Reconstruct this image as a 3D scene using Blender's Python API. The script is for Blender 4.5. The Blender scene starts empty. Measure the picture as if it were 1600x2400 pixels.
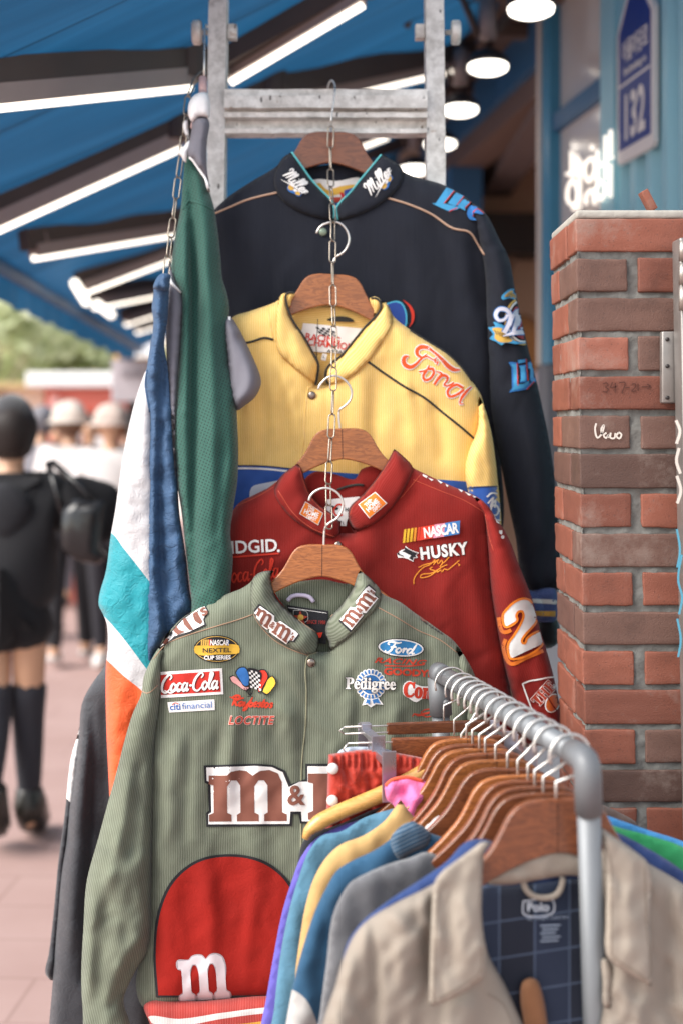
import bpy, bmesh, math, random
import numpy as np
from mathutils import Vector, Matrix, geometry
from mathutils.bvhtree import BVHTree

random.seed(7)
SC = bpy.context.scene
COL = SC.collection
R = math.radians
F = 3333.33            # focal length in photograph pixels (50 mm on a 24 x 36 mm frame)
H = 1.56               # eye height, metres

# ---------------------------------------------------------------- camera
cam_data = bpy.data.cameras.new("camera")
cam = bpy.data.objects.new("camera", cam_data)
COL.objects.link(cam)
cam.location = (0, 0, H)
cam.rotation_euler = (R(90), 0, 0)
cam_data.sensor_fit = 'VERTICAL'
cam_data.sensor_height = 36
cam_data.sensor_width = 24
cam_data.lens = 50
cam_data.shift_y = -200 / 2400
cam_data.clip_start = 0.05
cam_data.clip_end = 500
cam_data.dof.use_dof = True
cam_data.dof.focus_distance = 2.52
cam_data.dof.aperture_fstop = 2.0
SC.camera = cam

# ---------------------------------------------------------------- sky, sun, exposure
SUN_EL, SUN_AZ = R(42), math.atan2(-0.90, -0.42)
w = bpy.data.worlds.new("World")
SC.world = w
w.use_nodes = True
nt = w.node_tree
sky = nt.nodes.new('ShaderNodeTexSky')
sky.sky_type = 'NISHITA'
sky.sun_disc = False
sky.sun_elevation = SUN_EL
sky.sun_rotation = SUN_AZ
sky.air_density = 1.3
sky.dust_density = 1.0
sky.ozone_density = 0.6
hs = nt.nodes.new('ShaderNodeHueSaturation')
hs.inputs['Saturation'].default_value = 0.45   # thin bright overcast
nt.links.new(sky.outputs[0], hs.inputs['Color'])
nt.links.new(hs.outputs[0], nt.nodes['Background'].inputs[0])
nt.nodes['Background'].inputs[1].default_value = 0.15

sun_data = bpy.data.lights.new("sun", 'SUN')
sun_data.energy = 2.6
sun_data.angle = R(40)
sun_data.color = (1.0, 0.95, 0.88)
sun = bpy.data.objects.new("sun", sun_data)
COL.objects.link(sun)
sd = Vector((math.sin(SUN_AZ) * math.cos(SUN_EL), math.cos(SUN_AZ) * math.cos(SUN_EL), math.sin(SUN_EL)))
sun.rotation_euler = sd.to_track_quat('Z', 'Y').to_euler()

SC.view_settings.view_transform = 'Standard'
SC.view_settings.look = 'None'
SC.view_settings.exposure = 1.05
SC.view_settings.gamma = 1
SC.view_settings.use_curve_mapping = False
SC.cycles.use_denoising = True
SC.cycles.max_bounces = 8
SC.cycles.sample_clamp_indirect = 6

# ---------------------------------------------------------------- helpers
ORG = {}


def P(px, py, Y):
    """photograph pixel and distance -> world point"""
    return Vector(((px - 800) / F * Y, Y, H - (py - 1000) / F * Y))


def lin(c):
    if isinstance(c, str):
        c = tuple(int(c[i:i + 2], 16) / 255 for i in (0, 2, 4))
    return tuple((x / 12.92 if x <= 0.04045 else ((x + 0.055) / 1.055) ** 2.4) for x in c)


def thing(name, label, cat, loc, group=None, kind=None):
    o = bpy.data.objects.new(name, None)
    COL.objects.link(o)
    o.location = loc
    o.empty_display_size = 0.05
    ORG[o] = Vector(loc)
    tag(o, label, cat, group, kind)
    return o


def tag(o, label=None, cat=None, group=None, kind=None):
    if label:
        o['label'] = label
    if cat:
        o['category'] = cat
    if group:
        o['group'] = group
    if kind:
        o['kind'] = kind
    return o


def mesh(name, verts, faces, mats, parent=None, smooth=True, uvs=None, midx=None):
    """link verts (world) + faces as ONE mesh object; parented meshes store coordinates from the parent's origin"""
    me = bpy.data.meshes.new(name)
    org = ORG.get(parent, Vector((0, 0, 0))) if parent else Vector((0, 0, 0))
    v = np.array([tuple(q) for q in verts], dtype=float).reshape(-1, 3)
    if parent is None and len(v):
        org = Vector(((v[:, 0].min() + v[:, 0].max()) / 2, (v[:, 1].min() + v[:, 1].max()) / 2, v[:, 2].min()))
    v = v - np.array(org)
    me.from_pydata(v.tolist(), [], [tuple(int(i) for i in f) for f in faces])
    for m in (mats if isinstance(mats, (list, tuple)) else [mats]):
        me.materials.append(m)
    if midx is not None:
        me.polygons.foreach_set('material_index', [int(i) for i in midx])
    if smooth:
        me.polygons.foreach_set('use_smooth', [True] * len(me.polygons))
    if uvs is not None:
        ul = me.uv_layers.new(name='UVMap')
        li = np.zeros(len(me.loops), dtype=np.int32)
        me.loops.foreach_get('vertex_index', li)
        ul.data.foreach_set('uv', np.asarray(uvs, dtype=np.float32)[li].ravel())
    me.update()
    o = bpy.data.objects.new(name, me)
    COL.objects.link(o)
    if parent:
        o.parent = parent
    else:
        o.location = org
    ORG[o] = org
    return o


class MB:
    """collects shapes into one mesh"""

    def __init__(s):
        s.v, s.f, s.m = [], [], []

    def add(s, v, f, m=0):
        b = len(s.v)
        s.v += [tuple(q) for q in v]
        s.f += [tuple(i + b for i in q) for q in f]
        s.m += [m] * len(f)
        return s

    def box(s, lo, hi, m=0, M=None, bev=0.0):
        x0, y0, z0 = lo
        x1, y1, z1 = hi
        if bev <= 0:
            v = [(x, y, z) for z in (z0, z1) for y in (y0, y1) for x in (x0, x1)]
            f = [(0, 2, 3, 1), (4, 5, 7, 6), (0, 1, 5, 4), (2, 6, 7, 3), (0, 4, 6, 2), (1, 3, 7, 5)]
        else:
            bm = bmesh.new()
            bmesh.ops.create_cube(bm, size=1)
            for q in bm.verts:
                q.co = Vector(((x0 + x1) / 2 + q.co.x * (x1 - x0), (y0 + y1) / 2 + q.co.y * (y1 - y0), (z0 + z1) / 2 + q.co.z * (z1 - z0)))
            bmesh.ops.bevel(bm, geom=bm.edges[:] + bm.verts[:], offset=bev, segments=2, profile=0.6, affect='EDGES')
            bm.verts.index_update()
            v = [q.co.copy() for q in bm.verts]
            f = [tuple(q.index for q in p.verts) for p in bm.faces]
            bm.free()
        if M is not None:
            v = [M @ Vector(q) for q in v]
        return s.add(v, f, m)

    def tube(s, pts, r, seg=8, closed=False, m=0, cap=True):
        pts = [Vector(p) for p in pts]
        n = len(pts)
        rr = r if isinstance(r, (list, tuple)) else [r] * n
        T = []
        for i in range(n):
            a = pts[(i - 1) % n] if (closed or i > 0) else pts[i]
            b = pts[(i + 1) % n] if (closed or i < n - 1) else pts[i]
            t = (b - a)
            T.append(t.normalized() if t.length > 1e-9 else Vector((0, 0, 1)))
        u = T[0].orthogonal().normalized()
        v, f = [], []
        for i in range(n):
            u = (u - T[i] * u.dot(T[i]))
            u = u.normalized() if u.length > 1e-6 else T[i].orthogonal().normalized()
            wv = T[i].cross(u)
            for k in range(seg):
                a = 2 * math.pi * k / seg
                v.append(pts[i] + (u * math.cos(a) + wv * math.sin(a)) * rr[i])
        for i in range(n if closed else n - 1):
            j = (i + 1) % n
            for k in range(seg):
                f.append((i * seg + k, i * seg + (k + 1) % seg, j * seg + (k + 1) % seg, j * seg + k))
        if cap and not closed:
            f.append(tuple(range(seg - 1, -1, -1)))
            f.append(tuple((n - 1) * seg + k for k in range(seg)))
        return s.add(v, f, m)

    def lathe(s, prof, M=None, seg=24, m=0):
        """prof: list of (radius, height) turned about z"""
        v, f = [], []
        for (r_, z) in prof:
            for k in range(seg):
                a = 2 * math.pi * k / seg
                v.append((r_ * math.cos(a), r_ * math.sin(a), z))
        for i in range(len(prof) - 1):
            for k in range(seg):
                f.append((i * seg + k, i * seg + (k + 1) % seg, (i + 1) * seg + (k + 1) % seg, (i + 1) * seg + k))
        f.append(tuple(range(seg - 1, -1, -1)))
        f.append(tuple((len(prof) - 1) * seg + k for k in range(seg)))
        if M is not None:
            v = [M @ Vector(q) for q in v]
        return s.add(v, f, m)

    def build(s, name, mats, parent=None, smooth=False):
        o = mesh(name, s.v, s.f, mats, parent, smooth, None, s.m)
        return o


def cr(pts, step=8, closed=True):
    """Catmull-Rom through points; a third value of 1 marks a sharp corner"""
    n = len(pts)
    q = [np.array(p[:2], float) for p in pts]
    c = [len(p) > 2 and p[2] for p in pts]
    out = []
    for i in range(n if closed else n - 1):
        p1, p2 = q[i], q[(i + 1) % n]
        p0 = q[(i - 1) % n] if (closed or i > 0) else 2 * p1 - p2
        p3 = q[(i + 2) % n] if (closed or i + 2 < n) else 2 * p2 - p1
        if c[i]:
            p0 = 2 * p1 - p2
        if c[(i + 1) % n]:
            p3 = 2 * p2 - p1
        L = np.linalg.norm(p2 - p1)
        k = max(1, int(round(L / step)))
        l0, l1, l2 = max(np.linalg.norm(p1 - p0), 1e-6), max(L, 1e-6), max(np.linalg.norm(p3 - p2), 1e-6)
        m1 = ((p1 - p0) / l0 + (p2 - p1) / l1) * 0.5 * l1
        m2 = ((p2 - p1) / l1 + (p3 - p2) / l2) * 0.5 * l1
        for j in range(k):
            t = j / k
            out.append((2 * t ** 3 - 3 * t * t + 1) * p1 + (t ** 3 - 2 * t * t + t) * m1 + (-2 * t ** 3 + 3 * t * t) * p2 + (t ** 3 - t * t) * m2)
    if not closed:
        out.append(q[-1])
    return np.array(out)


def inside(pts, poly):
    x, y = pts[:, 0], pts[:, 1]
    res = np.zeros(len(pts), bool)
    n = len(poly)
    for i in range(n):
        x1, y1 = poly[i]
        x2, y2 = poly[(i + 1) % n]
        if y1 == y2:
            continue
        cnd = ((y1 > y) != (y2 > y)) & (x < (x2 - x1) * (y - y1) / (y2 - y1) + x1)
        res ^= cnd
    return res


def segdist(pts, line, closed=False):
    """distance of points to a polyline and the parameter 0..1 along it"""
    n = len(line)
    best = np.full(len(pts), 1e9)
    par = np.zeros(len(pts))
    m = n if closed else n - 1
    for i in range(m):
        a, b = line[i], line[(i + 1) % n]
        d = b - a
        L2 = max((d * d).sum(), 1e-9)
        t = np.clip(((pts - a) @ d) / L2, 0, 1)
        e = pts - (a + t[:, None] * d)
        dd = np.sqrt((e * e).sum(1))
        k = dd < best
        best[k] = dd[k]
        par[k] = ((i + t) / m)[k]
    return best, par


def _hash(ix, iy, seed):
    h = (ix.astype(np.int64) * 374761393 + iy.astype(np.int64) * 668265263 + seed * 974634777) & 0x7fffffff
    h = ((h ^ (h >> 13)) * 1274126177) & 0x7fffffff
    return ((h ^ (h >> 16)) & 0xffff) / 65535.0


def vnoise(x, y, seed=0):
    ix, iy = np.floor(x), np.floor(y)
    fx, fy = x - ix, y - iy
    fx, fy = fx ** 3 * (fx * (fx * 6 - 15) + 10), fy ** 3 * (fy * (fy * 6 - 15) + 10)
    a, b = _hash(ix, iy, seed), _hash(ix + 1, iy, seed)
    c, d = _hash(ix, iy + 1, seed), _hash(ix + 1, iy + 1, seed)
    return (a + (b - a) * fx) * (1 - fy) + (c + (d - c) * fx) * fy - 0.5


def cdt(verts, edges, faces):
    r = geometry.delaunay_2d_cdt([Vector((float(a), float(b))) for a, b in verts], edges, faces, 1, 1e-4)
    return np.array([tuple(v) for v in r[0]]), [tuple(f) for f in r[2]]


class Cloth:
    """A soft piece of clothing: an outline filled, puffed to a front and a back, creased and folded.
    Outlines are given in photograph pixels at the piece's own distance Y0 (metres, number or function)."""

    def __init__(s, name, poly, Y0, mat, parent, d=0.04, db=None, w=55, step=9, folds=(), wr=(0.004, 26, 120, 1), ang=0,
                 regions=(), uvrot=0, crumple=0.0, edge=0.35, pw=2.0, auto=None):
        s.Y0 = Y0 if callable(Y0) else (lambda x, y, _y=Y0: _y + 0 * x)
        db = d * 0.6 if db is None else db
        B = cr(poly, step)
        n = len(B)
        lo, hi = B.min(0), B.max(0)
        gx, gy = np.meshgrid(np.arange(lo[0], hi[0], step), np.arange(lo[1], hi[1], step * 0.9))
        gx[1::2] += step / 2
        g = np.stack([gx.ravel(), gy.ravel()], 1)
        g = g[inside(g, B)]
        dist, _ = segdist(g, B, True)
        g = g[dist > step * 0.55]
        verts = list(B)
        edges = [(i, (i + 1) % n) for i in range(n)]
        regs = []
        for (rp, rm) in regions:
            L = cr(rp, step)
            regs.append((L, rm))
            dd, _ = segdist(g, L, True)
            g = g[dd > step * 0.45]
            k = len(verts)
            verts += list(L)
            edges += [(k + i, k + (i + 1) % len(L)) for i in range(len(L))]
        verts += list(g)
        V, T = cdt(verts, edges, [list(range(n))])
        T = [t for t in T if len(t) == 3]
        Ta = np.array(T)
        cen = V[Ta].mean(1)
        T = Ta[inside(cen, B)]
        cen = V[T].mean(1)
        used = np.unique(T)
        remap = -np.ones(len(V), int)
        remap[used] = np.arange(len(used))
        V, T = V[used], remap[T]
        dist, _ = segdist(V, B, True)
        rim = dist < 0.02
        dist[rim] = 0
        q = np.clip(dist / w, 0, 1)
        prof = (1 - (1 - q) ** pw) ** (1 / pw)
        h = d * prof
        ca, sa = math.cos(R(ang)), math.sin(R(ang))
        xr, yr = V[:, 0] * ca + V[:, 1] * sa, -V[:, 0] * sa + V[:, 1] * ca
        a, sx, sy, sd_ = wr
        wx = xr + 14 * vnoise(xr / 60, yr / 90, sd_ + 5) * 2
        nz = vnoise(wx / sx, yr / sy, sd_) * 1.3 + vnoise(wx / (sx * 2.1), yr / (sy * 1.7), sd_ + 1) * 1.6
        rd = 0.35 - np.abs(vnoise(wx / (sx * 1.3) + 9, yr / (sy * 1.2) + vnoise(xr / 50, yr / 50, sd_ + 7), sd_ + 2)) * 2
        fade = np.clip(dist / (w * edge), 0, 1)
        h = h + a * (nz + 0.5 * rd) * fade
        if crumple:
            c1 = np.abs(vnoise(xr / 17 + yr / 60, yr / 22, sd_ + 11)) + 0.6 * np.abs(vnoise(xr / 9 - yr / 25, yr / 12, sd_ + 12)) + 1.2 * np.abs(vnoise(xr / 40, yr / 38 + xr / 80, sd_ + 13))
            h = h - crumple * c1 * 2 * fade
        for fd in folds:
            line = cr(fd[0], 12, False)
            dd, t = segdist(V, line)
            tp = np.clip(np.sin(np.pi * np.clip(t, 0.02, 0.98)) * 1.8, 0, 1) if len(fd) < 4 else np.clip((1 - t) * 3 if fd[3] == 'b' else (t * 3 if fd[3] == 'e' else 1 + 0 * t), 0, 1)
            h = h + fd[2] * np.exp(-(dd / fd[1]) ** 2) * tp * np.clip(dist / 12, 0, 1)
        if auto:
            na, aa, la, wa, am, sa_ = auto
            rn = random.Random(sa_)
            for _ in range(na):
                k = rn.randrange(len(V))
                c0 = V[k]
                th = R(90 + aa + rn.gauss(0, 26))
                L = la * rn.uniform(0.5, 1.5)
                bend = rn.uniform(-0.25, 0.25) * L
                dv, nv_ = np.array([math.cos(th), math.sin(th)]), np.array([-math.sin(th), math.cos(th)])
                line = cr([tuple(c0 - dv * L / 2), tuple(c0 + nv_ * bend), tuple(c0 + dv * L / 2)], 12, False)
                dd, t = segdist(V, line)
                wv_ = wa * rn.uniform(0.6, 1.5)
                sg_ = am * rn.uniform(0.4, 1.2) * rn.choice((1, 1, -1))
                sd2 = ((V - c0) @ nv_)
                prof2 = np.exp(-(dd / wv_) ** 2) - 0.6 * np.exp(-((dd - wv_ * 1.6) / wv_) ** 2) * (sd2 > 0)
                h = h + sg_ * prof2 * np.sin(np.pi * np.clip(t, 0.01, 0.99)) * np.clip(dist / 14, 0, 1)
        # relax
        E = np.concatenate([T[:, [0, 1]], T[:, [1, 2]], T[:, [2, 0]]])
        for _ in range(2):
            acc = np.zeros(len(V))
            cnt = np.zeros(len(V))
            np.add.at(acc, E[:, 0], h[E[:, 1]])
            np.add.at(acc, E[:, 1], h[E[:, 0]])
            np.add.at(cnt, E[:, 0], 1)
            np.add.at(cnt, E[:, 1], 1)
            h = np.where(rim, h, 0.5 * h + 0.5 * acc / np.maximum(cnt, 1))
        s.V, s.T, s.h = V, T, h
        s.bvh = BVHTree.FromPolygons([(float(x), float(y), float(z) * 1000) for (x, y), z in zip(V, h)], T.tolist())
        Yc = np.array([float(s.Y0(x, y)) for x, y in V])
        front = s._w(V, Yc - h)
        bidx = np.where(rim)[0]
        nb = len(V)
        bi = np.arange(nb)
        ii = np.where(~rim)[0]
        bi[ii] = nb + np.arange(len(ii))
        back = s._w(V[ii], Yc[ii] + db * prof[ii] + 0.3 * np.minimum(h[ii] - d * prof[ii], 0) + 0.002)
        verts3 = np.concatenate([front, back])
        faces = np.concatenate([T, bi[T][:, ::-1]])
        cu, su = math.cos(R(uvrot)), math.sin(R(uvrot))
        um = V / F * Yc[:, None]
        uv = np.stack([um[:, 0] * cu + um[:, 1] * su, -um[:, 0] * su + um[:, 1] * cu], 1)
        uv = np.concatenate([uv, uv[ii]])
        mats = [mat]
        mi = np.zeros(len(T), int)
        cen = V[T].mean(1)
        for (L, rm) in regs:
            if rm not in mats:
                mats.append(rm)
            mi[inside(cen, L)] = mats.index(rm)
        s.obj = mesh(name, verts3, faces, mats, parent, True, uv, np.concatenate([mi, mi]))

    @staticmethod
    def _w(V, Y):
        return np.stack([(V[:, 0] - 800) / F * Y, Y, H - (V[:, 1] - 1000) / F * Y], 1)

    def depth(s, x, y):
        hit = s.bvh.ray_cast(Vector((x, y, 1e4)), Vector((0, 0, -1)))
        if hit[0] is None:
            return None
        return float(s.Y0(x, y)) - hit[0].z / 1000


def depth(cloths, x, y):
    ds = [c.depth(x, y) for c in cloths]
    ds = [q for q in ds if q is not None]
    return min(ds) if ds else None


# ---- flat artwork (patches, lettering, piping) laid on the cloth
_bb = {}


def text(body, cx, cy, w, h, ang=0, off=0.0, shear=0.0, sp=1.0, res=3):
    """lettering fitted to a box (pixels), turned by ang degrees (clockwise in the picture)"""
    key = (body, shear, sp)

    def get(o):
        cu = bpy.data.curves.new('lettering', 'FONT')
        cu.body = body
        cu.size = 1
        cu.offset = o
        cu.shear = shear
        cu.space_character = sp
        cu.resolution_u = res
        ob = bpy.data.objects.new('lettering', cu)
        COL.objects.link(ob)
        dg = bpy.context.evaluated_depsgraph_get()
        me = ob.evaluated_get(dg).to_mesh()
        v = np.array([q.co[:2] for q in me.vertices]).reshape(-1, 2)
        me.calc_loop_triangles()
        f = [tuple(t.vertices) for t in me.loop_triangles]
        ob.evaluated_get(dg).to_mesh_clear()
        bpy.data.objects.remove(ob)
        bpy.data.curves.remove(cu)
        return v, f
    if key not in _bb:
        v, f = get(0.0)
        _bb[key] = (v.min(0), v.max(0))
    lo, hi = _bb[key]
    v, f = get(off)
    x = (v[:, 0] - (lo[0] + hi[0]) / 2) / max(hi[0] - lo[0], 1e-6) * w
    y = -(v[:, 1] - (lo[1] + hi[1]) / 2) / max(hi[1] - lo[1], 1e-6) * h
    c, s_ = math.cos(R(ang)), math.sin(R(ang))
    return np.stack([cx + x * c - y * s_, cy + x * s_ + y * c], 1), f


def fill(pts, step=12, smooth=True):
    B = cr(pts, step) if smooth else cr([(p[0], p[1], 1) for p in pts], step)
    n = len(B)
    lo, hi = B.min(0), B.max(0)
    gx, gy = np.meshgrid(np.arange(lo[0], hi[0], step), np.arange(lo[1], hi[1], step))
    g = np.stack([gx.ravel(), gy.ravel()], 1)
    if len(g):
        g = g[inside(g, B)]
    if len(g):
        dd, _ = segdist(g, B, True)
        g = g[dd > step * 0.5]
    V, T = cdt(list(B) + list(g), [(i, (i + 1) % n) for i in range(n)], [list(range(n))])
    T = [t for t in T if len(t) == 3]
    return V, T


def ell(cx, cy, rx, ry, ang=0, n=28):
    c, s_ = math.cos(R(ang)), math.sin(R(ang))
    return [(cx + rx * math.cos(a) * c - ry * math.sin(a) * s_, cy + rx * math.cos(a) * s_ + ry * math.sin(a) * c) for a in [2 * math.pi * i / n for i in range(n)]]


def stroke(pts, wd, step=4, closed=False):
    """brush stroke: width number or list of widths per point"""
    L = cr(pts, step, closed)
    n = len(L)
    if isinstance(wd, (list, tuple)):
        W = np.interp(np.linspace(0, 1, n), np.linspace(0, 1, len(wd)), wd)
    else:
        W = np.full(n, float(wd))
    if closed:
        t = np.roll(L, -1, 0) - np.roll(L, 1, 0)
    else:
        t = np.gradient(L, axis=0) if n > 2 else np.repeat((L[-1:] - L[:1]), n, 0)
    t = t / np.maximum(np.linalg.norm(t, axis=1), 1e-6)[:, None]
    nn = np.stack([-t[:, 1], t[:, 0]], 1)
    a, b = L + nn * W[:, None] / 2, L - nn * W[:, None] / 2
    V = np.concatenate([a, b])
    T = []
    for i in range(n if closed else n - 1):
        j = (i + 1) % n
        T += [(i, j, n + j), (i, n + j, n + i)]
    return V, T


def joinl(*ls):
    V, T = [], []
    for v, t in ls:
        b = len(V)
        V += [tuple(q) for q in v]
        T += [tuple(i + b for i in q) for q in t]
    return np.array(V), T


def decal(name, parent, cloths, layers, base=0.0016, gap=0.0006, maxe=12):
    MV, MF, MI, mats = [], [], [], []
    cloths = cloths if isinstance(cloths, (list, tuple)) else [cloths]
    for li, (lay, mat) in enumerate(layers):
        V, T = lay
        V = [tuple(map(float, q)) for q in V]
        T = [tuple(t) for t in T]
        cache = {}
        it = 0
        while it < 6:
            it += 1
            new, split = [], False
            for t in T:
                L = [math.dist(V[t[i]], V[t[(i + 1) % 3]]) for i in range(3)]
                k = max(range(3), key=lambda i: L[i])
                if L[k] > maxe:
                    a, b, c = t[k], t[(k + 1) % 3], t[(k + 2) % 3]
                    e = (min(a, b), max(a, b))
                    if e not in cache:
                        cache[e] = len(V)
                        V.append(((V[a][0] + V[b][0]) / 2, (V[a][1] + V[b][1]) / 2))
                    m = cache[e]
                    new += [(a, m, c), (m, b, c)]
                    split = True
                else:
                    new.append(t)
            T = new
            if not split:
                break
        if mat not in mats:
            mats.append(mat)
        mi = mats.index(mat)
        off = base + gap * li
        idx = {}
        for t in T:
            ok = True
            for i in t:
                if i not in idx:
                    dpt = depth(cloths, *V[i])
                    if dpt is None:
                        idx[i] = None
                    else:
                        idx[i] = len(MV)
                        MV.append(P(V[i][0], V[i][1], dpt - off))
                if idx[i] is None:
                    ok = False
            if ok:
                MF.append(tuple(idx[i] for i in t))
                MI.append(mi)
    if not MF:
        return None
    # UV in metres from world x/z
    uv = [(p.x, p.z) for p in MV]
    return mesh(name, MV, MF, mats, parent, True, uv, MI)


def cord_on(name, parent, cloths, pts, r, mat, off=0.0, step=8):
    """a round cord (piping, seam) lying on the cloth"""
    L = cr(pts, step, False)
    W = []
    for x, y in L:
        q = depth(cloths if isinstance(cloths, (list, tuple)) else [cloths], x, y)
        if q is not None:
            W.append(P(x, y, q - off))
    if len(W) < 2:
        return None
    return MB().tube(W, r, 6).build(name, mat, parent, True)


GLY = {
 'o': (.95, [[(.85, .55), (.5, 1), (.08, .5), (.42, 0), (.85, .5), (.9, .85)]]),
 'c': (.85, [[(.78, .8), (.5, 1), (.08, .5), (.38, 0), (.88, .25)]]),
 'a': (1.1, [[(.82, .75), (.5, 1), (.08, .45), (.36, 0), (.8, .6)], [(.88, 1), (.8, .25), (.95, 0), (1.15, .25)]]),
 'l': (.6, [[(0, .25), (.45, 1.35), (.55, 1.95), (.35, 2.05), (.2, 1.3), (.2, .25), (.4, 0), (.65, .25)]]),
 'C': (1.5, [[(1.25, 1.45), (1.5, 1.8), (1.2, 2.1), (.6, 1.75), (.15, .9), (.3, .15), (.85, -.08), (1.5, .4)]]),
 'F': (1.45, [[(.35, 1.45), (.05, 1.7), (.3, 2.15), (.9, 2.05), (1.5, 1.95), (1.95, 2.15)], [(1.15, 1.98), (.95, 1.2), (.75, .35), (.35, -.05), (-.05, .15), (.05, .4)], [(.55, 1.05), (1.35, 1.1), (1.4, .95)]]),
 'r': (.72, [[(.05, .8), (.25, 1), (.22, .05)], [(.24, .55), (.5, .98), (.72, .82)]]),
 'd': (1.15, [[(.85, .7), (.5, 1), (.08, .45), (.36, 0), (.8, .55)], [(1.15, 2.05), (.92, 1), (.82, .2), (.98, 0), (1.2, .25)]]),
 'M': (2.0, [[(.15, 1.35), (-.05, 1.65), (.2, 2.0), (.5, 1.7), (.45, .9), (.25, 0)], [(.4, .7), (.75, 1.6), (1.0, 1.95), (.98, 1.0), (.85, .1)], [(.98, .8), (1.3, 1.65), (1.55, 1.95), (1.5, .9), (1.55, .1), (1.75, .02), (2.0, .3)]]),
 'i': (.45, [[(.15, 1), (.1, .25), (.25, 0), (.48, .25)], [(.24, 1.4), (.28, 1.5)]]),
 'e': (.8, [[(.1, .45), (.72, .65), (.5, 1), (.1, .5), (.4, 0), (.85, .28)]]),
 'R': (1.35, [[(.5, 2.0), (.35, 1), (.2, 0)], [(-.3, 1.75), (.4, 2.15), (1.15, 2.0), (1.1, 1.3), (.45, 1.0)], [(.55, 1.0), (1.05, .1), (1.4, .15)]]),
 'y': (.95, [[(.1, 1), (.12, .25), (.45, .05), (.8, .8)], [(.9, 1), (.6, -.6), (.2, -.85), (.3, -.4), (1.0, .25)]]),
 'b': (.9, [[(.3, 2.0), (.12, .3), (.45, 0), (.82, .5), (.5, .9), (.2, .5)]]),
 's': (.75, [[(.7, .8), (.45, 1), (.2, .8), (.6, .4), (.4, 0), (.05, .15)]]),
 't': (.6, [[(.35, 1.7), (.18, .25), (.35, 0), (.6, .25)], [(.0, 1.05), (.65, 1.12)]]),
 '-': (.6, [[(.1, .6), (.5, .65)]]),
}


def script(word, cx, cy, w, h, ang, wd, shear=0.25):
    """brush script fitted to a box"""
    x, S = 0.0, []
    for ch in word:
        aw_, st = GLY[ch]
        S += [[(x + a + shear * b_, b_) for a, b_ in q] for q in st]
        x += aw_
    al = np.array([p for q in S for p in q])
    lo, hi = al.min(0), al.max(0)
    c, s_ = math.cos(R(ang)), math.sin(R(ang))
    out = []
    for q in S:
        pts = []
        for a, b_ in q:
            u = ((a - lo[0]) / (hi[0] - lo[0]) - .5) * w
            v_ = -((b_ - lo[1]) / (hi[1] - lo[1]) - .5) * h
            pts.append((cx + u * c - v_ * s_, cy + u * s_ + v_ * c))
        out.append(stroke(pts, [wd * .55, wd, wd * 1.15, wd, wd * .55], 3))
    return joinl(*out)


MP = [(0, .10), (0, .27), (.06, .29), (.06, .83), (0, .87), (0, 1), (.29, 1), (.29, .87), (.235, .83), (.235, .32), (.29, .2), (.36, .2), (.405, .30), (.405, .83), (.36, .87), (.36, 1), (.64, 1), (.64, .87), (.585, .83), (.585, .32), (.64, .2), (.71, .2), (.755, .30), (.755, .83), (.71, .87), (.71, 1), (1, 1), (1, .87), (.94, .83), (.94, .24), (.89, .07), (.78, 0), (.66, .02), (.565, .11), (.49, .02), (.40, 0), (.29, .03), (.235, .10)]


def slab_m(cx, cy, w, h, ang=0, skew=0):
    c, s_ = math.cos(R(ang)), math.sin(R(ang))
    pts = []
    for a, b_ in MP:
        u, v_ = (a - .5) * w - skew * (b_ - .5) * h, (b_ - .5) * h
        pts.append((cx + u * c - v_ * s_, cy + u * s_ + v_ * c))
    return pts


# ---------------------------------------------------------------- materials
_mats = {}


def base_mat(name):
    m = bpy.data.materials.new(name)
    m.use_nodes = True
    n = m.node_tree
    return m, n, n.nodes['Principled BSDF']


def N(n, typ, **kw):
    x = n.nodes.new(typ)
    for k, v in kw.items():
        setattr(x, k, v)
    return x


def math_(n, op, a, b=None, c=None):
    x = n.nodes.new('ShaderNodeMath')
    x.operation = op
    for i, q in enumerate((a, b, c)):
        if q is None:
            continue
        if isinstance(q, (int, float)):
            x.inputs[i].default_value = q
        else:
            n.links.new(q, x.inputs[i])
    return x.outputs[0]


def mixc(n, fac, a, b, typ='MIX'):
    x = n.nodes.new('ShaderNodeMix')
    x.data_type = 'RGBA'
    x.blend_type = typ
    for s_, q in ((0, fac), (6, a), (7, b)):
        if isinstance(q, (int, float)):
            x.inputs[s_].default_value = q
        elif isinstance(q, tuple):
            x.inputs[s_].default_value = (*q[:3], 1)
        else:
            n.links.new(q, x.inputs[s_])
    return x.outputs[2]


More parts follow.
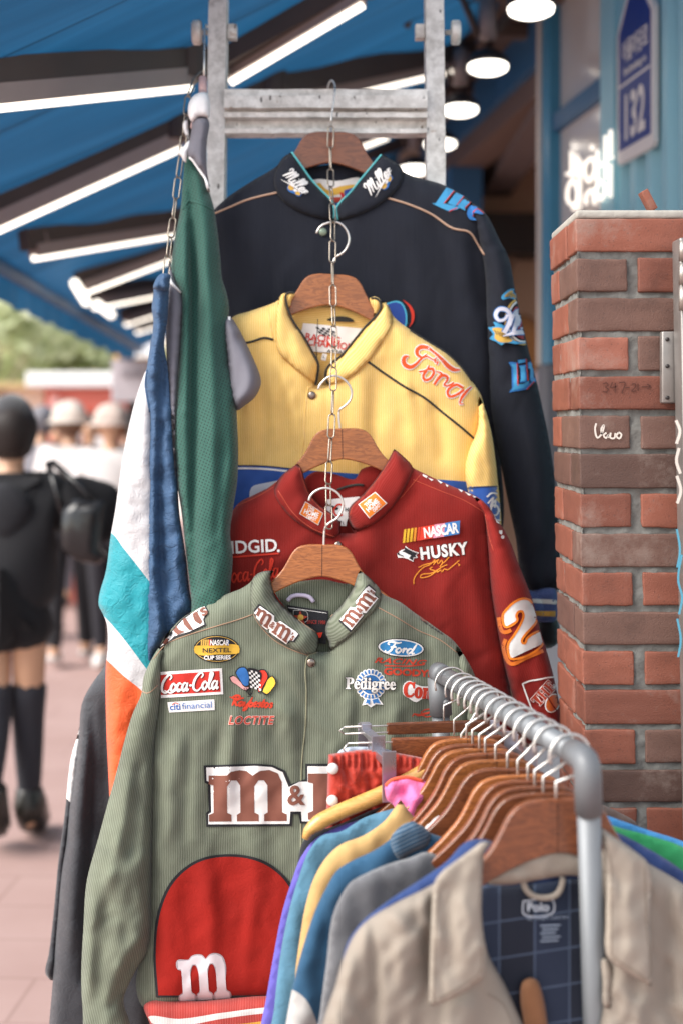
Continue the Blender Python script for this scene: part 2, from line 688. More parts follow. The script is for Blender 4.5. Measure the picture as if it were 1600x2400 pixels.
def cloth(col, pitch=0.0, rough=0.9, sheen=0.08, mottle=0.12, weave=0.25, crinkle=0.0, cord=0.3, mesh_holes=0.0, name=None, wear=0.0):
    """woven cloth, corduroy when pitch > 0 (metres per wale)"""
    key = ('cloth', col, pitch, rough, sheen, mottle, weave, crinkle, cord, mesh_holes, wear)
    if key in _mats:
        return _mats[key]
    c = lin(col)
    m, n, b = base_mat(name or 'cloth')
    uv = N(n, 'ShaderNodeUVMap')
    sep = N(n, 'ShaderNodeSeparateXYZ')
    n.links.new(uv.outputs[0], sep.inputs[0])
    ns = N(n, 'ShaderNodeTexNoise')
    ns.inputs['Scale'].default_value = 18
    ns.inputs['Detail'].default_value = 6
    n.links.new(uv.outputs[0], ns.inputs[0])
    nl = N(n, 'ShaderNodeTexNoise')
    nl.inputs['Scale'].default_value = 6
    nl.inputs['Detail'].default_value = 4
    n.links.new(uv.outputs[0], nl.inputs[0])
    mm = math_(n, 'ADD', math_(n, 'MULTIPLY', ns.outputs[0], 0.5), math_(n, 'MULTIPLY', nl.outputs[0], 0.5))
    mr = N(n, 'ShaderNodeMapRange')
    mr.inputs[1].default_value = 0.36
    mr.inputs[2].default_value = 0.64
    n.links.new(mm, mr.inputs[0])
    col_out = mixc(n, mr.outputs[0], tuple(x * (1 - mottle) for x in c), tuple(min(1, x * (1 + mottle)) for x in c))
    bh = None
    if weave:
        nw = N(n, 'ShaderNodeTexNoise')
        nw.inputs['Scale'].default_value = 900
        nw.inputs['Detail'].default_value = 2
        n.links.new(uv.outputs[0], nw.inputs[0])
        bh = math_(n, 'MULTIPLY', nw.outputs[0], weave * 0.0006)
    if pitch:
        nj = N(n, 'ShaderNodeTexNoise')
        nj.inputs['Scale'].default_value = 30
        n.links.new(uv.outputs[0], nj.inputs[0])
        uj = math_(n, 'MULTIPLY_ADD', nj.outputs[0], pitch * 0.9, sep.outputs[0])
        sn = math_(n, 'SINE', math_(n, 'MULTIPLY', uj, 2 * math.pi / pitch))
        s01 = math_(n, 'MULTIPLY_ADD', sn, 0.5, 0.5)
        # pale rubbed streaks along the wales
        st = N(n, 'ShaderNodeTexNoise')
        st.inputs['Scale'].default_value = 1
        st.inputs['Detail'].default_value = 3
        mp = N(n, 'ShaderNodeMapping')
        mp.inputs['Scale'].default_value = (230, 9, 1)
        n.links.new(uv.outputs[0], mp.inputs[0])
        n.links.new(mp.outputs[0], st.inputs[0])
        s01b = math_(n, 'MULTIPLY', s01, math_(n, 'MULTIPLY_ADD', st.outputs[0], 1.2, 0.4))
        col_out = mixc(n, s01b, mixc(n, 1.0, col_out, (1 - cord, 1 - cord, 1 - cord), 'MULTIPLY'), mixc(n, 0.10 + wear, col_out, (0.9, 0.88, 0.8)))
        hb = math_(n, 'MULTIPLY', s01b, 0.0003)
        bh = math_(n, 'ADD', bh, hb) if bh else hb
    if crinkle:
        nc = N(n, 'ShaderNodeTexNoise')
        nc.inputs['Scale'].default_value = 55
        nc.inputs['Detail'].default_value = 5
        nc.inputs['Distortion'].default_value = 1.2
        n.links.new(uv.outputs[0], nc.inputs[0])
        hc = math_(n, 'MULTIPLY', math_(n, 'ABSOLUTE', math_(n, 'SUBTRACT', nc.outputs[0], 0.5)), crinkle)
        bh = math_(n, 'ADD', bh, hc) if bh else hc
    if mesh_holes:
        p = mesh_holes
        fx = math_(n, 'MULTIPLY', sep.outputs[0], 2 * math.pi / p)
        fy = math_(n, 'MULTIPLY', sep.outputs[1], 2 * math.pi / p)
        q = math_(n, 'MULTIPLY', math_(n, 'SINE', math_(n, 'ADD', fx, fy)), math_(n, 'SINE', math_(n, 'SUBTRACT', fx, fy)))
        hole = math_(n, 'GREATER_THAN', q, 0.45)
        col_out = mixc(n, hole, col_out, tuple(x * 0.42 for x in c))
        hb = math_(n, 'MULTIPLY', hole, -0.0008)
        bh = math_(n, 'ADD', bh, hb) if bh else hb
    n.links.new(col_out, b.inputs['Base Color'])
    b.inputs['Roughness'].default_value = rough
    b.inputs['Sheen Weight'].default_value = sheen
    b.inputs['Sheen Roughness'].default_value = 0.5
    b.inputs['Specular IOR Level'].default_value = 0.25
    if bh:
        bp = N(n, 'ShaderNodeBump')
        bp.inputs['Strength'].default_value = 0.9
        bp.inputs['Distance'].default_value = 1.0
        n.links.new(bh, bp.inputs['Height'])
        n.links.new(bp.outputs[0], b.inputs['Normal'])
    _mats[key] = m
    return m


def thread(col):
    """embroidery thread"""
    return cloth(col, rough=0.65, sheen=0.15, mottle=0.14, weave=0.9, name='thread')


def plain(name, col, rough=0.6, metal=0.0, var=0.12, scale=20, bump=0.0, spec=0.5, coat=0.0):
    key = ('plain', name, col, rough, metal, var, scale, bump)
    if key in _mats:
        return _mats[key]
    c = lin(col)
    m, n, b = base_mat(name)
    tc = N(n, 'ShaderNodeTexCoord')
    ns = N(n, 'ShaderNodeTexNoise')
    ns.inputs['Scale'].default_value = scale
    ns.inputs['Detail'].default_value = 6
    n.links.new(tc.outputs['Object'], ns.inputs[0])
    co = mixc(n, ns.outputs[0], tuple(x * (1 - var) for x in c), tuple(min(1, x * (1 + var)) for x in c))
    n.links.new(co, b.inputs['Base Color'])
    n.links.new(math_(n, 'MULTIPLY_ADD', ns.outputs[0], 0.25, max(0.02, rough - 0.12)), b.inputs['Roughness'])
    b.inputs['Metallic'].default_value = metal
    b.inputs['Specular IOR Level'].default_value = spec
    b.inputs['Coat Weight'].default_value = coat
    if bump:
        bp = N(n, 'ShaderNodeBump')
        bp.inputs['Distance'].default_value = bump
        n.links.new(ns.outputs[0], bp.inputs['Height'])
        n.links.new(bp.outputs[0], b.inputs['Normal'])
    _mats[key] = m
    return m


def glow(name, col, strength):
    m, n, b = base_mat(name)
    b.inputs['Base Color'].default_value = (0.8, 0.8, 0.8, 1)
    b.inputs['Emission Color'].default_value = (*col, 1)
    b.inputs['Emission Strength'].default_value = strength
    return m


def wood_mat(name, light, dark, rough=0.38):
    m, n, b = base_mat(name)
    tc = N(n, 'ShaderNodeTexCoord')
    mp = N(n, 'ShaderNodeMapping')
    mp.inputs['Scale'].default_value = (6, 20, 34)
    mp.inputs['Rotation'].default_value = (0, 0.25, 0)
    oi = N(n, 'ShaderNodeObjectInfo')
    va = N(n, 'ShaderNodeVectorMath')
    va.operation = 'ADD'
    n.links.new(tc.outputs['Object'], va.inputs[0])
    n.links.new(oi.outputs['Random'], va.inputs[1])
    n.links.new(va.outputs[0], mp.inputs[0])
    ns = N(n, 'ShaderNodeTexNoise')
    ns.inputs['Scale'].default_value = 2.2
    ns.inputs['Detail'].default_value = 6
    ns.inputs['Distortion'].default_value = 1.6
    n.links.new(mp.outputs[0], ns.inputs[0])
    sn = math_(n, 'SINE', math_(n, 'MULTIPLY', ns.outputs[0], 34))
    nf = N(n, 'ShaderNodeTexNoise')
    nf.inputs['Scale'].default_value = 14
    nf.inputs['Detail'].default_value = 4
    n.links.new(mp.outputs[0], nf.inputs[0])
    fac = math_(n, 'ADD', math_(n, 'MULTIPLY_ADD', sn, 0.22, 0.3), math_(n, 'MULTIPLY', nf.outputs[0], 0.45))
    hv = N(n, 'ShaderNodeHueSaturation')
    n.links.new(math_(n, 'MULTIPLY_ADD', oi.outputs['Random'], 0.45, 0.72), hv.inputs['Value'])
    n.links.new(mixc(n, fac, lin(light), lin(dark)), hv.inputs['Color'])
    n.links.new(hv.outputs[0], b.inputs['Base Color'])
    b.inputs['Roughness'].default_value = rough
    b.inputs['Coat Weight'].default_value = 0.45
    b.inputs['Coat Roughness'].default_value = 0.25
    bp = N(n, 'ShaderNodeBump')
    bp.inputs['Distance'].default_value = 0.0004
    n.links.new(nf.outputs[0], bp.inputs['Height'])
    n.links.new(bp.outputs[0], b.inputs['Normal'])
    return m


CHROME = plain('chrome_wire', 'cfcac5', 0.3, 0.75, 0.05)
STEEL = plain('nickel_chain', '9d9184', 0.35, 1.0, 0.2, 60)
WOOD = wood_mat('hanger_wood', 'b26c38', '6f3c1b')
WOODR = wood_mat('red_hanger_wood', '8f5230', '552a17')

# ================================================================ THE PLACE
# ---- ground
def paving():
    m, n, b = base_mat('paving')
    tc = N(n, 'ShaderNodeTexCoord')
    br = N(n, 'ShaderNodeTexBrick')
    br.inputs['Scale'].default_value = 1
    br.inputs['Brick Width'].default_value = 0.6
    br.inputs['Row Height'].default_value = 0.3
    br.inputs['Mortar Size'].default_value = 0.006
    br.inputs['Color1'].default_value = (*lin('a2837c'), 1)
    br.inputs['Color2'].default_value = (*lin('a98a83'), 1)
    br.inputs['Mortar'].default_value = (*lin('866860'), 1)
    mp = N(n, 'ShaderNodeMapping')
    mp.inputs['Rotation'].default_value = (0, 0, R(3))
    n.links.new(tc.outputs['Object'], mp.inputs[0])
    n.links.new(mp.outputs[0], br.inputs[0])
    ns = N(n, 'ShaderNodeTexNoise')
    ns.inputs['Scale'].default_value = 2.5
    ns.inputs['Detail'].default_value = 8
    n.links.new(tc.outputs['Object'], ns.inputs[0])
    n.links.new(mixc(n, 0.5, br.outputs[0], mixc(n, ns.outputs[0], lin('8a6b62'), lin('bda29c'))), b.inputs['Base Color'])
    b.inputs['Roughness'].default_value = 0.75
    bp = N(n, 'ShaderNodeBump')
    bp.inputs['Distance'].default_value = 0.004
    n.links.new(ns.outputs[0], bp.inputs['Height'])
    n.links.new(bp.outputs[0], b.inputs['Normal'])
    return m


g = MB()
g.add([(-150, -60, 0), (150, -60, 0), (150, 250, 0), (-150, 250, 0)], [(0, 1, 2, 3)])
tag(g.build('ground', paving()), kind='structure')


def fx(Y):
    """shop front line"""
    return 1.41 - 0.129 * Y


TURQ = plain('turquoise_paint', '93c6d4', 0.45, 0, 0.1, 6)
TURQD = plain('deep_turquoise_paint', '3f88ab', 0.45, 0, 0.1, 6)
BLUEP = plain('blue_paint', '2f5f86', 0.5, 0, 0.15, 6)
DARK = plain('dark_metal', '2a2626', 0.5, 0.2, 0.25, 12)
DIR = Vector((-0.129, 1, 0)).normalized()
OUT = Vector((-1, -0.129, 0)).normalized()


def wallpt(Y, off, z):
    return Vector((fx(Y), Y, z)) + OUT * off


def slab(mb, Y0, Y1, o0, o1, z0, z1, m=0):
    v = [wallpt(Y, o, z) for z in (z0, z1) for o in (o0, o1) for Y in (Y0, Y1)]
    mb.add(v, [(0, 2, 3, 1), (4, 5, 7, 6), (0, 1, 5, 4), (2, 6, 7, 3), (0, 4, 6, 2), (1, 3, 7, 5)], m)


# ---- shop front: corrugated panel, posts, glazing, beam, dark opening
shop = thing('shop_building', 'turquoise painted shop front with corrugated wall, glazed panel and dark open interior', 'building', (1.0, 4.4, 0))
mb = MB()
prof, Y = [], 2.75
while Y < 4.24:
    prof += [(Y, 0.0), (Y + 0.055, 0.0), (Y + 0.07, 0.03), (Y + 0.115, 0.03), (Y + 0.13, 0.0)]
    Y += 0.13
v, f = [], []
for (Y, o) in prof:
    v += [wallpt(Y, o, 0.0), wallpt(Y, o, 3.6)]
for i in range(len(prof) - 1):
    f.append((2 * i, 2 * i + 2, 2 * i + 3, 2 * i + 1))
mb.add(v, f)
slab(mb, 2.75, 4.3, -0.12, -0.02, 0, 3.6)
mb.build('corrugated_wall', TURQ, shop)
for (a, b_, o, m_) in ((4.27, 4.40, 0.045, TURQ), (4.95, 5.05, 0.05, TURQD)):
    mb = MB()
    slab(mb, a, b_, -0.1, o, 0.9 if a < 4.5 else 1.78, 3.6)
    mb.build('post', m_, shop)
mb = MB()
slab(mb, 5.053, 5.085, -0.1, 0.06, 1.78, 3.2)
mb.build('post_trim', plain('white_trim', 'd8cfc4', 0.5), shop)
# glazing with a dim interior behind it
m, n, b = base_mat('frosted_glass')
b.inputs['Base Color'].default_value = (0.8, 0.76, 0.72, 1)
b.inputs['Roughness'].default_value = 0.12
b.inputs['Transmission Weight'].default_value = 0.25
b.inputs['Specular IOR Level'].default_value = 0.9
GLASS = m
win = MB()
slab(win, 4.40, 4.95, 0.0, 0.012, 0.9, 3.6)
wo = win.build('window_pane', GLASS, shop)
mb = MB()
slab(mb, 4.40, 4.95, 0.014, 0.04, 2.585, 2.645)
mb.build('window_rail', BLUEP, wo)
mb = MB()
slab(mb, 4.24, 5.09, -0.1, 0.062, 0.0, 0.897)
slab(mb, 4.953, 5.085, -0.1, 0.058, 0.9, 1.776)
mb.build('base_wall', plain('grey_render', '6b6f76', 0.8, 0, .2, 3), shop)
mb = MB()
slab(mb, 4.3, 5.06, -0.35, -0.3, 0.0, 3.6)
mb.build('inner_panel', plain('pale_panel', 'b7a99c', 0.6), shop)
# beam over the opening
mb = MB()
slab(mb, 5.09, 12, -0.1, 0.06, 2.86, 3.03)
mb.build('blue_beam', BLUEP, shop)
mb = MB()
slab(mb, 5.09, 12, -0.12, 0.03, 2.77, 2.857)
mb.build('brown_beam', plain('brown_beam', '6b564c', 0.6, 0, 0.2), shop)
mb = MB()
slab(mb, 6.62, 6.76, -0.1, 0.05, 0, 2.77)
mb.build('post', BLUEP, shop)
mb = MB()
slab(mb, 6.76, 12, -0.1, 0.0, 0, 2.77)
mb.build('side_wall', plain('dim_wall', '4c5a62', 0.7), shop)
BRN = plain('brown_interior', 'c6a992', 0.8, 0, 0.3, 2.5)
mb = MB()
mb.box((0.3, 7.35, 0), (5, 7.45, 3.0))
mb.build('back_wall', BRN, shop)
mb = MB()
mb.add([(fx(5.1) + 0.1, 5.0, 2.88), (5, 5.0, 2.88), (5, 7.35, 2.88), (fx(7.35) + 0.1, 7.35, 2.88)], [(0, 1, 2, 3)])
mb.build('ceiling', plain('tan_ceiling', 'e2c2aa', 0.8, 0, 0.15, 4), shop)
mb = MB()
mb.box((fx(5.0) + 0.45, 4.88, 0), (3.2, 4.95, 3.0))
mb.build('inner_wall', BRN, shop)
mb = MB()
mb.box((0.72, 5.3, 2.74), (0.86, 7.3, 2.87))
mb.box((1.25, 5.3, 2.78), (1.33, 7.3, 2.87))
mb.build('ceiling_duct', plain('duct', '6f6260', 0.6, 0.2), shop)
mb = MB()
mb.box((0.5, 7.05, 2.42), (2.6, 7.34, 2.62))
mb.box((0.62, 7.2, 0), (0.75, 7.34, 2.42))
mb.build('shutter_box', DARK, shop)
# a dark rail and things in the interior
t = thing('paper_lantern', 'pale pink box lantern hanging inside the shop door beside the white post', 'lantern', (0.98, 6.3, 2.85))
mb = MB()
mb.box((0.90, 6.24, 2.50), (1.02, 6.36, 2.80), bev=0.02)
mb.build('lantern_body', plain('pink_paper', 'd9c0cc', 0.7), t, True)
mb = MB()
mb.tube([(0.96, 6.3, 2.80), (0.96, 6.3, 2.879)], 0.006)
mb.build('hanging_rod', DARK, t)
t = thing('wall_bracket', 'slanting pale wooden brace against the brown wall inside the shop', 'brace', (0.72, 7.2, 1.9))
mb = MB()
mb.tube([(0.66, 7.16, 2.0), (0.86, 7.16, 2.41)], 0.03, 4)
mb.build('brace_bar', plain('pale_wood', '8f7868', 0.7), t)
# clothes inside the shop seen past the navy sleeve
def simple_top(name, label, cat, px, py, Y, wpx, hpx, col, group=None):
    t = thing(name, label, cat, P(px, py - hpx / 2, Y), group)
    W_, H_ = wpx / 2, hpx
    poly = [(px - W_ * .35, py - H_ / 2), (px - W_ * .8, py - H_ * .44), (px - W_, py - H_ * .1), (px - W_ * .95, py + H_ / 2, 1), (px + W_ * .95, py + H_ / 2, 1), (px + W_, py - H_ * .1), (px + W_ * .8, py - H_ * .44), (px + W_ * .35, py - H_ / 2), (px, py - H_ * .46)]
    Cloth('body', poly, Y, cloth(col), t, d=0.06, w=W_ * .8, step=14)
    return t


simple_top('hanging_shirt', 'pale pink shirt hanging inside the shop between the navy sleeve and the brick pillar', 'shirt', 1296, 1010, 5.6, 130, 300, 'd9bfc4')
simple_top('hanging_coat', 'tan coat hanging deep inside the shop by the brown back wall', 'coat', 1255, 900, 6.6, 150, 330, '9a6f45')

# ---- neon sign (white glass tubes) behind the window
NEON = glow('neon_white', (1.0, 0.88, 0.74), 0.6)
t = thing('neon_sign', 'white neon tube letters glowing in the shop window above the brick pillar', 'neon sign', wallpt(4.7, 0.05, 2.2))


def wp(px, py, off):
    """pixel on the shop-front plane"""
    X0 = 1.41 - off * 1.008
    return P(px, py, X0 / ((px - 800) / F + 0.129))


nb = MB()
for pts in (
    [(1338, 355), (1338, 405)], [(1327, 408), (1350, 408)], [(1340, 420), (1330, 440), (1332, 475), (1345, 480), (1352, 450), (1342, 420)],
    [(1357, 372), (1357, 478)], [(1370, 382), (1386, 370), (1392, 400), (1378, 425), (1368, 405), (1370, 382)],
    [(1386, 340), (1386, 352)], [(1399, 352), (1399, 440)], [(1399, 385), (1409, 385)], [(1418, 318), (1418, 418)], [(1418, 372), (1434, 368)],
    [(1372, 480), (1374, 455), (1386, 445), (1392, 478)], [(1400, 425), (1396, 450), (1406, 468), (1416, 450), (1411, 426), (1400, 425)],
    [(1430, 305), (1430, 360)], [(1429, 385), (1429, 462)], [(1342, 490), (1358, 486)], [(1350, 362), (1350, 400)]):
    nb.tube([wp(x, y, 0.06) for x, y in cr(pts, 5, False)], 0.0065, 8)
nb.build('tube', NEON, t, True)
mb = MB()
slab(mb, 4.42, 4.93, 0.016, 0.03, 2.16, 2.19)
mb.build('mounting_bar', DARK, t)

# ---- street name plate on the corrugated wall
SGN_W = plain('plate_white', 'dedad7', 0.5, 0, 0.06)
SGN_B = plain('plate_blue', '163080', 0.5, 0, 0.1, 8)
t = thing('street_sign', 'blue house number plate with white border and number 132 on the turquoise wall', 'sign', wallpt(4.07, 0.05, 2.33))


def sg(u, z, off):
    """plate coordinates: u metres from its far (left) edge"""
    return wallpt(4.235, off, z) - DIR * u


def plate(pts, o0, o1, name, mat, parent):
    n_ = len(pts)
    v = [sg(u, z, o0) for u, z in pts] + [sg(u, z, o1) for u, z in pts]
    f = [tuple(range(n_)), tuple(range(2 * n_ - 1, n_ - 1, -1))] + [(i, (i + 1) % n_, n_ + (i + 1) % n_, n_ + i) for i in range(n_)]
    return mesh(name, v, f, mat, parent, False)


SB = [(0.012, 2.335), (0.30, 2.335), (0.315, 2.35), (0.315, 2.72), (0.30, 2.74), (0.157, 2.885), (0.014, 2.74), (0.0, 2.72), (0.0, 2.35)]
plate(SB, 0.032, 0.046, 'plate', SGN_W, t)
SI = [(0.022, 2.372), (0.293, 2.372), (0.293, 2.715), (0.157, 2.852), (0.022, 2.715)]
plate(SI, 0.0465, 0.0475, 'blue_face', SGN_B, t)
layers = []
for body, cu_, cz, wd_, hg_ in (('어울마당로', 0.165, 2.655, 0.215, 0.062), ('Eoulmadang-ro', 0.165, 2.592, 0.19, 0.026), ('132', 0.165, 2.46, 0.165, 0.125)):
    V, T = text(body, 0, 0, wd_, hg_, 0, 0.03)
    layers.append(([(cu_ + x, cz - y) for x, y in V], T))
layers.append(([(0.022, 2.556), (0.293, 2.556), (0.293, 2.564), (0.022, 2.564)], [(0, 1, 2), (0, 2, 3)]))
V, T = joinl(*layers)
mesh('lettering', [sg(u, z, 0.0485) for u, z in V], T, SGN_W, t, False)

# ---- brick pillar
def brick_mat(name, col):
    m, n, b = base_mat(name)
    c = lin(col)
    tc = N(n, 'ShaderNodeTexCoord')
    n1 = N(n, 'ShaderNodeTexNoise')
    n1.inputs['Scale'].default_value = 14
    n1.inputs['Detail'].default_value = 8
    n2 = N(n, 'ShaderNodeTexNoise')
    n2.inputs['Scale'].default_value = 420
    n2.inputs['Detail'].default_value = 4
    for q in (n1, n2):
        n.links.new(tc.outputs['Object'], q.inputs[0])
    co = mixc(n, n1.outputs[0], tuple(x * 0.72 for x in c), tuple(x * 1.25 for x in c))
    pit = N(n, 'ShaderNodeTexVoronoi')
    pit.inputs['Scale'].default_value = 120
    n.links.new(tc.outputs['Object'], pit.inputs[0])
    sp = math_(n, 'LESS_THAN', pit.outputs['Distance'], 0.16)
    co = mixc(n, math_(n, 'MULTIPLY', sp, 0.35), co, (0.03, 0.02, 0.02))
    n3 = N(n, 'ShaderNodeTexNoise')
    n3.inputs['Scale'].default_value = 7
    n3.inputs['Detail'].default_value = 10
    n3.inputs['Roughness'].default_value = 0.72
    n.links.new(tc.outputs['Object'], n3.inputs[0])
    st = N(n, 'ShaderNodeMapRange')
    st.inputs[1].default_value = 0.54
    st.inputs[2].default_value = 0.72
    n.links.new(n3.outputs[0], st.inputs[0])
    co = mixc(n, math_(n, 'MULTIPLY', st.outputs[0], 0.55), co, lin('8f8279'))
    sd2 = N(n, 'ShaderNodeMapRange')
    sd2.inputs[1].default_value = 0.46
    sd2.inputs[2].default_value = 0.3
    n.links.new(n3.outputs[0], sd2.inputs[0])
    co = mixc(n, math_(n, 'MULTIPLY', sd2.outputs[0], 0.5), co, tuple(x * 0.4 for x in c))
    n.links.new(co, b.inputs['Base Color'])
    b.inputs['Roughness'].default_value = 0.7
    bp = N(n, 'ShaderNodeBump')
    bp.inputs['Distance'].default_value = 0.0008
    n.links.new(math_(n, 'ADD', n2.outputs[0], n1.outputs[0]), bp.inputs['Height'])
    n.links.new(bp.outputs[0], b.inputs['Normal'])
    return m


BR_R = brick_mat('red_brick', '7a4534')
BR_R2 = brick_mat('orange_red_brick', '824a38')
BR_B = brick_mat('brown_brick', '5c3f36')
BR_B2 = brick_mat('dark_brown_brick', '4f3830')
BR_X = [brick_mat('worn_red_brick', '6f3f30'), brick_mat('pale_red_brick', '8d5544'), brick_mat('grey_brown_brick', '63473d')]
MORT = plain('mortar', '6d6c68', 0.95, 0, 0.4, 60, 0.004)
pil = thing('brick_pillar', 'red and brown brick gate pillar with grey mortar and concrete cap', 'pillar', (0.62, 2.58, 0))
PX0, PY0 = 0.4045, 2.43
LEAN = 0.018


def lean(v):
    return [Vector((q[0] - LEAN * (q[2] - 1.56), q[1], q[2])) for q in v]


rnd = random.Random(5)
bk = MB()
PIT = 0.0672
ztop = 1.915
rows = 29
colrow = 'RBBRRBRBBRRRBRRRBRRRBBRRBRBBR'
# colours read from the photograph, top course first: (long or first brick, second brick)
CR_ = [(1, 1), (2, 0), (2, 2), (1, 2), (0, 0), (2, 2), (3, 3), (0, 1), (2, 2), (0, 0), (3, 3), (1, 0), (0, 0), (0, 3), (3, 3), (0, 0), (3, 0)]
for r_ in range(rows):
    z1 = ztop - r_ * PIT
    z0 = z1 - 0.057
    ca = CR_[r_] if r_ < len(CR_) else (rnd.choice([0, 0, 1, 2]), rnd.choice([0, 2, 3]))
    hd = 0.0875
    j = 0.0105
    jit = lambda: rnd.uniform(-0.0015, 0.0015)
    stretcher = r_ % 2 == 0
    fr = [(0, 0.19), (0.19 + j, 0.19 + j + hd), (0.30, 0.46)] if stretcher else [(0, hd), (hd + j * 1.7, hd + j * 1.7 + 0.19), (0.31, 0.46)]
    for k, (a, b_) in enumerate(fr):
        yd = 0.0895 if stretcher else 0.19
        mm = ca[min(k, 1)]
        if rnd.random() < .45:
            mm = {0: 4, 1: 5, 2: 6, 3: 6}[mm]
        if k == 0:
            bk.box((PX0 + a + jit(), PY0 + jit(), z0 + jit()), (PX0 + b_, PY0 + yd, z1 + jit()), mm, bev=0.0028)
        else:
            bk.box((PX0 + a + jit(), PY0 + jit(), z0 + jit()), (PX0 + b_ + jit(), PY0 + 0.09, z1 + jit()), mm, bev=0.0028)
    y0 = (0.0895 if stretcher else 0.19) + j
    bk.box((PX0 + jit(), PY0 + y0, z0 + jit()), (PX0 + 0.09, PY0 + 0.292, z1 + jit()), rnd.choice([0, 1, 2]), bev=0.0028)
bv, bf, bmi = [], [], []
for q, mi_ in zip(bk.f, bk.m):
    bf.append(q)
bm = bmesh.new()
vs_ = [bm.verts.new(q) for q in bk.v]
for q, mi_ in zip(bk.f, bk.m):
    fc_ = bm.faces.new([vs_[i] for i in q])
    fc_.material_index = mi_
bm.normal_update()
big = [e for e in bm.edges if e.calc_length() > 0.03]
bmesh.ops.subdivide_edges(bm, edges=big, cuts=7, use_grid_fill=True)
co = np.array([q.co[:] for q in bm.verts])
nz1 = vnoise(co[:, 0] * 90 + co[:, 1] * 60, co[:, 2] * 110, 3) + 0.7 * vnoise(co[:, 0] * 260 + co[:, 1] * 200, co[:, 2] * 270, 4)
nz2 = vnoise(co[:, 0] * 80 - co[:, 1] * 70, co[:, 2] * 90 + 40, 5) + 0.7 * vnoise(co[:, 0] * 240, co[:, 2] * 230 + co[:, 1] * 200, 6)
bm.verts.index_update()
for q, a_, b_ in zip(bm.verts, nz1, nz2):
    q.co += Vector((0.0014 * b_, 0.0014 * a_, 0.0018 * b_))
bk.v = [q.co.copy() for q in bm.verts]
bk.f = [tuple(q.index for q in p.verts) for p in bm.faces]
bk.m = [p.material_index for p in bm.faces]
bm.free()
bk.v = lean(bk.v)
bk.build('brickwork', [BR_R, BR_R2, BR_B, BR_B2] + BR_X, pil, True)
mo = MB()
mo.box((PX0 + 0.016, PY0 + 0.016, 0), (PX0 + 0.455, PY0 + 0.28, ztop - 0.002))
gx_, gz_ = np.meshgrid(np.arange(0.003, 0.455, 0.006), np.arange(0.02, ztop - 0.001, 0.006))
for face_ in (0, 1):
    A_ = gx_.ravel() if face_ == 0 else gx_.ravel() * 0.287 / 0.455
    Z_ = gz_.ravel()
    dp = 0.0055 + 0.006 * (vnoise(A_ * 40 + 7 * face_, Z_ * 45, 11) + 0.6 * vnoise(A_ * 130, Z_ * 130, 12)) + 0.012 * np.clip(vnoise(A_ * 16, Z_ * 19, 13) - 0.25, 0, 1)
    vv = [(PX0 + a_, PY0 + d_, z_) if face_ == 0 else (PX0 + d_, PY0 + a_, z_) for a_, d_, z_ in zip(A_, dp, Z_)]
    nx_ = gx_.shape[1]
    ff = [(i * nx_ + j, i * nx_ + j + 1, (i + 1) * nx_ + j + 1, (i + 1) * nx_ + j) for i in range(gx_.shape[0] - 1) for j in range(nx_ - 1)]
    mo.add(vv, ff)
mo.v = lean(mo.v)
mo.build('mortar', MORT, pil, True)
cp = MB()
cp.box((PX0 + 0.003, PY0 + 0.003, ztop + 0.001), (PX0 + 0.46, PY0 + 0.293, ztop + 0.016), bev=0.005)
cp.v = lean(cp.v)
cp.build('concrete_cap', plain('concrete', '9c9890', 0.9, 0, 0.25, 40, 0.004), pil, True)


def onpillar(name, lays):
    MV, MF, MI, ms = [], [], [], []
    for k, ((V, T), mat) in enumerate(lays):
        b0 = len(MV)
        for x, y in V:
            MV.append(P(x, y, PY0 - 0.003 - 0.001 * k))
        MF += [tuple(i + b0 for i in t) for t in T]
        if mat not in ms:
            ms.append(mat)
        MI += [ms.index(mat)] * len(T)
    mesh(name, MV, MF, ms, pil, False, None, MI)


PENC = plain('pencil_mark', '4d2a22', 0.9)
CHALK = plain('white_marker', 'cfc6bc', 0.8)
sk = [[(1412, 900), (1420, 897), (1424, 903), (1417, 907), (1425, 912), (1420, 919), (1411, 917)],
      [(1434, 896), (1430, 908), (1444, 906)], [(1441, 897), (1440, 920)],
      [(1450, 897), (1463, 896), (1456, 922)], [(1464, 909), (1474, 908)],
      [(1479, 901), (1487, 899), (1488, 906), (1479, 917), (1490, 916)], [(1494, 899), (1494, 916)],
      [(1502, 907), (1522, 905)], [(1515, 900), (1523, 905), (1516, 911)]]
onpillar('pencil_number', [(joinl(*[stroke(q, 2.6) for q in sk]), PENC)])
sk = [[(1396, 992), (1393, 1005), (1399, 1026), (1408, 1018), (1414, 996), (1408, 1004), (1409, 1018)],
      [(1420, 1014), (1413, 1020), (1419, 1027), (1425, 1018), (1424, 1026)], [(1430, 1014), (1429, 1026), (1438, 1027), (1441, 1015)],
      [(1448, 1014), (1443, 1022), (1450, 1028), (1455, 1018), (1448, 1013)]]
onpillar('white_scribble', [(joinl(*[stroke(q, 4.2) for q in sk]), CHALK)])

# small red offcut standing on the cap
t = thing('brick_offcut', 'small red brick offcut leaning on top of the pillar', 'brick', P(1515, 476, 2.60))
M_ = Matrix.Translation(P(1512, 462, 2.60)) @ Matrix.Rotation(R(-28), 4, 'Y')
mb = MB()
mb.box((-0.007, -0.015, -0.028), (0.007, 0.015, 0.012), M=M_, bev=0.002)
mb.build('offcut_body', BR_R2, t, True)

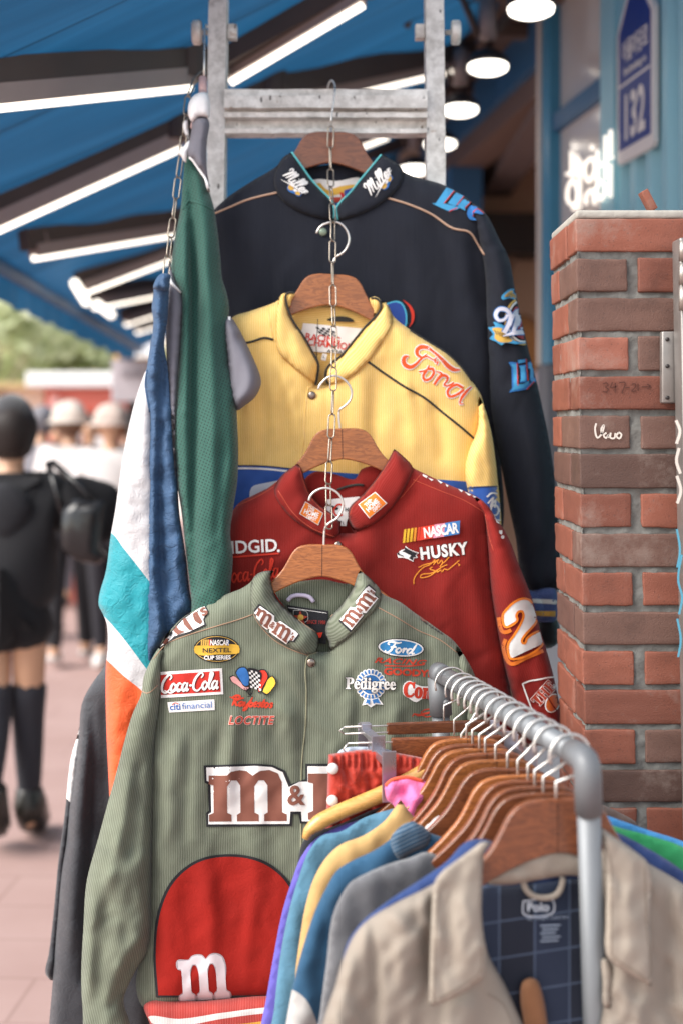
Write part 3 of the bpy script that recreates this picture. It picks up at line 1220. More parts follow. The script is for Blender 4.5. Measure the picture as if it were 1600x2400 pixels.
# steel gate post with hinge on the pillar face
GALV = plain('galvanised_steel', '8f8a86', 0.42, 0.7, 0.25, 25)
t = thing('gate_post', 'grey steel gate frame with hinge fixed to the front of the brick pillar', 'gate post', (0.60, 2.38, 0))
mb = MB()
mb.box((0.562, 2.345, 0), (0.605, 2.40, 1.872), bev=0.004)
mb.v = lean(mb.v)
mb.build('frame', GALV, t, True)
mb = MB()
pz = lambda py, Y=2.40: H - (py - 1000) / F * Y
mb.box((0.541, 2.405, pz(945)), (0.575, 2.424, pz(776)), bev=0.003)
ho = mb.build('hinge_plate', GALV, t, True)
mb = MB()
for y_ in (795, 858, 932):
    mb.lathe([(0.0035, 0), (0.0035, 0.003), (0.002, 0.004)], Matrix.Translation((0.550, 2.405, pz(y_))) @ Matrix.Rotation(R(90), 4, 'X'), 10)
mb.build('screw', DARK, ho, True)
mb = MB()
for a, b_ in ((572, 622), (624, 676), (678, 735)):
    mb.lathe([(0.0065, 0), (0.0065, pz(a) - pz(b_) - 0.002)], Matrix.Translation((0.560, 2.338, pz(b_))), 14)
mb.build('hinge_barrel', plain('worn_steel', 'a39c94', 0.35, 0.8, 0.2), t, True)
mb = MB()
GR = plain('blue_marker', '4f95ad', 0.7)
V, T = joinl(*[stroke(q, 5) for q in ([(1585, 1240), (1592, 1290), (1586, 1330)], [(1596, 1300), (1588, 1360), (1597, 1400), (1590, 1440)], [(1586, 1450), (1594, 1500), (1588, 1540)])])
mb.add([P(x, y, 2.343) for x, y in V], T)
mb.build('blue_graffiti', GR, t)
V, T = joinl(*[stroke(q, 7) for q in ([(1583, 985), (1592, 1010), (1584, 1040)], [(1590, 1050), (1584, 1080), (1593, 1110)], [(1585, 1115), (1594, 1150), (1586, 1180)])])
mb = MB()
mb.add([P(x, y, 2.343) for x, y in V], T)
mb.build('white_graffiti', CHALK, t)

# ---- awning
def awn_Y(px, py, drop=0.0):
    a, b_ = (px - 800) / F, (1000 - py) / F
    return (1.097 - drop) / (b_ - 0.486 * a - 0.0243)


def awn(px, py, drop=0.0):
    return P(px, py, awn_Y(px, py, drop))


def awz(X, Y):
    return H + 0.62 + (X + 1.24 + 0.05 * (Y - 5.17)) * 0.486


aw = thing('awning', 'blue fabric folding arm awning over the pavement with dark arms and strip lights', 'awning', (0, 5, 2.4))
m, n, b = base_mat('awning_fabric')
tc = N(n, 'ShaderNodeTexCoord')
ns = N(n, 'ShaderNodeTexNoise')
ns.inputs['Scale'].default_value = 3
ns.inputs['Detail'].default_value = 5
n.links.new(tc.outputs['Object'], ns.inputs[0])
sx_ = N(n, 'ShaderNodeSeparateXYZ')
n.links.new(tc.outputs['Object'], sx_.inputs[0])
seam = math_(n, 'LESS_THAN', math_(n, 'ABSOLUTE', math_(n, 'SUBTRACT', math_(n, 'FRACT', math_(n, 'MULTIPLY', sx_.outputs[1], 1 / 0.55)), 0.5)), 0.014)
st_ = N(n, 'ShaderNodeTexNoise')
st_.inputs['Scale'].default_value = 1
st_.inputs['Detail'].default_value = 4
mp_ = N(n, 'ShaderNodeMapping')
mp_.inputs['Scale'].default_value = (1.2, 9, 1)
n.links.new(tc.outputs['Object'], mp_.inputs[0])
n.links.new(mp_.outputs[0], st_.inputs[0])
cc = mixc(n, st_.outputs[0], lin('12364e'), lin('255a80'))
cc = mixc(n, math_(n, 'MULTIPLY', seam, 0.6), cc, lin('0f2c40'))
n.links.new(cc, b.inputs['Base Color'])
b.inputs['Roughness'].default_value = 0.8
tr = N(n, 'ShaderNodeBsdfTranslucent')
n.links.new(mixc(n, math_(n, 'MULTIPLY', seam, 0.7), mixc(n, st_.outputs[0], lin('113a58'), lin('24648f')), lin('0f2c40')), tr.inputs[0])
mx = N(n, 'ShaderNodeMixShader')
mx.inputs[0].default_value = 0.35
n.links.new(b.outputs[0], mx.inputs[1])
n.links.new(tr.outputs[0], mx.inputs[2])
n.links.new(mx.outputs[0], n.nodes['Material Output'].inputs[0])
AWN = m
v, f = [], []
NY, NX = 90, 24
for i in range(NY + 1):
    Y = 2.72 + i * (11.0 - 2.72) / NY
    xf, xw = -1.26 - 0.05 * (Y - 5.17), fx(Y) - 0.04
    for j in range(NX + 1):
        s_ = j / NX
        X = xf + (xw - xf) * s_
        sag = 0.018 * math.sin(Y * 5.1) * math.sin(math.pi * s_) + 0.01 * math.sin(Y * 11 + 3 * s_) * math.sin(math.pi * s_)
        v.append((X, Y, awz(X, Y) - sag - 0.03 * math.sin(math.pi * s_)))
for i in range(NY):
    for j in range(NX):
        a = i * (NX + 1) + j
        f.append((a, a + 1, a + NX + 2, a + NX + 1))
mesh('canopy', v, f, AWN, aw)
ARM = plain('awning_arm', '54463f', 0.5, 0.2, 0.2, 10)
LEDBACK = plain('strip_light_body', 'a8958e', 0.5, 0.3, 0.1)
LED = glow('strip_light', (1.0, 0.9, 0.76), 1.3)
# front bar with a short valance
mb = MB()
bar = [(-1.26 - 0.05 * (Y - 5.17), Y) for Y in (2.72, 5, 8, 11)]
mb.tube([(x, y, awz(x, y) - 0.015) for x, y in bar], 0.03, 10)
mb.build('front_bar', BLUEP, aw, True)
v, f = [], []
for i in range(121):
    Y = 2.72 + i * 8.28 / 120
    x = -1.295 - 0.05 * (Y - 5.17)
    zt = awz(x, Y) - 0.01
    v += [(x, Y, zt), (x + 0.012 * math.sin(Y * 17), Y, zt - 0.10 - 0.008 * math.sin(Y * 9))]
for i in range(120):
    f.append((2 * i, 2 * i + 2, 2 * i + 3, 2 * i + 1))
mesh('valance', v, f, AWN, aw)


def beam(p, q, wd_=0.04, hg_=0.075, up=0.055):
    """rectangular arm above the strip light running p -> q"""
    t_ = (q - p).normalized()
    sdv = Vector((t_.y, -t_.x, 0)).normalized()
    upv = sdv.cross(t_)
    if upv.z < 0:
        upv = -upv
    v_ = []
    for e in (p, q):
        c = e + upv * up
        v_ += [c + sdv * (sx * wd_ / 2) + upv * (sz * hg_ / 2) for sx, sz in ((-1, -1), (1, -1), (1, 1), (-1, 1))]
    return v_, [(0, 1, 2, 3), (4, 7, 6, 5), (0, 4, 5, 1), (1, 5, 6, 2), (2, 6, 7, 3), (3, 7, 4, 0)]


ARMS = [
    ([(-330, 268), (445, 192), (500, 190), (850, -2), (1050, -120)], [((-300, 265), (445, 192)), ((541, 180), (850, -2))]),
    ([(-60, 555), (425, 335), (640, 243), (1110, 146)], [((-40, 545), (424, 336)), ((700, 240), (1097, 148))]),
    ([(60, 600), (408, 543), (560, 515), (1010, 330)], [((80, 596), (408, 543)), ((830, 342), (905, 314))]),
    ([(190, 683), (412, 598), (640, 520), (900, 470)], [((196, 680), (412, 598))]),
    ([(215, 716), (390, 684), (560, 650)], [((222, 715), (392, 683))]),
    ([(290, 757), (400, 722), (560, 690)], [((296, 755), (400, 722))]),
    ([(318, 775), (420, 745), (560, 715)], [((322, 774), (420, 745))]),
]
for pts, leds in ARMS:
    W_ = [awn(x, y, 0.10) for x, y in pts]
    mb = MB()
    for p, q in zip(W_[:-1], W_[1:]):
        v, f = beam(p, q)
        mb.add(v, f)
    for p in W_[1:-1]:
        mb.lathe([(0.045, 0.01), (0.045, 0.1)], Matrix.Translation(p), 12)
    ao = mb.build('arm', ARM, aw)
    for a, b_ in leds:
        p, q = awn(*a, 0.10), awn(*b_, 0.10)
        mb = MB()
        v, f = beam(p, q, 0.046, 0.044, 0.014)
        mb.add(v, f)
        lo_ = mb.build('strip_light_body', LEDBACK, ao)
        mb = MB()
        dz = Vector((0, 0, -0.014))
        mb.tube([p + dz, q + dz], 0.012, 10)
        mb.build('strip_light', LED, ao, True)
        mb = MB()
        for e_ in (p + (q - p) * .04, q):
            mb.tube([e_ + Vector((0, 0, -.005)), e_ + Vector((.025, .01, .03)), e_ + Vector((.015, .0, .075)), e_ + Vector((-.01, .0, .115))], 0.0045, 6)
        mb.build('cable', plain('pale_cable', 'b79a8c', 0.6), ao, True)
mb = MB()
for a, b_ in (((176, 664), (203, 708)), ((228, 712), (262, 738))):
    mb.tube([awn(*a, 0.12), awn(*b_, 0.12)], 0.02, 8)
mb.build('end_light', LED, aw, True)

mb = MB()
slab(mb, 4.2, 11, -0.1, 0.36, 3.035, 3.12)
for k in range(14):
    slab(mb, 4.3 + k * .45, 4.36 + k * .45, 0.05, 0.40, 2.985, 3.03)
mb.build('awning_cassette', plain('brown_cassette', '5b4a41', 0.6, 0.1, 0.3, 5), aw)
# ---- pendant shop lamps under the awning
LAMP = glow('lamp_disc', (1.0, 0.92, 0.8), 2.6)
lamp_lbl = ['round white lamp on a short stem, biggest of the lamp row at the top right',
            'round white lamp on a grey stem, level with the upper ladder bolt',
            'round white lamp on a grey stem just right of the ladder rung',
            'round white lamp half hidden behind the right ladder rail',
            'round white lamp above the navy jacket shoulder inside the ladder']
spots = [(1243, 22, 3.91), (1142, 158, 4.55), (1077, 258, 5.17), (1030, 338, 5.76), (970, 398, 6.33)]
for k, (x, y, Y) in enumerate(spots):
    p = P(x, y, Y)
    t = thing('pendant_lamp', lamp_lbl[k], 'lamp', p, 'round lamps along the shop front')
    r_ = 0.064
    M_ = Matrix.Translation(p) @ Matrix.Rotation(R(-5), 4, 'X')
    MB().lathe([(r_ * 1.06, 0.006), (r_ * 1.06, 0.022), (r_ * 0.6, 0.05), (0.02, 0.06)], M_, 28).build('housing', DARK, t, True)
    MB().lathe([(r_, 0.004), (r_ * 0.97, -0.006), (r_ * 0.8, -0.012), (r_ * 0.3, -0.015)], M_, 28).build('lens', LAMP, t, True)
    top = awz(p.x, p.y) - 0.03
    MB().tube([p + Vector((0, 0, 0.09)), p + Vector((0, 0, 0.22))], 0.028, 12).build('stem', plain('grey_stem', '8d7f7c', 0.5), t, True)
    mb = MB()
    mb.tube([p + Vector((0, 0, 0.2)), Vector((p.x, p.y, top))], 0.016, 8)
    mb.tube([p + Vector((-0.03, 0, 0.1)), p + Vector((-0.08, 0, 0.22)), p + Vector((-0.2, 0.0, 0.3)), Vector((p.x - 0.26, p.y, awz(p.x - 0.26, p.y) - 0.03))], 0.012, 8)
    mb.tube([p + Vector((0.03, 0, 0.12)), p + Vector((0.1, 0.05, 0.22)), Vector((p.x + 0.14, p.y + 0.1, awz(p.x + .14, p.y + .1) - 0.03))], 0.014, 8)
    mb.build('bracket', plain('rusty_bracket', '4a3d38', 0.6, 0.2), t, True)

# ---- ladder
m, n, b = base_mat('painted_aluminium')
tc = N(n, 'ShaderNodeTexCoord')
n1 = N(n, 'ShaderNodeTexNoise'); n1.inputs['Scale'].default_value = 9; n1.inputs['Detail'].default_value = 9; n1.inputs['Roughness'].default_value = 0.7
n2 = N(n, 'ShaderNodeTexNoise'); n2.inputs['Scale'].default_value = 38; n2.inputs['Detail'].default_value = 6; n2.inputs['Roughness'].default_value = 0.65
mp = N(n, 'ShaderNodeMapping'); mp.inputs['Scale'].default_value = (1.6, 1, 0.7)
n3 = N(n, 'ShaderNodeTexVoronoi'); n3.inputs['Scale'].default_value = 46; n3.inputs['Randomness'].default_value = 1
n4 = N(n, 'ShaderNodeTexNoise'); n4.inputs['Scale'].default_value = 22; n4.inputs['Detail'].default_value = 3
for q in (n1, n2, n4):
    n.links.new(tc.outputs['Object'], q.inputs[0])
n.links.new(tc.outputs['Object'], mp.inputs[0])
n.links.new(mp.outputs[0], n3.inputs[0])
ramp = N(n, 'ShaderNodeValToRGB')
ramp.color_ramp.elements[0].position = 0.36; ramp.color_ramp.elements[0].color = (*lin('b3afa9'), 1)
ramp.color_ramp.elements[1].position = 0.62; ramp.color_ramp.elements[1].color = (*lin('e2dfda'), 1)
n.links.new(n1.outputs[0], ramp.inputs[0])
r2 = N(n, 'ShaderNodeValToRGB')
r2.color_ramp.elements[0].position = 0.40; r2.color_ramp.elements[0].color = (0, 0, 0, 1)
r2.color_ramp.elements[1].position = 0.60; r2.color_ramp.elements[1].color = (1, 1, 1, 1)
n.links.new(n2.outputs[0], r2.inputs[0])
co = mixc(n, 0.35, ramp.outputs[0], mixc(n, r2.outputs[0], lin('8d8782'), lin('ece9e5')))
chip = math_(n, 'MULTIPLY', math_(n, 'LESS_THAN', n3.outputs['Distance'], 0.2), math_(n, 'GREATER_THAN', n4.outputs[0], 0.55))
co = mixc(n, math_(n, 'MULTIPLY', chip, 0.8), co, lin('453f3c'))
rust = math_(n, 'GREATER_THAN', n4.outputs[0], 0.7)
co = mixc(n, math_(n, 'MULTIPLY', rust, 0.5), co, lin('8d6a4c'))
n.links.new(co, b.inputs['Base Color'])
b.inputs['Roughness'].default_value = 0.5
b.inputs['Metallic'].default_value = 0.1
bp = N(n, 'ShaderNodeBump'); bp.inputs['Distance'].default_value = 0.0016
n.links.new(math_(n, 'ADD', n2.outputs[0], math_(n, 'MULTIPLY', chip, -0.5)), bp.inputs['Height'])
n.links.new(bp.outputs[0], b.inputs['Normal'])
ALU = m
lad = thing('ladder', 'paint-splashed aluminium ladder holding the chained jackets', 'ladder', (-0.03, 2.8, 0))
LS = 0.134


def ly(z):
    return 3.05 + (z - 2.24) * LS


def rail(x0, x1, inner):
    mb = MB()
    # channel: front web plus inner and outer flanges
    def seg(xa, xb, ya, yb):
        zs = np.linspace(0, 2.56, 60)
        v, f = [], []
        for i, z in enumerate(zs):
            e = 0.0012 * (vnoise(np.array([z * 23.0]), np.array([xa * 50]), 3)[0])
            v += [(xa - e, ly(z) + ya, z), (xb + e, ly(z) + ya, z), (xb + e, ly(z) + yb, z), (xa - e, ly(z) + yb, z)]
        for i in range(59):
            for k in range(4):
                f.append((4 * i + k, 4 * i + (k + 1) % 4, 4 * i + 4 + (k + 1) % 4, 4 * i + 4 + k))
        f += [(0, 3, 2, 1), (236, 237, 238, 239)]
        mb.add(v, f)
    seg(x0, x1, 0, 0.006)
    if inner > 0:
        seg(x1 - 0.004, x1, 0.007, 0.07)
        seg(x0, x0 + 0.004, 0.007, 0.07)
    else:
        seg(x0, x0 + 0.004, 0.007, 0.07)
        seg(x1 - 0.004, x1, 0.007, 0.07)
    return mb


rl = rail(-0.287, -0.249, 1)
rl.build('rail', ALU, lad)
rr_ = rail(0.182, 0.221, -1)
rr_.build('rail', ALU, lad)


def rung(zc):
    pr = [(0.0, 0.0), (0.155, 0.0), (0.165, -0.011), (0.45, -0.013), (0.475, -0.004), (0.48, 0.008), (0.535, 0.008), (0.54, -0.006), (0.65, -0.006), (0.66, 0.004), (0.68, 0.02), (0.89, 0.022), (0.90, -0.004), (1.0, -0.004), (1.0, 0.05), (0.0, 0.05)]
    n_ = len(pr)
    mb = MB()
    xs = np.linspace(-0.2495, 0.1825, 30)
    v, f = [], []
    for x in xs:
        for (q, dy) in pr:
            z = zc + 0.0475 - q * 0.095
            v.append((x, ly(zc) - 0.006 + dy + 0.0012 * vnoise(np.array([x * 30]), np.array([q * 9]), 4)[0], z + 0.0015 * vnoise(np.array([x * 40]), np.array([q * 4]), 8)[0]))
    for i in range(len(xs) - 1):
        for k in range(n_):
            f.append((i * n_ + k, i * n_ + (k + 1) % n_, (i + 1) * n_ + (k + 1) % n_, (i + 1) * n_ + k))
    mb.add(v, f)
    return mb


for zc in (2.235, 1.90, 1.56, 1.22, 0.88, 0.54, 0.2):
    rung(zc).build('rung', ALU, lad)
for (xa, sgn) in ((-0.287, -1), (0.221, 1)):
    z = H + (1000 - 66) / F * 3.07
    y = ly(z) + 0.03
    xo = xa + sgn * 0.004
    mb = MB()
    Mx = Matrix.Translation((xo, y, z)) @ Matrix.Rotation(R(90 * sgn), 4, 'Y')
    mb.lathe([(0.006, 0), (0.006, 0.012), (0.012, 0.0125), (0.024, 0.0135), (0.027, 0.017), (0.027, 0.030), (0.022, 0.034)], Mx, 20)
    mb.build('bolt_knob', ALU, lad, True)
    mb = MB()
    xi = -0.249 if sgn < 0 else 0.182
    a, b_ = (xi + 0.001, xi + 0.022) if sgn < 0 else (xi - 0.022, xi - 0.001)
    mb.box((a, y - 0.014, z - 0.016), (b_, y + 0.014, z + 0.016), bev=0.002)
    mb.build('bolt_nut', ALU, lad, True)

# ================================================================ CLOTHES ON THE LADDER
HT = [(0, 0), (38, 1), (57, 7), (70, 20), (82, 42), (95, 63), (114, 84), (140, 108), (185, 142), (226, 172)]
HB = [(222, 186), (180, 162), (140, 134), (108, 113), (72, 95), (40, 83), (0, 75)]


def hanger_outline():
    rt = [(x, y) for x, y in HT] + [(232, 182)] + [(x, y) for x, y in HB]
    lt = [(-x, y) for x, y in reversed(rt[1:-1])]
    return [(x / 1263, -y / 1263) for x, y in cr(rt + lt, 9, True)]


HOUT = hanger_outline()


def wood_hanger(name, label, origin, e1, e2, s, hook, group, mat, seam=True, wire=0.0016, thick=0.0065):
    """wooden hanger: origin = top of its arch, e1 along its arms, e2 its thickness"""
    t = thing(name, label, 'hanger', origin, group)
    e3 = Vector((0, 0, 1))
    if abs(e1.z) > 1e-6:
        e3 = e2.cross(e1).normalized()
        if e3.z < 0:
            e3 = -e3
    bm = bmesh.new()
    vs = [bm.verts.new(origin + (e1 * x + e3 * y) * s - e2 * thick) for x, y in HOUT]
    fc = bm.faces.new(vs)
    ex = bmesh.ops.extrude_face_region(bm, geom=[fc])
    nv = [q for q in ex['geom'] if isinstance(q, bmesh.types.BMVert)]
    bmesh.ops.translate(bm, verts=nv, vec=e2 * thick * 2)
    bmesh.ops.recalc_face_normals(bm, faces=bm.faces[:])
    ed = [e for e in bm.edges if len(e.link_faces) == 2 and any(len(q.verts) > 4 for q in e.link_faces)]
    bmesh.ops.bevel(bm, geom=ed, offset=0.0028, segments=3, profile=0.5, affect='EDGES')
    bm.verts.index_update()
    mesh('wooden_arms', [q.co.copy() for q in bm.verts], [tuple(q.index for q in p.verts) for p in bm.faces], mat, t, False)
    bm.free()
    if seam:
        v = [origin + e1 * x + e3 * (y * s) - e2 * (thick + 0.0004) for x, y in ((-0.0006, -0.001), (0.0006, -0.001), (0.0006, -0.059), (-0.0006, -0.059))]
        mesh('joint_line', v, [(0, 1, 2, 3)], plain('joint_line', '4a2614', 0.8), t, False)
    MB().tube(hook, wire, 8).build('hook', CHROME, t, True)
    return t


def pxhanger(label, cx, cy, Y, tilt, hook, s=1.0, mat=None, hookY=None):
    o = P(cx, cy, Y)
    e1 = Vector((math.cos(R(tilt)), 0, -math.sin(R(tilt))))
    hk = cr(hook, 4, False)
    hy = hookY or (lambda x, y: Y)
    return wood_hanger('clothes_hanger', label, o, e1, Vector((0, 1, 0)), s * Y / 2.64, [P(x, y, hy(x, y)) for x, y in hk], 'wooden hangers chained down the ladder', mat or WOOD, wire=0.0023)


def on(c, Y0, off=0.004):
    def f(x, y):
        q = c.depth(float(x), float(y))
        return (Y0 if q is None else q) - off
    return f


WHT, BLK, REDT, ORG_, BRWN = thread('e4e0dc'), thread('1c1c20'), thread('c8321f'), thread('e0791c'), thread('7a4a3c')
BLU, CYN, GLD, PNK, YEL = thread('2f67a8'), thread('4fb0cf'), thread('c9a04a'), thread('d79c98'), thread('e3b93c')

# ------------------------------------------------------------- navy jacket
YN = 2.965
navy = thing('racing_jacket', 'navy corduroy jacket with turquoise collar piping, topmost on the chain', 'jacket', P(790, 420, YN), 'corduroy jackets chained down the ladder')
NV = cloth('171b27', 0.0036, rough=0.95, sheen=0.04, cord=0.14, wear=-0.085)
nb_ = Cloth('body', [(470, 1300), (468, 900), (474, 600), (486, 515), (525, 470), (590, 425), (650, 388), (668, 366), (684, 356, 1), (705, 386), (730, 421), (754, 447), (775, 468), (782, 488), (783, 522, 1), (790, 522, 1), (788, 488), (799, 472), (820, 451), (844, 421), (875, 384), (893, 362, 1), (920, 378), (945, 402), (1045, 436), (1100, 470), (1128, 500), (1142, 600), (1150, 735), (1160, 950), (1150, 1300)],
            YN, NV, navy, d=0.034, w=60, step=10, wr=(0.005, 60, 320, 3), auto=(46, 0, 120, 9, 0.0035, 3),
            folds=[([(1105, 545), (1120, 640), (1140, 760)], 16, -0.014), ([(760, 530), (755, 700), (750, 900)], 5, -0.004), ([(930, 470), (980, 620), (990, 800)], 26, 0.006), ([(620, 480), (600, 640), (600, 850)], 30, 0.006), ([(1000, 480), (1050, 600), (1070, 760)], 18, -0.007)])
ns_ = Cloth('sleeve', [(1098, 474), (1118, 483), (1138, 502), (1171, 565), (1191, 605), (1206, 680), (1232, 798), (1263, 924), (1285, 1030), (1296, 1100), (1307, 1220), (1313, 1300), (1313, 1378), (1290, 1386), (1240, 1392), (1205, 1250), (1165, 1050), (1146, 950), (1140, 780), (1133, 620), (1112, 530)],
            YN - 0.012, NV, navy, d=0.036, w=44, step=9, wr=(0.006, 34, 140, 9), auto=(30, -10, 90, 7, 0.004, 4), ang=-8, uvrot=14,
            folds=[([(1172, 568), (1148, 575), (1133, 600)], 6, -0.006), ([(1262, 1100), (1290, 1060), (1292, 1200), (1268, 1370)], 9, -0.008), ([(1220, 950), (1250, 1100), (1262, 1300)], 18, 0.008), ([(1170, 700), (1190, 800), (1210, 900)], 14, -0.005)])
NC = on(nb_, YN, 0.004)
ncl = Cloth('collar', [(684, 356, 1), (705, 386), (730, 421), (754, 447), (775, 468), (782, 488), (782, 516, 1), (742, 510), (690, 490), (655, 462), (642, 425), (648, 395), (665, 368)], NC, NV, navy, d=0.006, db=0.001, w=9, step=7, wr=(0.0015, 20, 40, 2), uvrot=-50)
ncr = Cloth('collar', [(893, 362, 1), (875, 384), (844, 421), (820, 451), (799, 472), (788, 488), (791, 518, 1), (850, 500), (905, 468), (938, 432), (945, 402), (920, 376)], NC, NV, navy, d=0.006, db=0.001, w=9, step=7, wr=(0.0015, 20, 40, 6), uvrot=50)
PIPE_N = thread('5fb8bd')
for pts, c_ in (([(684, 356), (705, 386), (730, 421), (754, 447), (775, 468), (783, 488), (782, 512)], ncl), ([(893, 362), (875, 384), (844, 421), (820, 451), (799, 472), (788, 488), (790, 502), (793, 516)], ncr)):
    MB().tube([P(x, y, YN - 0.009) for x, y in cr(pts, 6, False)], 0.0022, 6).build('collar_piping', PIPE_N, navy, True)
ni = Cloth('lining', [(690, 372), (730, 388), (790, 384), (850, 390), (886, 372), (880, 420), (830, 480), (790, 560), (770, 500), (720, 450)], YN + 0.035, NV, navy, d=0.006, db=0.003, w=14, step=9, wr=(0.003, 30, 30, 4))
TAN = thread('b99780')
cord_on('shoulder_piping', navy, [nb_, ns_], [(905, 463), (960, 480), (1010, 502), (1060, 535), (1100, 545), (1120, 575), (1134, 597)], 0.0022, TAN, 0.001)
cord_on('shoulder_piping', navy, [nb_], [(500, 502), (540, 485), (575, 470), (610, 460), (656, 450)], 0.0022, TAN, 0.001)
# label showing in the neck
LBLW = thread('cfc9c4')
decal('neck_label', navy, ni, [
    (fill([(722, 428), (742, 420), (790, 424), (846, 418), (850, 440), (810, 500), (786, 520), (768, 480)]), LBLW),
    (fill([(738, 432), (760, 430), (774, 442), (800, 436), (836, 434), (820, 452), (790, 456), (770, 460), (752, 446)], 6), thread('c79a3e')),
    (fill([(752, 428), (770, 434), (780, 446), (766, 444)], 5), LBLW),
    (fill([(806, 446), (826, 440), (838, 436), (822, 462), (806, 462)], 6, False), thread('2c3f86')),
    (fill([(796, 452), (802, 450), (810, 464), (802, 466)], 6, False), thread('b4242c')),
    (fill([(772, 462), (800, 462), (796, 474), (776, 474)], 6, False), thread('a93a2c')),
    (fill([(780, 478), (796, 474), (792, 500), (786, 510)], 6, False), thread('2c3f86'))], base=0.004)


def eagle_patch(cl, parent, cx, cy, ang, w_, flip=1):
    """white script with a gold winged eagle beneath"""
    c, s_ = math.cos(R(ang)), math.sin(R(ang))
    q = lambda x, y: (cx + x * c - y * s_, cy + x * s_ + y * c)
    tx = script('Miller', *q(2, -4), w_ * 1.05, w_ * 0.44, ang, 4.2, 0.3)
    wing = [q(-8 * 1, 12), q(2, 9), q(12, 14), q(20, 10), q(30, 12), q(28, 20), q(16, 22), q(4, 27), q(-6, 24)]
    wing2 = [q(-7, 13), q(2, 11), q(8, 15), q(4, 23), q(-5, 22)]
    wing3 = [q(18, 12), q(28, 13), q(26, 18), q(16, 20)]
    decal('collar_emblem', parent, cl, [(fill(wing, 5), BLU), (fill(wing2, 5), GLD), (fill(wing3, 5), GLD), (fill([q(8, 13), q(18, 12), q(14, 18), q(8, 18)], 5), WHT), (tx, WHT), (stroke([q(-w_ * .45, w_ * .30), q(0, w_ * .17), q(w_ * .55, w_ * .05)], [0.5, 4, 1]), WHT)], maxe=8)


eagle_patch(ncl, navy, 694, 427, 44, 66)
eagle_patch(ncr, navy, 886, 424, -46, 72)
LT1, LT2 = thread('3f92c0'), thread('2c6fb0')


def z8(L):
    return [(850 + p[0] / 3.484, 350 + p[1] / 3.484) for p in L]


lite = [[(560, 440), (592, 440), (680, 310), (740, 335), (655, 440), (742, 462), (800, 470), (768, 490), (700, 505), (640, 480)],
        [(690, 440), (758, 352), (820, 380), (762, 455), (744, 462)], [(765, 455), (838, 388), (885, 418), (828, 475), (835, 500), (790, 480)]]
lay = []
for L in lite:
    lay.append((fill(z8(L), 7, False), LT1))
for L in ([(742, 338), (660, 440)], [(822, 382), (764, 455)], [(888, 420), (832, 478)], [(700, 506), (768, 476)]):
    lay.append((stroke(z8(L), 2), REDT))
lay.append((fill(z8([(850, 500), (880, 455), (930, 440), (970, 470), (1000, 520), (970, 530), (900, 520), (890, 545), (925, 575), (875, 575), (850, 540)]), 7), LT2))
lay.append((stroke(z8([(900, 545), (895, 520), (930, 485), (985, 520)]), 2), REDT))
decal('shoulder_lettering', navy, [nb_, ns_], lay, maxe=9)
decal('shoulder_lettering', navy, nb_, [(fill([(500, 455), (510, 446), (520, 470), (500, 474)], 7), LT1), (fill([(515, 442), (530, 436), (547, 434), (544, 450), (530, 458), (516, 452)], 6), LT1), (stroke([(546, 436), (542, 452), (530, 460)], 2), REDT)], maxe=9)
# sleeve emblem and lettering
E = []
E.append((fill(z8([(1125, 1215), (1180, 1150), (1245, 1135), (1300, 1180), (1260, 1225), (1190, 1215), (1140, 1228)]), 7), LT1))
E.append((fill(z8([(1150, 1205), (1195, 1160), (1240, 1148), (1300, 1190), (1240, 1215), (1180, 1205)]), 7), GLD))
for k in range(5):
    E.append((stroke(z8([(1165 + 16 * k, 1210), (1195 + 14 * k, 1170)]), 1.3), BLK))
E.append((stroke(z8(ell(1310, 1400, 150, 190)), 5, closed=True), GLD))
E.append((stroke(z8(ell(1310, 1400, 130, 170)), 4, closed=True), WHT))
E.append((fill(z8(ell(1315, 1400, 115, 150)), 9), thread('a5262c')))
E.append((fill(z8([(1018, 1455), (1080, 1445), (1060, 1410), (1150, 1440), (1190, 1500), (1230, 1560), (1340, 1580), (1250, 1590), (1160, 1580), (1130, 1600), (1085, 1570), (1030, 1545), (1060, 1510)]), 8), LT1))
E.append((fill(z8([(1050, 1465), (1130, 1460), (1180, 1520), (1220, 1560), (1120, 1575), (1070, 1540), (1075, 1500)]), 8), GLD))
for k in range(6):
    E.append((stroke(z8([(1070 + 22 * k, 1475 + 8 * k), (1095 + 22 * k, 1515 + 8 * k)]), 1.6), BLK))
for wd_, mt in ((13, LT2), (9, thread('cdccd8'))):
    E.append((joinl(stroke(z8([(1180, 1350), (1150, 1390), (1105, 1395), (1080, 1350), (1110, 1305), (1165, 1310), (1200, 1350), (1190, 1420), (1150, 1500)]), [wd_ * .6, wd_ * .8, wd_, wd_, wd_, wd_ * 1.2]),
                    stroke(z8([(1195, 1440), (1220, 1370), (1262, 1320), (1258, 1390), (1225, 1490)]), [wd_ * .7, wd_, wd_ * 1.2, wd_]),
                    stroke(z8([(1262, 1440), (1300, 1340), (1330, 1330), (1320, 1400), (1300, 1470)]), [wd_ * .7, wd_, wd_]),
                    stroke(z8([(1140, 1525), (1230, 1500), (1330, 1490)]), [2, wd_, wd_ * 1.2])), mt))
decal('sleeve_emblem', navy, ns_, E, maxe=9, gap=0.0006)
L2 = []
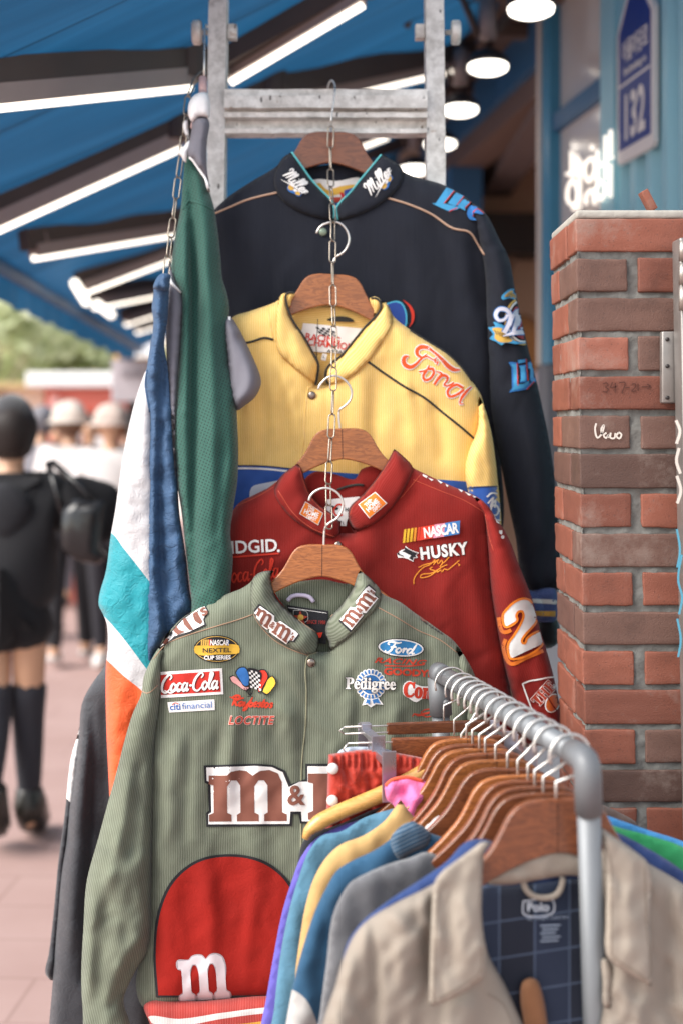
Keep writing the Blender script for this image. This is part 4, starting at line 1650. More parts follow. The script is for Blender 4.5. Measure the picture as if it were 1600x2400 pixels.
for L in ([(1186, 1740), (1205, 1735), (1252, 1742), (1252, 1790), (1250, 1925), (1320, 1925), (1395, 1890), (1380, 1920), (1330, 1960), (1190, 1985), (1215, 1950), (1210, 1780)],
          [(1262, 1720), (1330, 1712), (1325, 1740), (1262, 1750)], [(1270, 1765), (1328, 1758), (1335, 1900), (1275, 1905), (1285, 1880), (1282, 1790)],
          [(1342, 1745), (1390, 1715), (1420, 1740), (1425, 1900), (1375, 1905), (1360, 1880), (1362, 1790), (1345, 1790)]):
    L2.append((fill(z8(L), 7, False), LT2))
    c_ = np.mean(L, 0)
    L2.append((fill(z8([(c_[0] + (x - c_[0]) * .72, c_[1] + (y - c_[1]) * .86) for x, y in L]), 7, False), LT1))
for L in ([(1256, 1745), (1262, 1930)], [(1330, 1712), (1345, 1890)], [(1395, 1895), (1335, 1960)], [(1400, 1820), (1412, 1900)]):
    L2.append((stroke(z8(L), 2), REDT))
decal('sleeve_lettering', navy, ns_, L2, maxe=9, gap=0.0005)
# chest artwork edge beside the yellow collar
decal('chest_patch', navy, nb_, [
    (fill(z8([(120, 1290), (180, 1262), (270, 1236), (315, 1250), (350, 1310), (360, 1380), (350, 1450), (200, 1500)]), 9), CYN),
    (fill(z8([(120, 1300), (185, 1272), (268, 1248), (308, 1262), (338, 1318), (346, 1380), (336, 1440), (200, 1490)]), 9), thread('2d4c9a')),
    (stroke(z8([(326, 1230), (380, 1280), (405, 1340), (400, 1410), (376, 1452)]), [1, 5, 7.5, 6, 1]), REDT)], maxe=10)
# cuff
KB, KW, KY = cloth('27407e', 0.0022, cord=0.2), cloth('cfcbc6', 0.0022, cord=0.15), cloth('d3a03a', 0.0022, cord=0.2)
for cl, dy in (([(1240, 1390), (1300, 1380), (1302, 1384), (1300, 1455), (1270, 1458), (1246, 1452)], -0.03), ([(1215, 1385), (1262, 1392), (1274, 1448), (1246, 1446), (1222, 1430)], -0.042)):
    c_ = Cloth('striped_cuff', cl, YN + dy, KB, navy, d=0.016, w=18, step=7, wr=(0.002, 8, 60, 3))
    decal('cuff_stripe', c_.obj, c_, [(fill([(1200, 1400 - 30 * dy), (1310, 1406 - 100 * dy * 0), (1310, 1417), (1200, 1410)], 9, False), KW), (fill([(1200, 1432), (1310, 1432), (1310, 1446), (1200, 1440)], 9, False), KY)], base=0.0012)
Cloth('lower_hem', [(1262, 1448), (1301, 1450), (1307, 1506), (1280, 1520), (1255, 1500)], YN - 0.01, cloth('1b1b1d', rough=.6), navy, d=0.02, w=20, step=9)
MB().lathe([(0.0085, 0), (0.0085, 0.003), (0.006, 0.0045)], Matrix.Translation(P(757, 544, depth([nb_], 757, 544) - 0.001)) @ Matrix.Rotation(R(90), 4, 'X'), 16).build('snap_button', plain('enamel_snap', '7c8a78', 0.3, 0.4, 0.5, 90), navy, True)
pxhanger('reddish wooden hanger hooked over the ladder rung, holding the navy jacket', 775, 309.6, YN + 0.012, 0.6,
         [(769, 214), (769, 205), (772.6, 193), (778, 188.5), (784, 196), (785, 212), (782, 238), (778, 265), (776, 285), (776, 314)], 0.98, WOODR,
         hookY=lambda x, y: float(np.interp(y, [188, 200, 214, 314], [3.02, 3.035 if x < 776 else 3.015, 3.06 if x < 776 else 3.005, 2.977])))

# ------------------------------------------------------------- yellow jacket
YY = 2.865
yel = thing('racing_jacket', 'yellow corduroy jacket with black piping and red script on its shoulder', 'jacket', P(770, 860, YY), 'corduroy jackets chained down the ladder')
YC = cloth('ecc163', 0.0044, rough=0.9, sheen=0.08, cord=0.12, wear=0.08)
yb = Cloth('body', [(520, 1290), (524, 1000), (530, 800), (543, 746), (590, 728), (628, 715), (653, 703), (660, 690), (672, 686, 1), (670, 696), (675, 723), (687, 752), (711, 787), (731, 822), (746, 852), (746, 872), (741, 904, 1), (768, 904, 1), (762, 880), (766, 863), (802, 831), (828, 799), (857, 764), (881, 740), (892, 720), (887, 705, 1), (903, 709), (922, 742), (959, 772), (993, 795), (1051, 832), (1080, 861), (1108, 898), (1126, 927), (1134, 960), (1128, 1000), (1118, 1100), (1110, 1290)],
           YY, YC, yel, d=0.034, w=58, step=9, wr=(0.006, 34, 260, 21), auto=(60, 4, 110, 7, 0.004, 21),
           folds=[([(655, 850), (690, 960), (720, 1090)], 9, 0.009), ([(640, 850), (665, 960), (690, 1090)], 10, -0.008), ([(714, 925), (708, 1010), (700, 1100)], 4, -0.005), ([(650, 830), (700, 870), (735, 905)], 9, -0.008), ([(940, 870), (960, 960), (970, 1080)], 16, 0.008), ([(1010, 930), (1030, 1010), (1035, 1100)], 15, -0.007), ([(870, 880), (880, 980), (880, 1080)], 16, -0.006), ([(560, 760), (575, 900), (575, 1060)], 18, 0.007), ([(600, 780), (615, 900), (618, 1060)], 14, -0.006), ([(905, 760), (890, 830), (860, 850)], 14, 0.006)])
ysl = Cloth('sleeve', [(1122, 930), (1134, 955), (1152, 1023), (1160, 1080), (1166, 1136), (1171, 1190), (1173, 1225), (1172, 1260), (1110, 1270), (1100, 1180), (1086, 1100), (1098, 1050), (1118, 1003)],
            YY - 0.02, YC, yel, d=0.04, w=36, step=8, wr=(0.006, 16, 60, 23), ang=-4, uvrot=-28, folds=[([(1132, 960), (1128, 1060), (1138, 1130)], 7, -0.008), ([(1120, 1020), (1100, 1100), (1110, 1200)], 8, 0.006)])
YCo = on(yb, YY, 0.004)
ycl = Cloth('collar', [(672, 686, 1), (670, 696), (675, 723), (687, 752), (711, 787), (731, 822), (746, 852), (746, 872), (741, 902, 1), (720, 886), (684, 858), (652, 822), (648, 780), (650, 730), (653, 704), (660, 690)], YCo, YC, yel, d=0.006, db=0.001, w=9, step=7, wr=(0.003, 14, 50, 25), uvrot=-20)
ycr = Cloth('collar', [(887, 705, 1), (892, 720), (881, 740), (857, 764), (828, 799), (802, 831), (766, 863), (762, 880), (768, 903, 1), (813, 888), (860, 850), (898, 796), (920, 750), (905, 712)], YCo, YC, yel, d=0.006, db=0.001, w=9, step=7, wr=(0.003, 14, 50, 26), uvrot=40)
Cloth('collar_roll', [(866, 699), (878, 695), (890, 702), (893, 720), (880, 740), (872, 752), (876, 728), (868, 712)], YY - 0.004, YC, yel, d=0.012, w=9, step=5, wr=(0.0, 20, 20, 1))
Cloth('collar_roll', [(672, 688), (682, 684), (692, 688), (684, 702), (678, 722), (672, 712)], YY - 0.004, YC, yel, d=0.012, w=9, step=5, wr=(0.0, 20, 20, 1))
PB = thread('2b2a26')
for pts in ([(690, 687), (680, 685), (671, 690), (670, 700), (675, 723), (687, 752), (711, 787), (731, 822), (746, 852), (746, 870), (740, 902)], [(868, 699), (880, 699), (889, 706), (892, 721), (881, 740), (857, 764), (828, 799), (802, 831), (768, 860), (762, 880), (768, 900)]):
    MB().tube([P(x, y, YY - 0.012) for x, y in cr(pts, 6, False)], 0.0022, 6).build('collar_piping', PB, yel, True)
yi = Cloth('lining', [(676, 700), (700, 716), (780, 712), (860, 730), (890, 716), (884, 760), (830, 830), (772, 960), (736, 960), (740, 860), (700, 790)], YY + 0.035, YC, yel, d=0.006, db=0.003, w=14, step=9, wr=(0.003, 30, 30, 27), uvrot=85)
cord_on('yoke_piping', yel, yb, [(862, 848), (900, 875), (950, 908), (990, 930), (1040, 970), (1080, 1002), (1110, 1028)], 0.0024, PB, 0.001)
cord_on('yoke_piping', yel, yb, [(560, 806), (590, 801), (620, 792), (641, 796)], 0.0024, PB, 0.001)
cord_on('shoulder_seam', yel, yb, [(628, 716), (634, 760), (641, 796)], 0.0012, YC, 0.0)
cord_on('shoulder_seam', yel, yb, [(922, 752), (890, 805), (862, 848)], 0.0012, YC, 0.0)
cord_on('shoulder_piping', yel, yb, [(960, 775), (1000, 800), (1051, 833), (1080, 862), (1104, 894)], 0.0022, PB, 0.0)
# script on the shoulder
fs = [[(372, 1692), (345, 1692), (330, 1725), (345, 1762), (385, 1778), (430, 1755), (480, 1705), (520, 1690), (560, 1712), (600, 1725)],
      [(520, 1672), (478, 1698), (442, 1672), (440, 1640), (470, 1615), (520, 1618), (590, 1665), (650, 1722), (700, 1775), (745, 1800), (790, 1800)],
      [(600, 1702), (580, 1722), (590, 1740), (612, 1732), (600, 1760)],
      [(455, 1815), (480, 1812), (520, 1800), (540, 1765)], [(520, 1800), (490, 1850), (500, 1882), (540, 1875), (575, 1830), (570, 1795), (530, 1795)],
      [(600, 1815), (640, 1830), (612, 1870), (580, 1920)], [(612, 1880), (650, 1845), (690, 1862), (680, 1895)],
      [(680, 1895), (660, 1925), (690, 1930), (740, 1905)], [(815, 1948), (760, 1922), (690, 1972), (702, 2016), (765, 2002), (822, 1962)], [(886, 1938), (845, 1975), (795, 2045), (792, 2080), (818, 2074)]]
wdt = [[3, 9, 10, 10, 8, 6, 5, 4, 3, 2], [2, 5, 9, 10, 8, 5, 6, 8, 10, 10, 4], 3, 4, 6, [3, 6, 6], [4, 7, 5], 4, 6, [3, 6, 7, 4, 2]]
lw = joinl(*[stroke(z8(q), [a + 4.5 for a in wd_] if isinstance(wd_, list) else wd_ + 4.5) for q, wd_ in zip(fs, wdt)])
lr = joinl(*[stroke(z8(q), wd_) for q, wd_ in zip(fs, wdt)])
decal('shoulder_script', yel, yb, [(lw, WHT), (lr, thread('d9501f'))], maxe=8)
# blue lower panel, cuff band
BLUP = cloth('24509c', rough=0.55, sheen=0.4)
decal('lower_panel', yel, [yb], [(fill([(500, 1094), (560, 1092), (620, 1093), (700, 1101), (1115, 1130), (1108, 1285), (500, 1285)], 12, False), BLUP), (stroke([(500, 1100), (560, 1097.5), (620, 1099), (690, 1106)], 4.5), WHT), (stroke([(500, 1093), (560, 1091), (620, 1092), (690, 1099)], 2), thread('27304f')),
    (fill([(585, 1162), (590, 1142), (612, 1134), (700, 1130), (700, 1190), (590, 1190)], 9), thread('c9cdd6'))])
decal('sleeve_band', yel, [ysl], [(fill([(1090, 1140), (1180, 1140), (1180, 1222), (1090, 1222)], 10, False), BLUP), (stroke([(1095, 1144), (1130, 1141), (1180, 1140)], 3), thread('27304f')), (stroke([(1095, 1220), (1180, 1219)], 4), WHT),
    (joinl(stroke([(1140, 1165), (1150, 1156), (1168, 1158), (1180, 1160)], 4), stroke([(1142, 1180), (1155, 1166), (1148, 1188), (1160, 1172), (1158, 1190)], 4), stroke(ell(1158, 1196, 9, 12), 4, closed=True), stroke([(1168, 1200), (1174, 1184), (1180, 1182)], 4)), WHT)])
# neck label
decal('neck_label', yel, yi, [
    (fill([(711, 757), (850, 770), (880, 772), (850, 832), (735, 824), (704, 790)], 10, False), WHT),
    (text('RACING', 757, 793, 80, 15, 7, 0.02), REDT),
    (text('CHAMPIONS', 780, 808, 118, 16, 7, 0.015), REDT),
    (text('APPAREL', 797, 825, 62, 8, 5, 0.01), BLK),
    (joinl(*[([(740 + i * 7 + j * 2.5, 766 + i * .8 + j * 5), (747 + i * 7 + j * 2.5, 767 + i * .8 + j * 5), (749.5 + i * 7 + j * 2.5, 772 + i * .8 + j * 5), (742.5 + i * 7 + j * 2.5, 771 + i * .8 + j * 5)], [(0, 1, 2), (0, 2, 3)]) for i in range(6) for j in range(4) if (i + j) % 2 == 0]), BLK)], base=0.004)
decal('size_tag', yel, yi, [(fill([(756, 828), (767, 830), (764, 846), (752, 843)], 6, False), WHT), (text('L', 760, 836, 4, 6, 8, .01), BLK)], base=0.008)
MB().tube([P(x, y, YY + 0.015) for x, y in cr([(745, 748), (744, 775), (741, 800), (743, 842)], 6, False)], 0.0009, 5).build('safety_pin', DARK, yel, True)
decal('hanging_loop', yel, yi, [(fill([(766, 750), (780, 743), (820, 745), (830, 753), (800, 754)], 6), PB)], base=0.006)


def snap(parent, cl, x, y, r_=0.0085, ang=0):
    q = depth(cl, x, y)
    MB().lathe([(r_, 0), (r_ * 1.02, 0.002), (r_ * 0.8, 0.0045), (r_ * 0.3, 0.0055)], Matrix.Translation(P(x, y, q - 0.0005)) @ Matrix.Rotation(R(90), 4, 'X'), 18).build('snap_button', plain('snap_metal', '8d8076', 0.25, 0.9, 0.15), parent, True)


snap(yel, [yb], 731, 927)
cord_on('placket_seam', yel, yb, [(722, 908), (716, 960), (712, 1030), (704, 1092)], 0.0012, YC, 0.0)
cord_on('placket_seam', yel, yb, [(722, 908), (745, 905), (768, 905)], 0.0013, YC, 0.0)
pxhanger('wooden hanger with its apex between navy cloth, holding the yellow jacket', 779, 643, YY + 0.012, 3.2,
         [(742, 547), (746, 538), (754, 529), (770, 522), (784, 520), (799, 525), (813, 541), (818, 560), (813, 580), (801, 594), (788, 602), (782, 612), (780, 645)], 0.97, WOOD, hookY=lambda x, y: 2.868 if y > 600 else 2.862)

# ------------------------------------------------------------- red jacket
YR = 2.755
red = thing('racing_jacket', 'red corduroy jacket with orange diamond collar patches and white number 2 on its sleeve', 'jacket', P(800, 1230, YR), 'corduroy jackets chained down the ladder')
RC = cloth('7f1610', 0.0032, rough=0.95, sheen=0.04, cord=0.10, wear=-0.085)
rb = Cloth('body', [(505, 1700), (512, 1400), (528, 1240), (559, 1180), (598, 1159), (641, 1136), (665, 1110), (698, 1086, 1), (706, 1098), (716, 1130), (728, 1160), (750, 1184), (780, 1206), (797, 1228), (797, 1250, 1), (830, 1250, 1), (822, 1236), (815, 1211), (819, 1189), (850, 1159), (889, 1111), (908, 1080), (923, 1052, 1), (945, 1072), (967, 1096), (988, 1107), (1062, 1141), (1110, 1161), (1136, 1180), (1146, 1260), (1155, 1380), (1172, 1483), (1192, 1600), (1200, 1720)],
           YR, RC, red, d=0.034, w=58, step=9, wr=(0.006, 50, 300, 41), auto=(50, 0, 110, 8, 0.004, 41),
           folds=[([(1115, 1220), (1130, 1330), (1150, 1450), (1175, 1570)], 13, -0.01), ([(740, 1240), (690, 1290), (640, 1330)], 16, 0.006), ([(980, 1130), (930, 1200), (880, 1240)], 16, -0.006), ([(1020, 1330), (1060, 1480), (1080, 1600)], 26, 0.007), ([(860, 1290), (900, 1420), (920, 1600)], 22, -0.007), ([(940, 1260), (1000, 1400), (1010, 1560)], 22, 0.006)])
rs_ = Cloth('sleeve', [(1112, 1166), (1140, 1183), (1158, 1210), (1178, 1238), (1196, 1273), (1212, 1317), (1237, 1380), (1250, 1419), (1265, 1478), (1281, 1529), (1296, 1585), (1314, 1674), (1322, 1730), (1230, 1740), (1198, 1625), (1184, 1572), (1166, 1483), (1150, 1380), (1142, 1279), (1132, 1205)],
            YR - 0.014, RC, red, d=0.036, w=40, step=8, wr=(0.005, 26, 90, 43), auto=(26, -16, 80, 7, 0.004, 43), ang=-14, uvrot=16, folds=[([(1197, 1275), (1170, 1284), (1145, 1290)], 5, -0.004), ([(1190, 1330), (1215, 1450), (1240, 1560)], 16, 0.006)])
RCo = on(rb, YR, 0.004)
rcl = Cloth('collar', [(698, 1086, 1), (706, 1098), (716, 1130), (728, 1160), (750, 1184), (780, 1206), (797, 1228), (797, 1250, 1), (784, 1260), (715, 1236), (672, 1202), (643, 1152), (648, 1132), (670, 1106)], RCo, RC, red, d=0.006, db=0.001, w=9, step=7, wr=(0.002, 20, 40, 45), uvrot=-30)
rcr = Cloth('collar', [(923, 1052, 1), (908, 1080), (889, 1111), (850, 1159), (819, 1189), (815, 1211), (822, 1236), (830, 1248, 1), (889, 1219), (936, 1167), (960, 1120), (967, 1097), (945, 1070)], RCo, RC, red, d=0.006, db=0.001, w=9, step=7, wr=(0.002, 20, 40, 46), uvrot=35)
ri = Cloth('lining', [(712, 1128), (737, 1106), (780, 1110), (832, 1122), (846, 1100), (868, 1092), (905, 1086), (900, 1120), (850, 1180), (826, 1290), (790, 1290), (760, 1210)], YR + 0.035, RC, red, d=0.008, db=0.003, w=14, step=8, wr=(0.003, 30, 30, 47))
STR = thread('b5482f')
for pts, c_ in (([(652, 1150), (690, 1205), (735, 1240), (784, 1258)], [rcl]), ([(702, 1096), (712, 1132), (724, 1160), (748, 1188), (778, 1210)], [rcl]), ([(912, 1082), (890, 1116), (852, 1164), (824, 1192), (820, 1212)], [rcr]), ([(938, 1168), (985, 1112)], [rb]), ([(967, 1124), (1030, 1150), (1085, 1172), (1135, 1202)], [rb]), ([(641, 1142), (600, 1166), (555, 1186)], [rb]), ([(1136, 1205), (1146, 1262), (1155, 1290)], [rs_])):
    cord_on('stitching', red, c_, pts, 0.0007, STR, 0.0004)
decal('chest_lettering', red, rb, [(text('RIDGID', 584, 1281, 130, 29, -3, 0.02), WHT), (text('.', 653, 1291, 5, 5, 0, 0.02), WHT), (stroke([(520, 1308), (654, 1297)], 4), REDT)])
SCR = thread('cf3420')
decal('chest_script', red, rb, [(script('Coca-Cola', 588, 1338, 132, 48, -7, 4), SCR)])
DI = thread('d9741f')
for pts, cx, cy, a, c_ in (([(717, 1177), (756, 1203), (745, 1229), (704, 1204)], 730, 1203, 18, rcl), ([(878, 1155), (904, 1180), (865, 1213), (841, 1182)], 872, 1184, -46, rcr)):
    d0 = [(cx + (x - cx) * 1.08, cy + (y - cy) * 1.08) for x, y in pts]
    ca, sa = math.cos(R(a)), math.sin(R(a))
    q = lambda dx, dy: (cx + dx * ca - dy * sa, cy + dx * sa + dy * ca)
    decal('collar_patch', red, [c_], [(fill(d0, 8, False), WHT), (fill(pts, 8, False), DI), (joinl(text('THE', *q(-4, -11), 17, 8, a, 0.03), text('HOME', *q(0, 0), 34, 11, a, 0.03), text('DEPOT', *q(4, 11), 24, 7, a, 0.03)), WHT)], maxe=8)
# racing bar, wolf head, lettering, signature
seg = lambda u, v: (946 + u * 131 - v * 1.5, 1241 - u * 21 + v * 31.5)
bars = []
cols = ['d9a92c', 'd9a92c', 'd9a92c', 'd98a2c', 'c9402a']
for k, cc_ in enumerate(cols):
    bars.append((fill([seg(k * .062, 0), seg(k * .062 + .042, 0), seg(k * .062 + .03, 1), seg(k * .062 - .012, 1)], 8, False), thread(cc_)))
bars += [(fill([seg(.30, 0), seg(.56, 0), seg(.54, 1), seg(.28, 1)], 9, False), thread('cf3a26')), (fill([seg(.54, 0), seg(.74, 0), seg(.73, 1), seg(.53, 1)], 9, False), thread('d58a9c')), (fill([seg(.73, 0), seg(1, 0), seg(1, 1), seg(.72, 1)], 9, False), thread('3f78b4')),
         (text('NASCAR', *seg(.66, .5), 80, 23, -9, 0.035, 0.08, 0.95), WHT)]
decal('chest_patch', red, rb, bars)
decal('chest_lettering', red, rb, [(text('HUSKY', 1039, 1291, 108, 27, -7, 0.07, 0, 1.15), BLK), (text('HUSKY', 1039, 1291, 108, 27, -7, 0.04, 0, 1.15), WHT)])
z3 = lambda L: [(520 + x / 2.306, 1020 + y / 2.306) for x, y in L]
decal('dog_head_emblem', red, rb, [
    (fill(z3([(944, 640), (965, 622), (985, 615), (990, 598), (1005, 612), (1030, 625), (1062, 635), (1048, 648), (1055, 662), (1036, 664), (1032, 684), (1000, 668), (975, 662), (950, 662)]), 7, False), WHT),
    (fill(z3([(986, 604), (1005, 616), (1028, 628), (1056, 638), (1042, 648), (1048, 658), (1032, 660), (1030, 678), (1008, 664), (1020, 650), (1000, 640), (985, 632), (970, 628), (986, 618)]), 7, False), BLK),
    (stroke(z3([(950, 645), (965, 648), (980, 655)]), 2), BLK), (fill(z3([(944, 638), (956, 632), (958, 642), (948, 646)]), 4, False), BLK)], maxe=8)
sig = [[(1060, 715), (1090, 700), (1130, 690), (1170, 672)], [(1150, 672), (1120, 700), (1090, 712), (1055, 745), (1035, 780), (1035, 805)], [(1140, 700), (1160, 680), (1165, 695), (1185, 675), (1190, 690), (1225, 658)], [(1190, 690), (1175, 712)],
       [(1135, 712), (1120, 722), (1150, 735), (1120, 760), (1070, 768), (1075, 755), (1130, 745), (1200, 705), (1215, 700)], [(1150, 740), (1165, 725), (1160, 742), (1180, 728), (1185, 740), (1200, 722), (1215, 728), (1240, 710), (1280, 676)], [(1272, 695), (1284, 700), (1276, 706)]]
decal('stitched_signature', red, rb, [(joinl(*[stroke(z3(q), 2.4) for q in sig]), thread('dd8a2a'))])
# number on the sleeve
z4 = lambda L: [(1000 + x / 3.92, 1100 + y / 3.92) for x, y in L]
two = [(693, 1340), (735, 1280), (800, 1220), (880, 1188), (945, 1205), (975, 1265), (1000, 1345), (1000, 1400), (965, 1450), (900, 1520), (868, 1575), (875, 1598), (897, 1600), (915, 1555), (1035, 1492), (1062, 1602), (768, 1738), (738, 1650), (745, 1600), (800, 1520), (858, 1420), (884, 1345), (872, 1305), (838, 1308), (818, 1345), (828, 1385), (718, 1448)]
sh = [[(655, 1360), (668, 1440), (690, 1490), (730, 1495), (770, 1475)], [(720, 1560), (700, 1620), (712, 1700), (745, 1770), (775, 1788), (900, 1735), (1065, 1665)]]
decal('sleeve_number', red, [rs_], [(joinl(*[stroke(z4(q), 9) for q in sh]), thread('cf6a1c')), (fill(z4(two), 6, False), thread('d6d4d2')), (stroke(z4(two), 5.5, 4, True), ORG_)], maxe=9)
# box and lettering lower on the sleeve
decal('sleeve_patch', red, [rs_], [(joinl(stroke(z4([(1175, 1908), (1100, 1915), (1020, 1932), (940, 1945), (872, 1972)]), 3.6), stroke(z4([(874, 1970), (905, 2060), (938, 2148), (970, 2240)]), 3.6)), WHT),
    (text('𝐓𝐇𝐄', 1273, 1625, 62, 26, -48, 0.05), WHT), (text('𝐓𝐇𝐄', 1273, 1625, 62, 26, -48, 0.015), thread('a83a22')),
    (stroke(ell(1294, 1648, 16, 22, 25), 3, closed=True), WHT), (fill(ell(1294, 1648, 14, 20, 25), 7), thread('cf6420')), (stroke([(1283, 1634), (1292, 1650), (1304, 1666)], 3), RC)], maxe=8)
# white lettering along the shoulder edge
dsh = [[(1083, 203), (1108, 215), (1104, 224), (1083, 213)], [(1112, 222), (1140, 234), (1130, 240)], [(1158, 232), (1190, 248), (1180, 254)], [(1205, 256), (1222, 266), (1214, 272)], [(1232, 262), (1262, 276), (1256, 284), (1236, 276)], [(1272, 282), (1300, 292), (1292, 300)], [(1310, 298), (1345, 316), (1330, 318)], [(1350, 318), (1372, 328), (1360, 330)]]
decal('shoulder_lettering', red, [rb], [(joinl(*[fill([(x, y + 3) for x, y in z3(q)], 7, False) for q in dsh]), WHT)])
decal('sleeve_mark', red, [rs_], [(joinl(fill(z4([(615, 430), (650, 480), (668, 500), (640, 490)]), 6, False), fill(z4([(660, 560), (715, 560), (722, 580), (690, 585), (680, 600), (660, 585)]), 6, False), stroke(z4(ell(693, 622, 9, 10)), 3, closed=True)), WHT)])
decal('neck_label', red, ri, [(fill([(763, 1171), (840, 1164), (852, 1170), (820, 1205), (812, 1222), (768, 1218)], 8, False), WHT), (fill([(778, 1184), (786, 1188), (794, 1190), (790, 1196), (780, 1194), (774, 1200)], 5, False), BLK), (stroke([(806, 1186), (794, 1182), (782, 1196), (788, 1208), (802, 1206)], 4.5), REDT), (text('H', 812, 1194, 7, 9, 0, .02), BLK)], base=0.006)
decal('size_tag', red, ri, [(fill([(800, 1220), (812, 1220), (811, 1233), (798, 1232)], 6, False), WHT), (text('L', 805, 1226, 4, 6, 0, .01), BLK)], base=0.008)
cord_on('hanging_loop', red, ri, [(790, 1148), (815, 1140), (840, 1136), (852, 1138)], 0.0025, PB, 0.001)
snap(red, [rb], 792, 1278, 0.008)
pxhanger('wooden hanger in front of the yellow jacket, holding the red jacket', 801, 1004, YR + 0.012, -1.5,
         [(746, 913), (748, 906), (755, 896), (769, 884), (787, 881), (804, 888), (819, 904), (824, 922), (819, 940), (807, 952), (796, 960), (794, 970), (797, 1006)], 0.97, WOOD, hookY=lambda x, y: 2.766 if y > 960 else 2.762)

# ------------------------------------------------------------- green jacket
YG = 2.63
grn = thing('racing_jacket', 'sage green corduroy jacket covered in sewn patches, lowest on the chain', 'jacket', P(760, 1500, YG), 'corduroy jackets chained down the ladder')
GC = cloth('606655', 0.0042, rough=0.95, sheen=0.08, cord=0.08, wear=-0.03, mottle=0.22)
gb = Cloth('body', [(590, 1362), (572, 1376), (528, 1394), (490, 1412), (457, 1430), (426, 1450), (401, 1476), (376, 1512), (362, 1560), (360, 1640), (352, 1700), (345, 1800), (343, 1953), (340, 2100), (330, 2230), (320, 2320), (338, 2362), (480, 2352), (620, 2342), (800, 2350), (1120, 2362), (1115, 1800), (1112, 1640), (1104, 1570), (1090, 1545), (1077, 1520), (1058, 1498), (1036, 1482), (1004, 1459), (972, 1437), (937, 1411), (892, 1389), (870, 1360), (843, 1337, 1), (838, 1345), (829, 1373), (803, 1415), (768, 1456), (762, 1480), (772, 1514), (771, 1528, 1), (744, 1528, 1), (747, 1504), (745, 1490), (738, 1478), (707, 1458), (671, 1427), (648, 1402), (638, 1374), (635, 1348), (643, 1338, 1), (620, 1339), (602, 1347)],
           YG, GC, grn, d=0.04, w=60, step=9, wr=(0.008, 40, 300, 61), crumple=0.0015, auto=(80, 4, 130, 8, 0.0042, 61),
           folds=[([(720, 1545), (718, 1620), (712, 1750), (706, 1900)], 5, -0.005), ([(560, 1640), (545, 1760), (530, 1900)], 14, 0.012), ([(520, 1680), (505, 1800), (490, 1930)], 12, -0.010), ([(600, 1610), (640, 1650), (690, 1690)], 12, 0.008), ([(640, 1690), (660, 1760), (660, 1900)], 18, -0.009), ([(420, 1700), (400, 1850), (395, 2000)], 16, 0.010), ([(450, 1680), (440, 1850), (430, 2000)], 10, -0.009), ([(890, 1420), (880, 1500), (870, 1600)], 14, 0.007), ([(820, 1560), (840, 1650), (830, 1760)], 16, -0.008), ([(930, 1640), (920, 1720), (900, 1800)], 16, 0.009), ([(610, 1450), (640, 1500), (700, 1540)], 9, -0.008), ([(980, 1480), (1010, 1560), (1020, 1640)], 16, -0.006), ([(330, 2260), (350, 2330), (380, 2355)], 12, -0.008), ([(480, 2030), (500, 2180), (480, 2330)], 26, 0.008), ([(385, 1540), (380, 1640), (372, 1740)], 8, -0.008)])
gs = Cloth('sleeve', [(401, 1474), (376, 1512), (350, 1556), (337, 1588), (332, 1625), (311, 1674), (291, 1741), (276, 1800), (255, 1876), (230, 1968), (204, 2065), (196, 2177), (191, 2285), (194, 2361), (206, 2440), (310, 2440), (306, 2400), (290, 2345), (306, 2300), (326, 2262), (348, 2225), (355, 2080), (357, 1953), (360, 1800), (364, 1720), (372, 1660), (376, 1600), (378, 1545)],
           YG - 0.022, GC, grn, d=0.045, w=52, step=9, wr=(0.010, 34, 150, 63), crumple=0.0015, auto=(46, 12, 110, 9, 0.0045, 63), ang=8, uvrot=-12,
           folds=[([(345, 1625), (360, 1640), (372, 1680)], 7, -0.006), ([(300, 1800), (285, 1950), (250, 2100)], 14, 0.012), ([(330, 1750), (320, 1900), (300, 2050)], 12, -0.012), ([(250, 2050), (240, 2200), (230, 2350)], 14, -0.010), ([(345, 2235), (310, 2270), (280, 2320), (250, 2380)], 10, -0.014), ([(340, 2180), (300, 2230), (260, 2290)], 12, 0.012), ([(290, 2000), (280, 2150), (265, 2260)], 12, 0.010), ([(215, 2100), (215, 2230), (210, 2330)], 10, 0.008)])
Cloth('sleeve', [(1070, 1515), (1092, 1545), (1106, 1570), (1130, 1640), (1150, 1760), (1160, 1900), (1170, 2300), (1100, 2320), (1092, 1900), (1085, 1650)], YG - 0.02, GC, grn, d=0.045, w=45, step=12, uvrot=8)
GCo = on(gb, YG, 0.004)
gcl = Cloth('collar', [(643, 1338, 1), (635, 1348), (638, 1374), (648, 1402), (671, 1427), (707, 1458), (738, 1478), (746, 1490), (747, 1504), (744, 1527, 1), (723, 1534), (682, 1518), (643, 1497), (607, 1460), (595, 1438), (588, 1390), (592, 1358), (605, 1344), (622, 1338)], GCo, GC, grn, d=0.006, db=0.001, w=9, step=7, wr=(0.003, 16, 40, 65), uvrot=-35)
gcr = Cloth('collar', [(843, 1337, 1), (838, 1345), (829, 1373), (803, 1415), (768, 1456), (762, 1480), (772, 1514), (771, 1528, 1), (793, 1511), (828, 1483), (857, 1451), (885, 1420), (893, 1390), (872, 1360)], GCo, GC, grn, d=0.006, db=0.001, w=9, step=7, wr=(0.003, 16, 40, 66), uvrot=40)
gi = Cloth('lining', [(642, 1372), (680, 1366), (755, 1358), (820, 1368), (836, 1362), (830, 1400), (790, 1470), (776, 1560), (738, 1560), (730, 1490), (680, 1440)], YG + 0.035, cloth('565d4a', 0.0042, cord=0.24), grn, d=0.008, db=0.003, w=14, step=8, wr=(0.003, 30, 30, 67))
STG = thread('9c7d66')
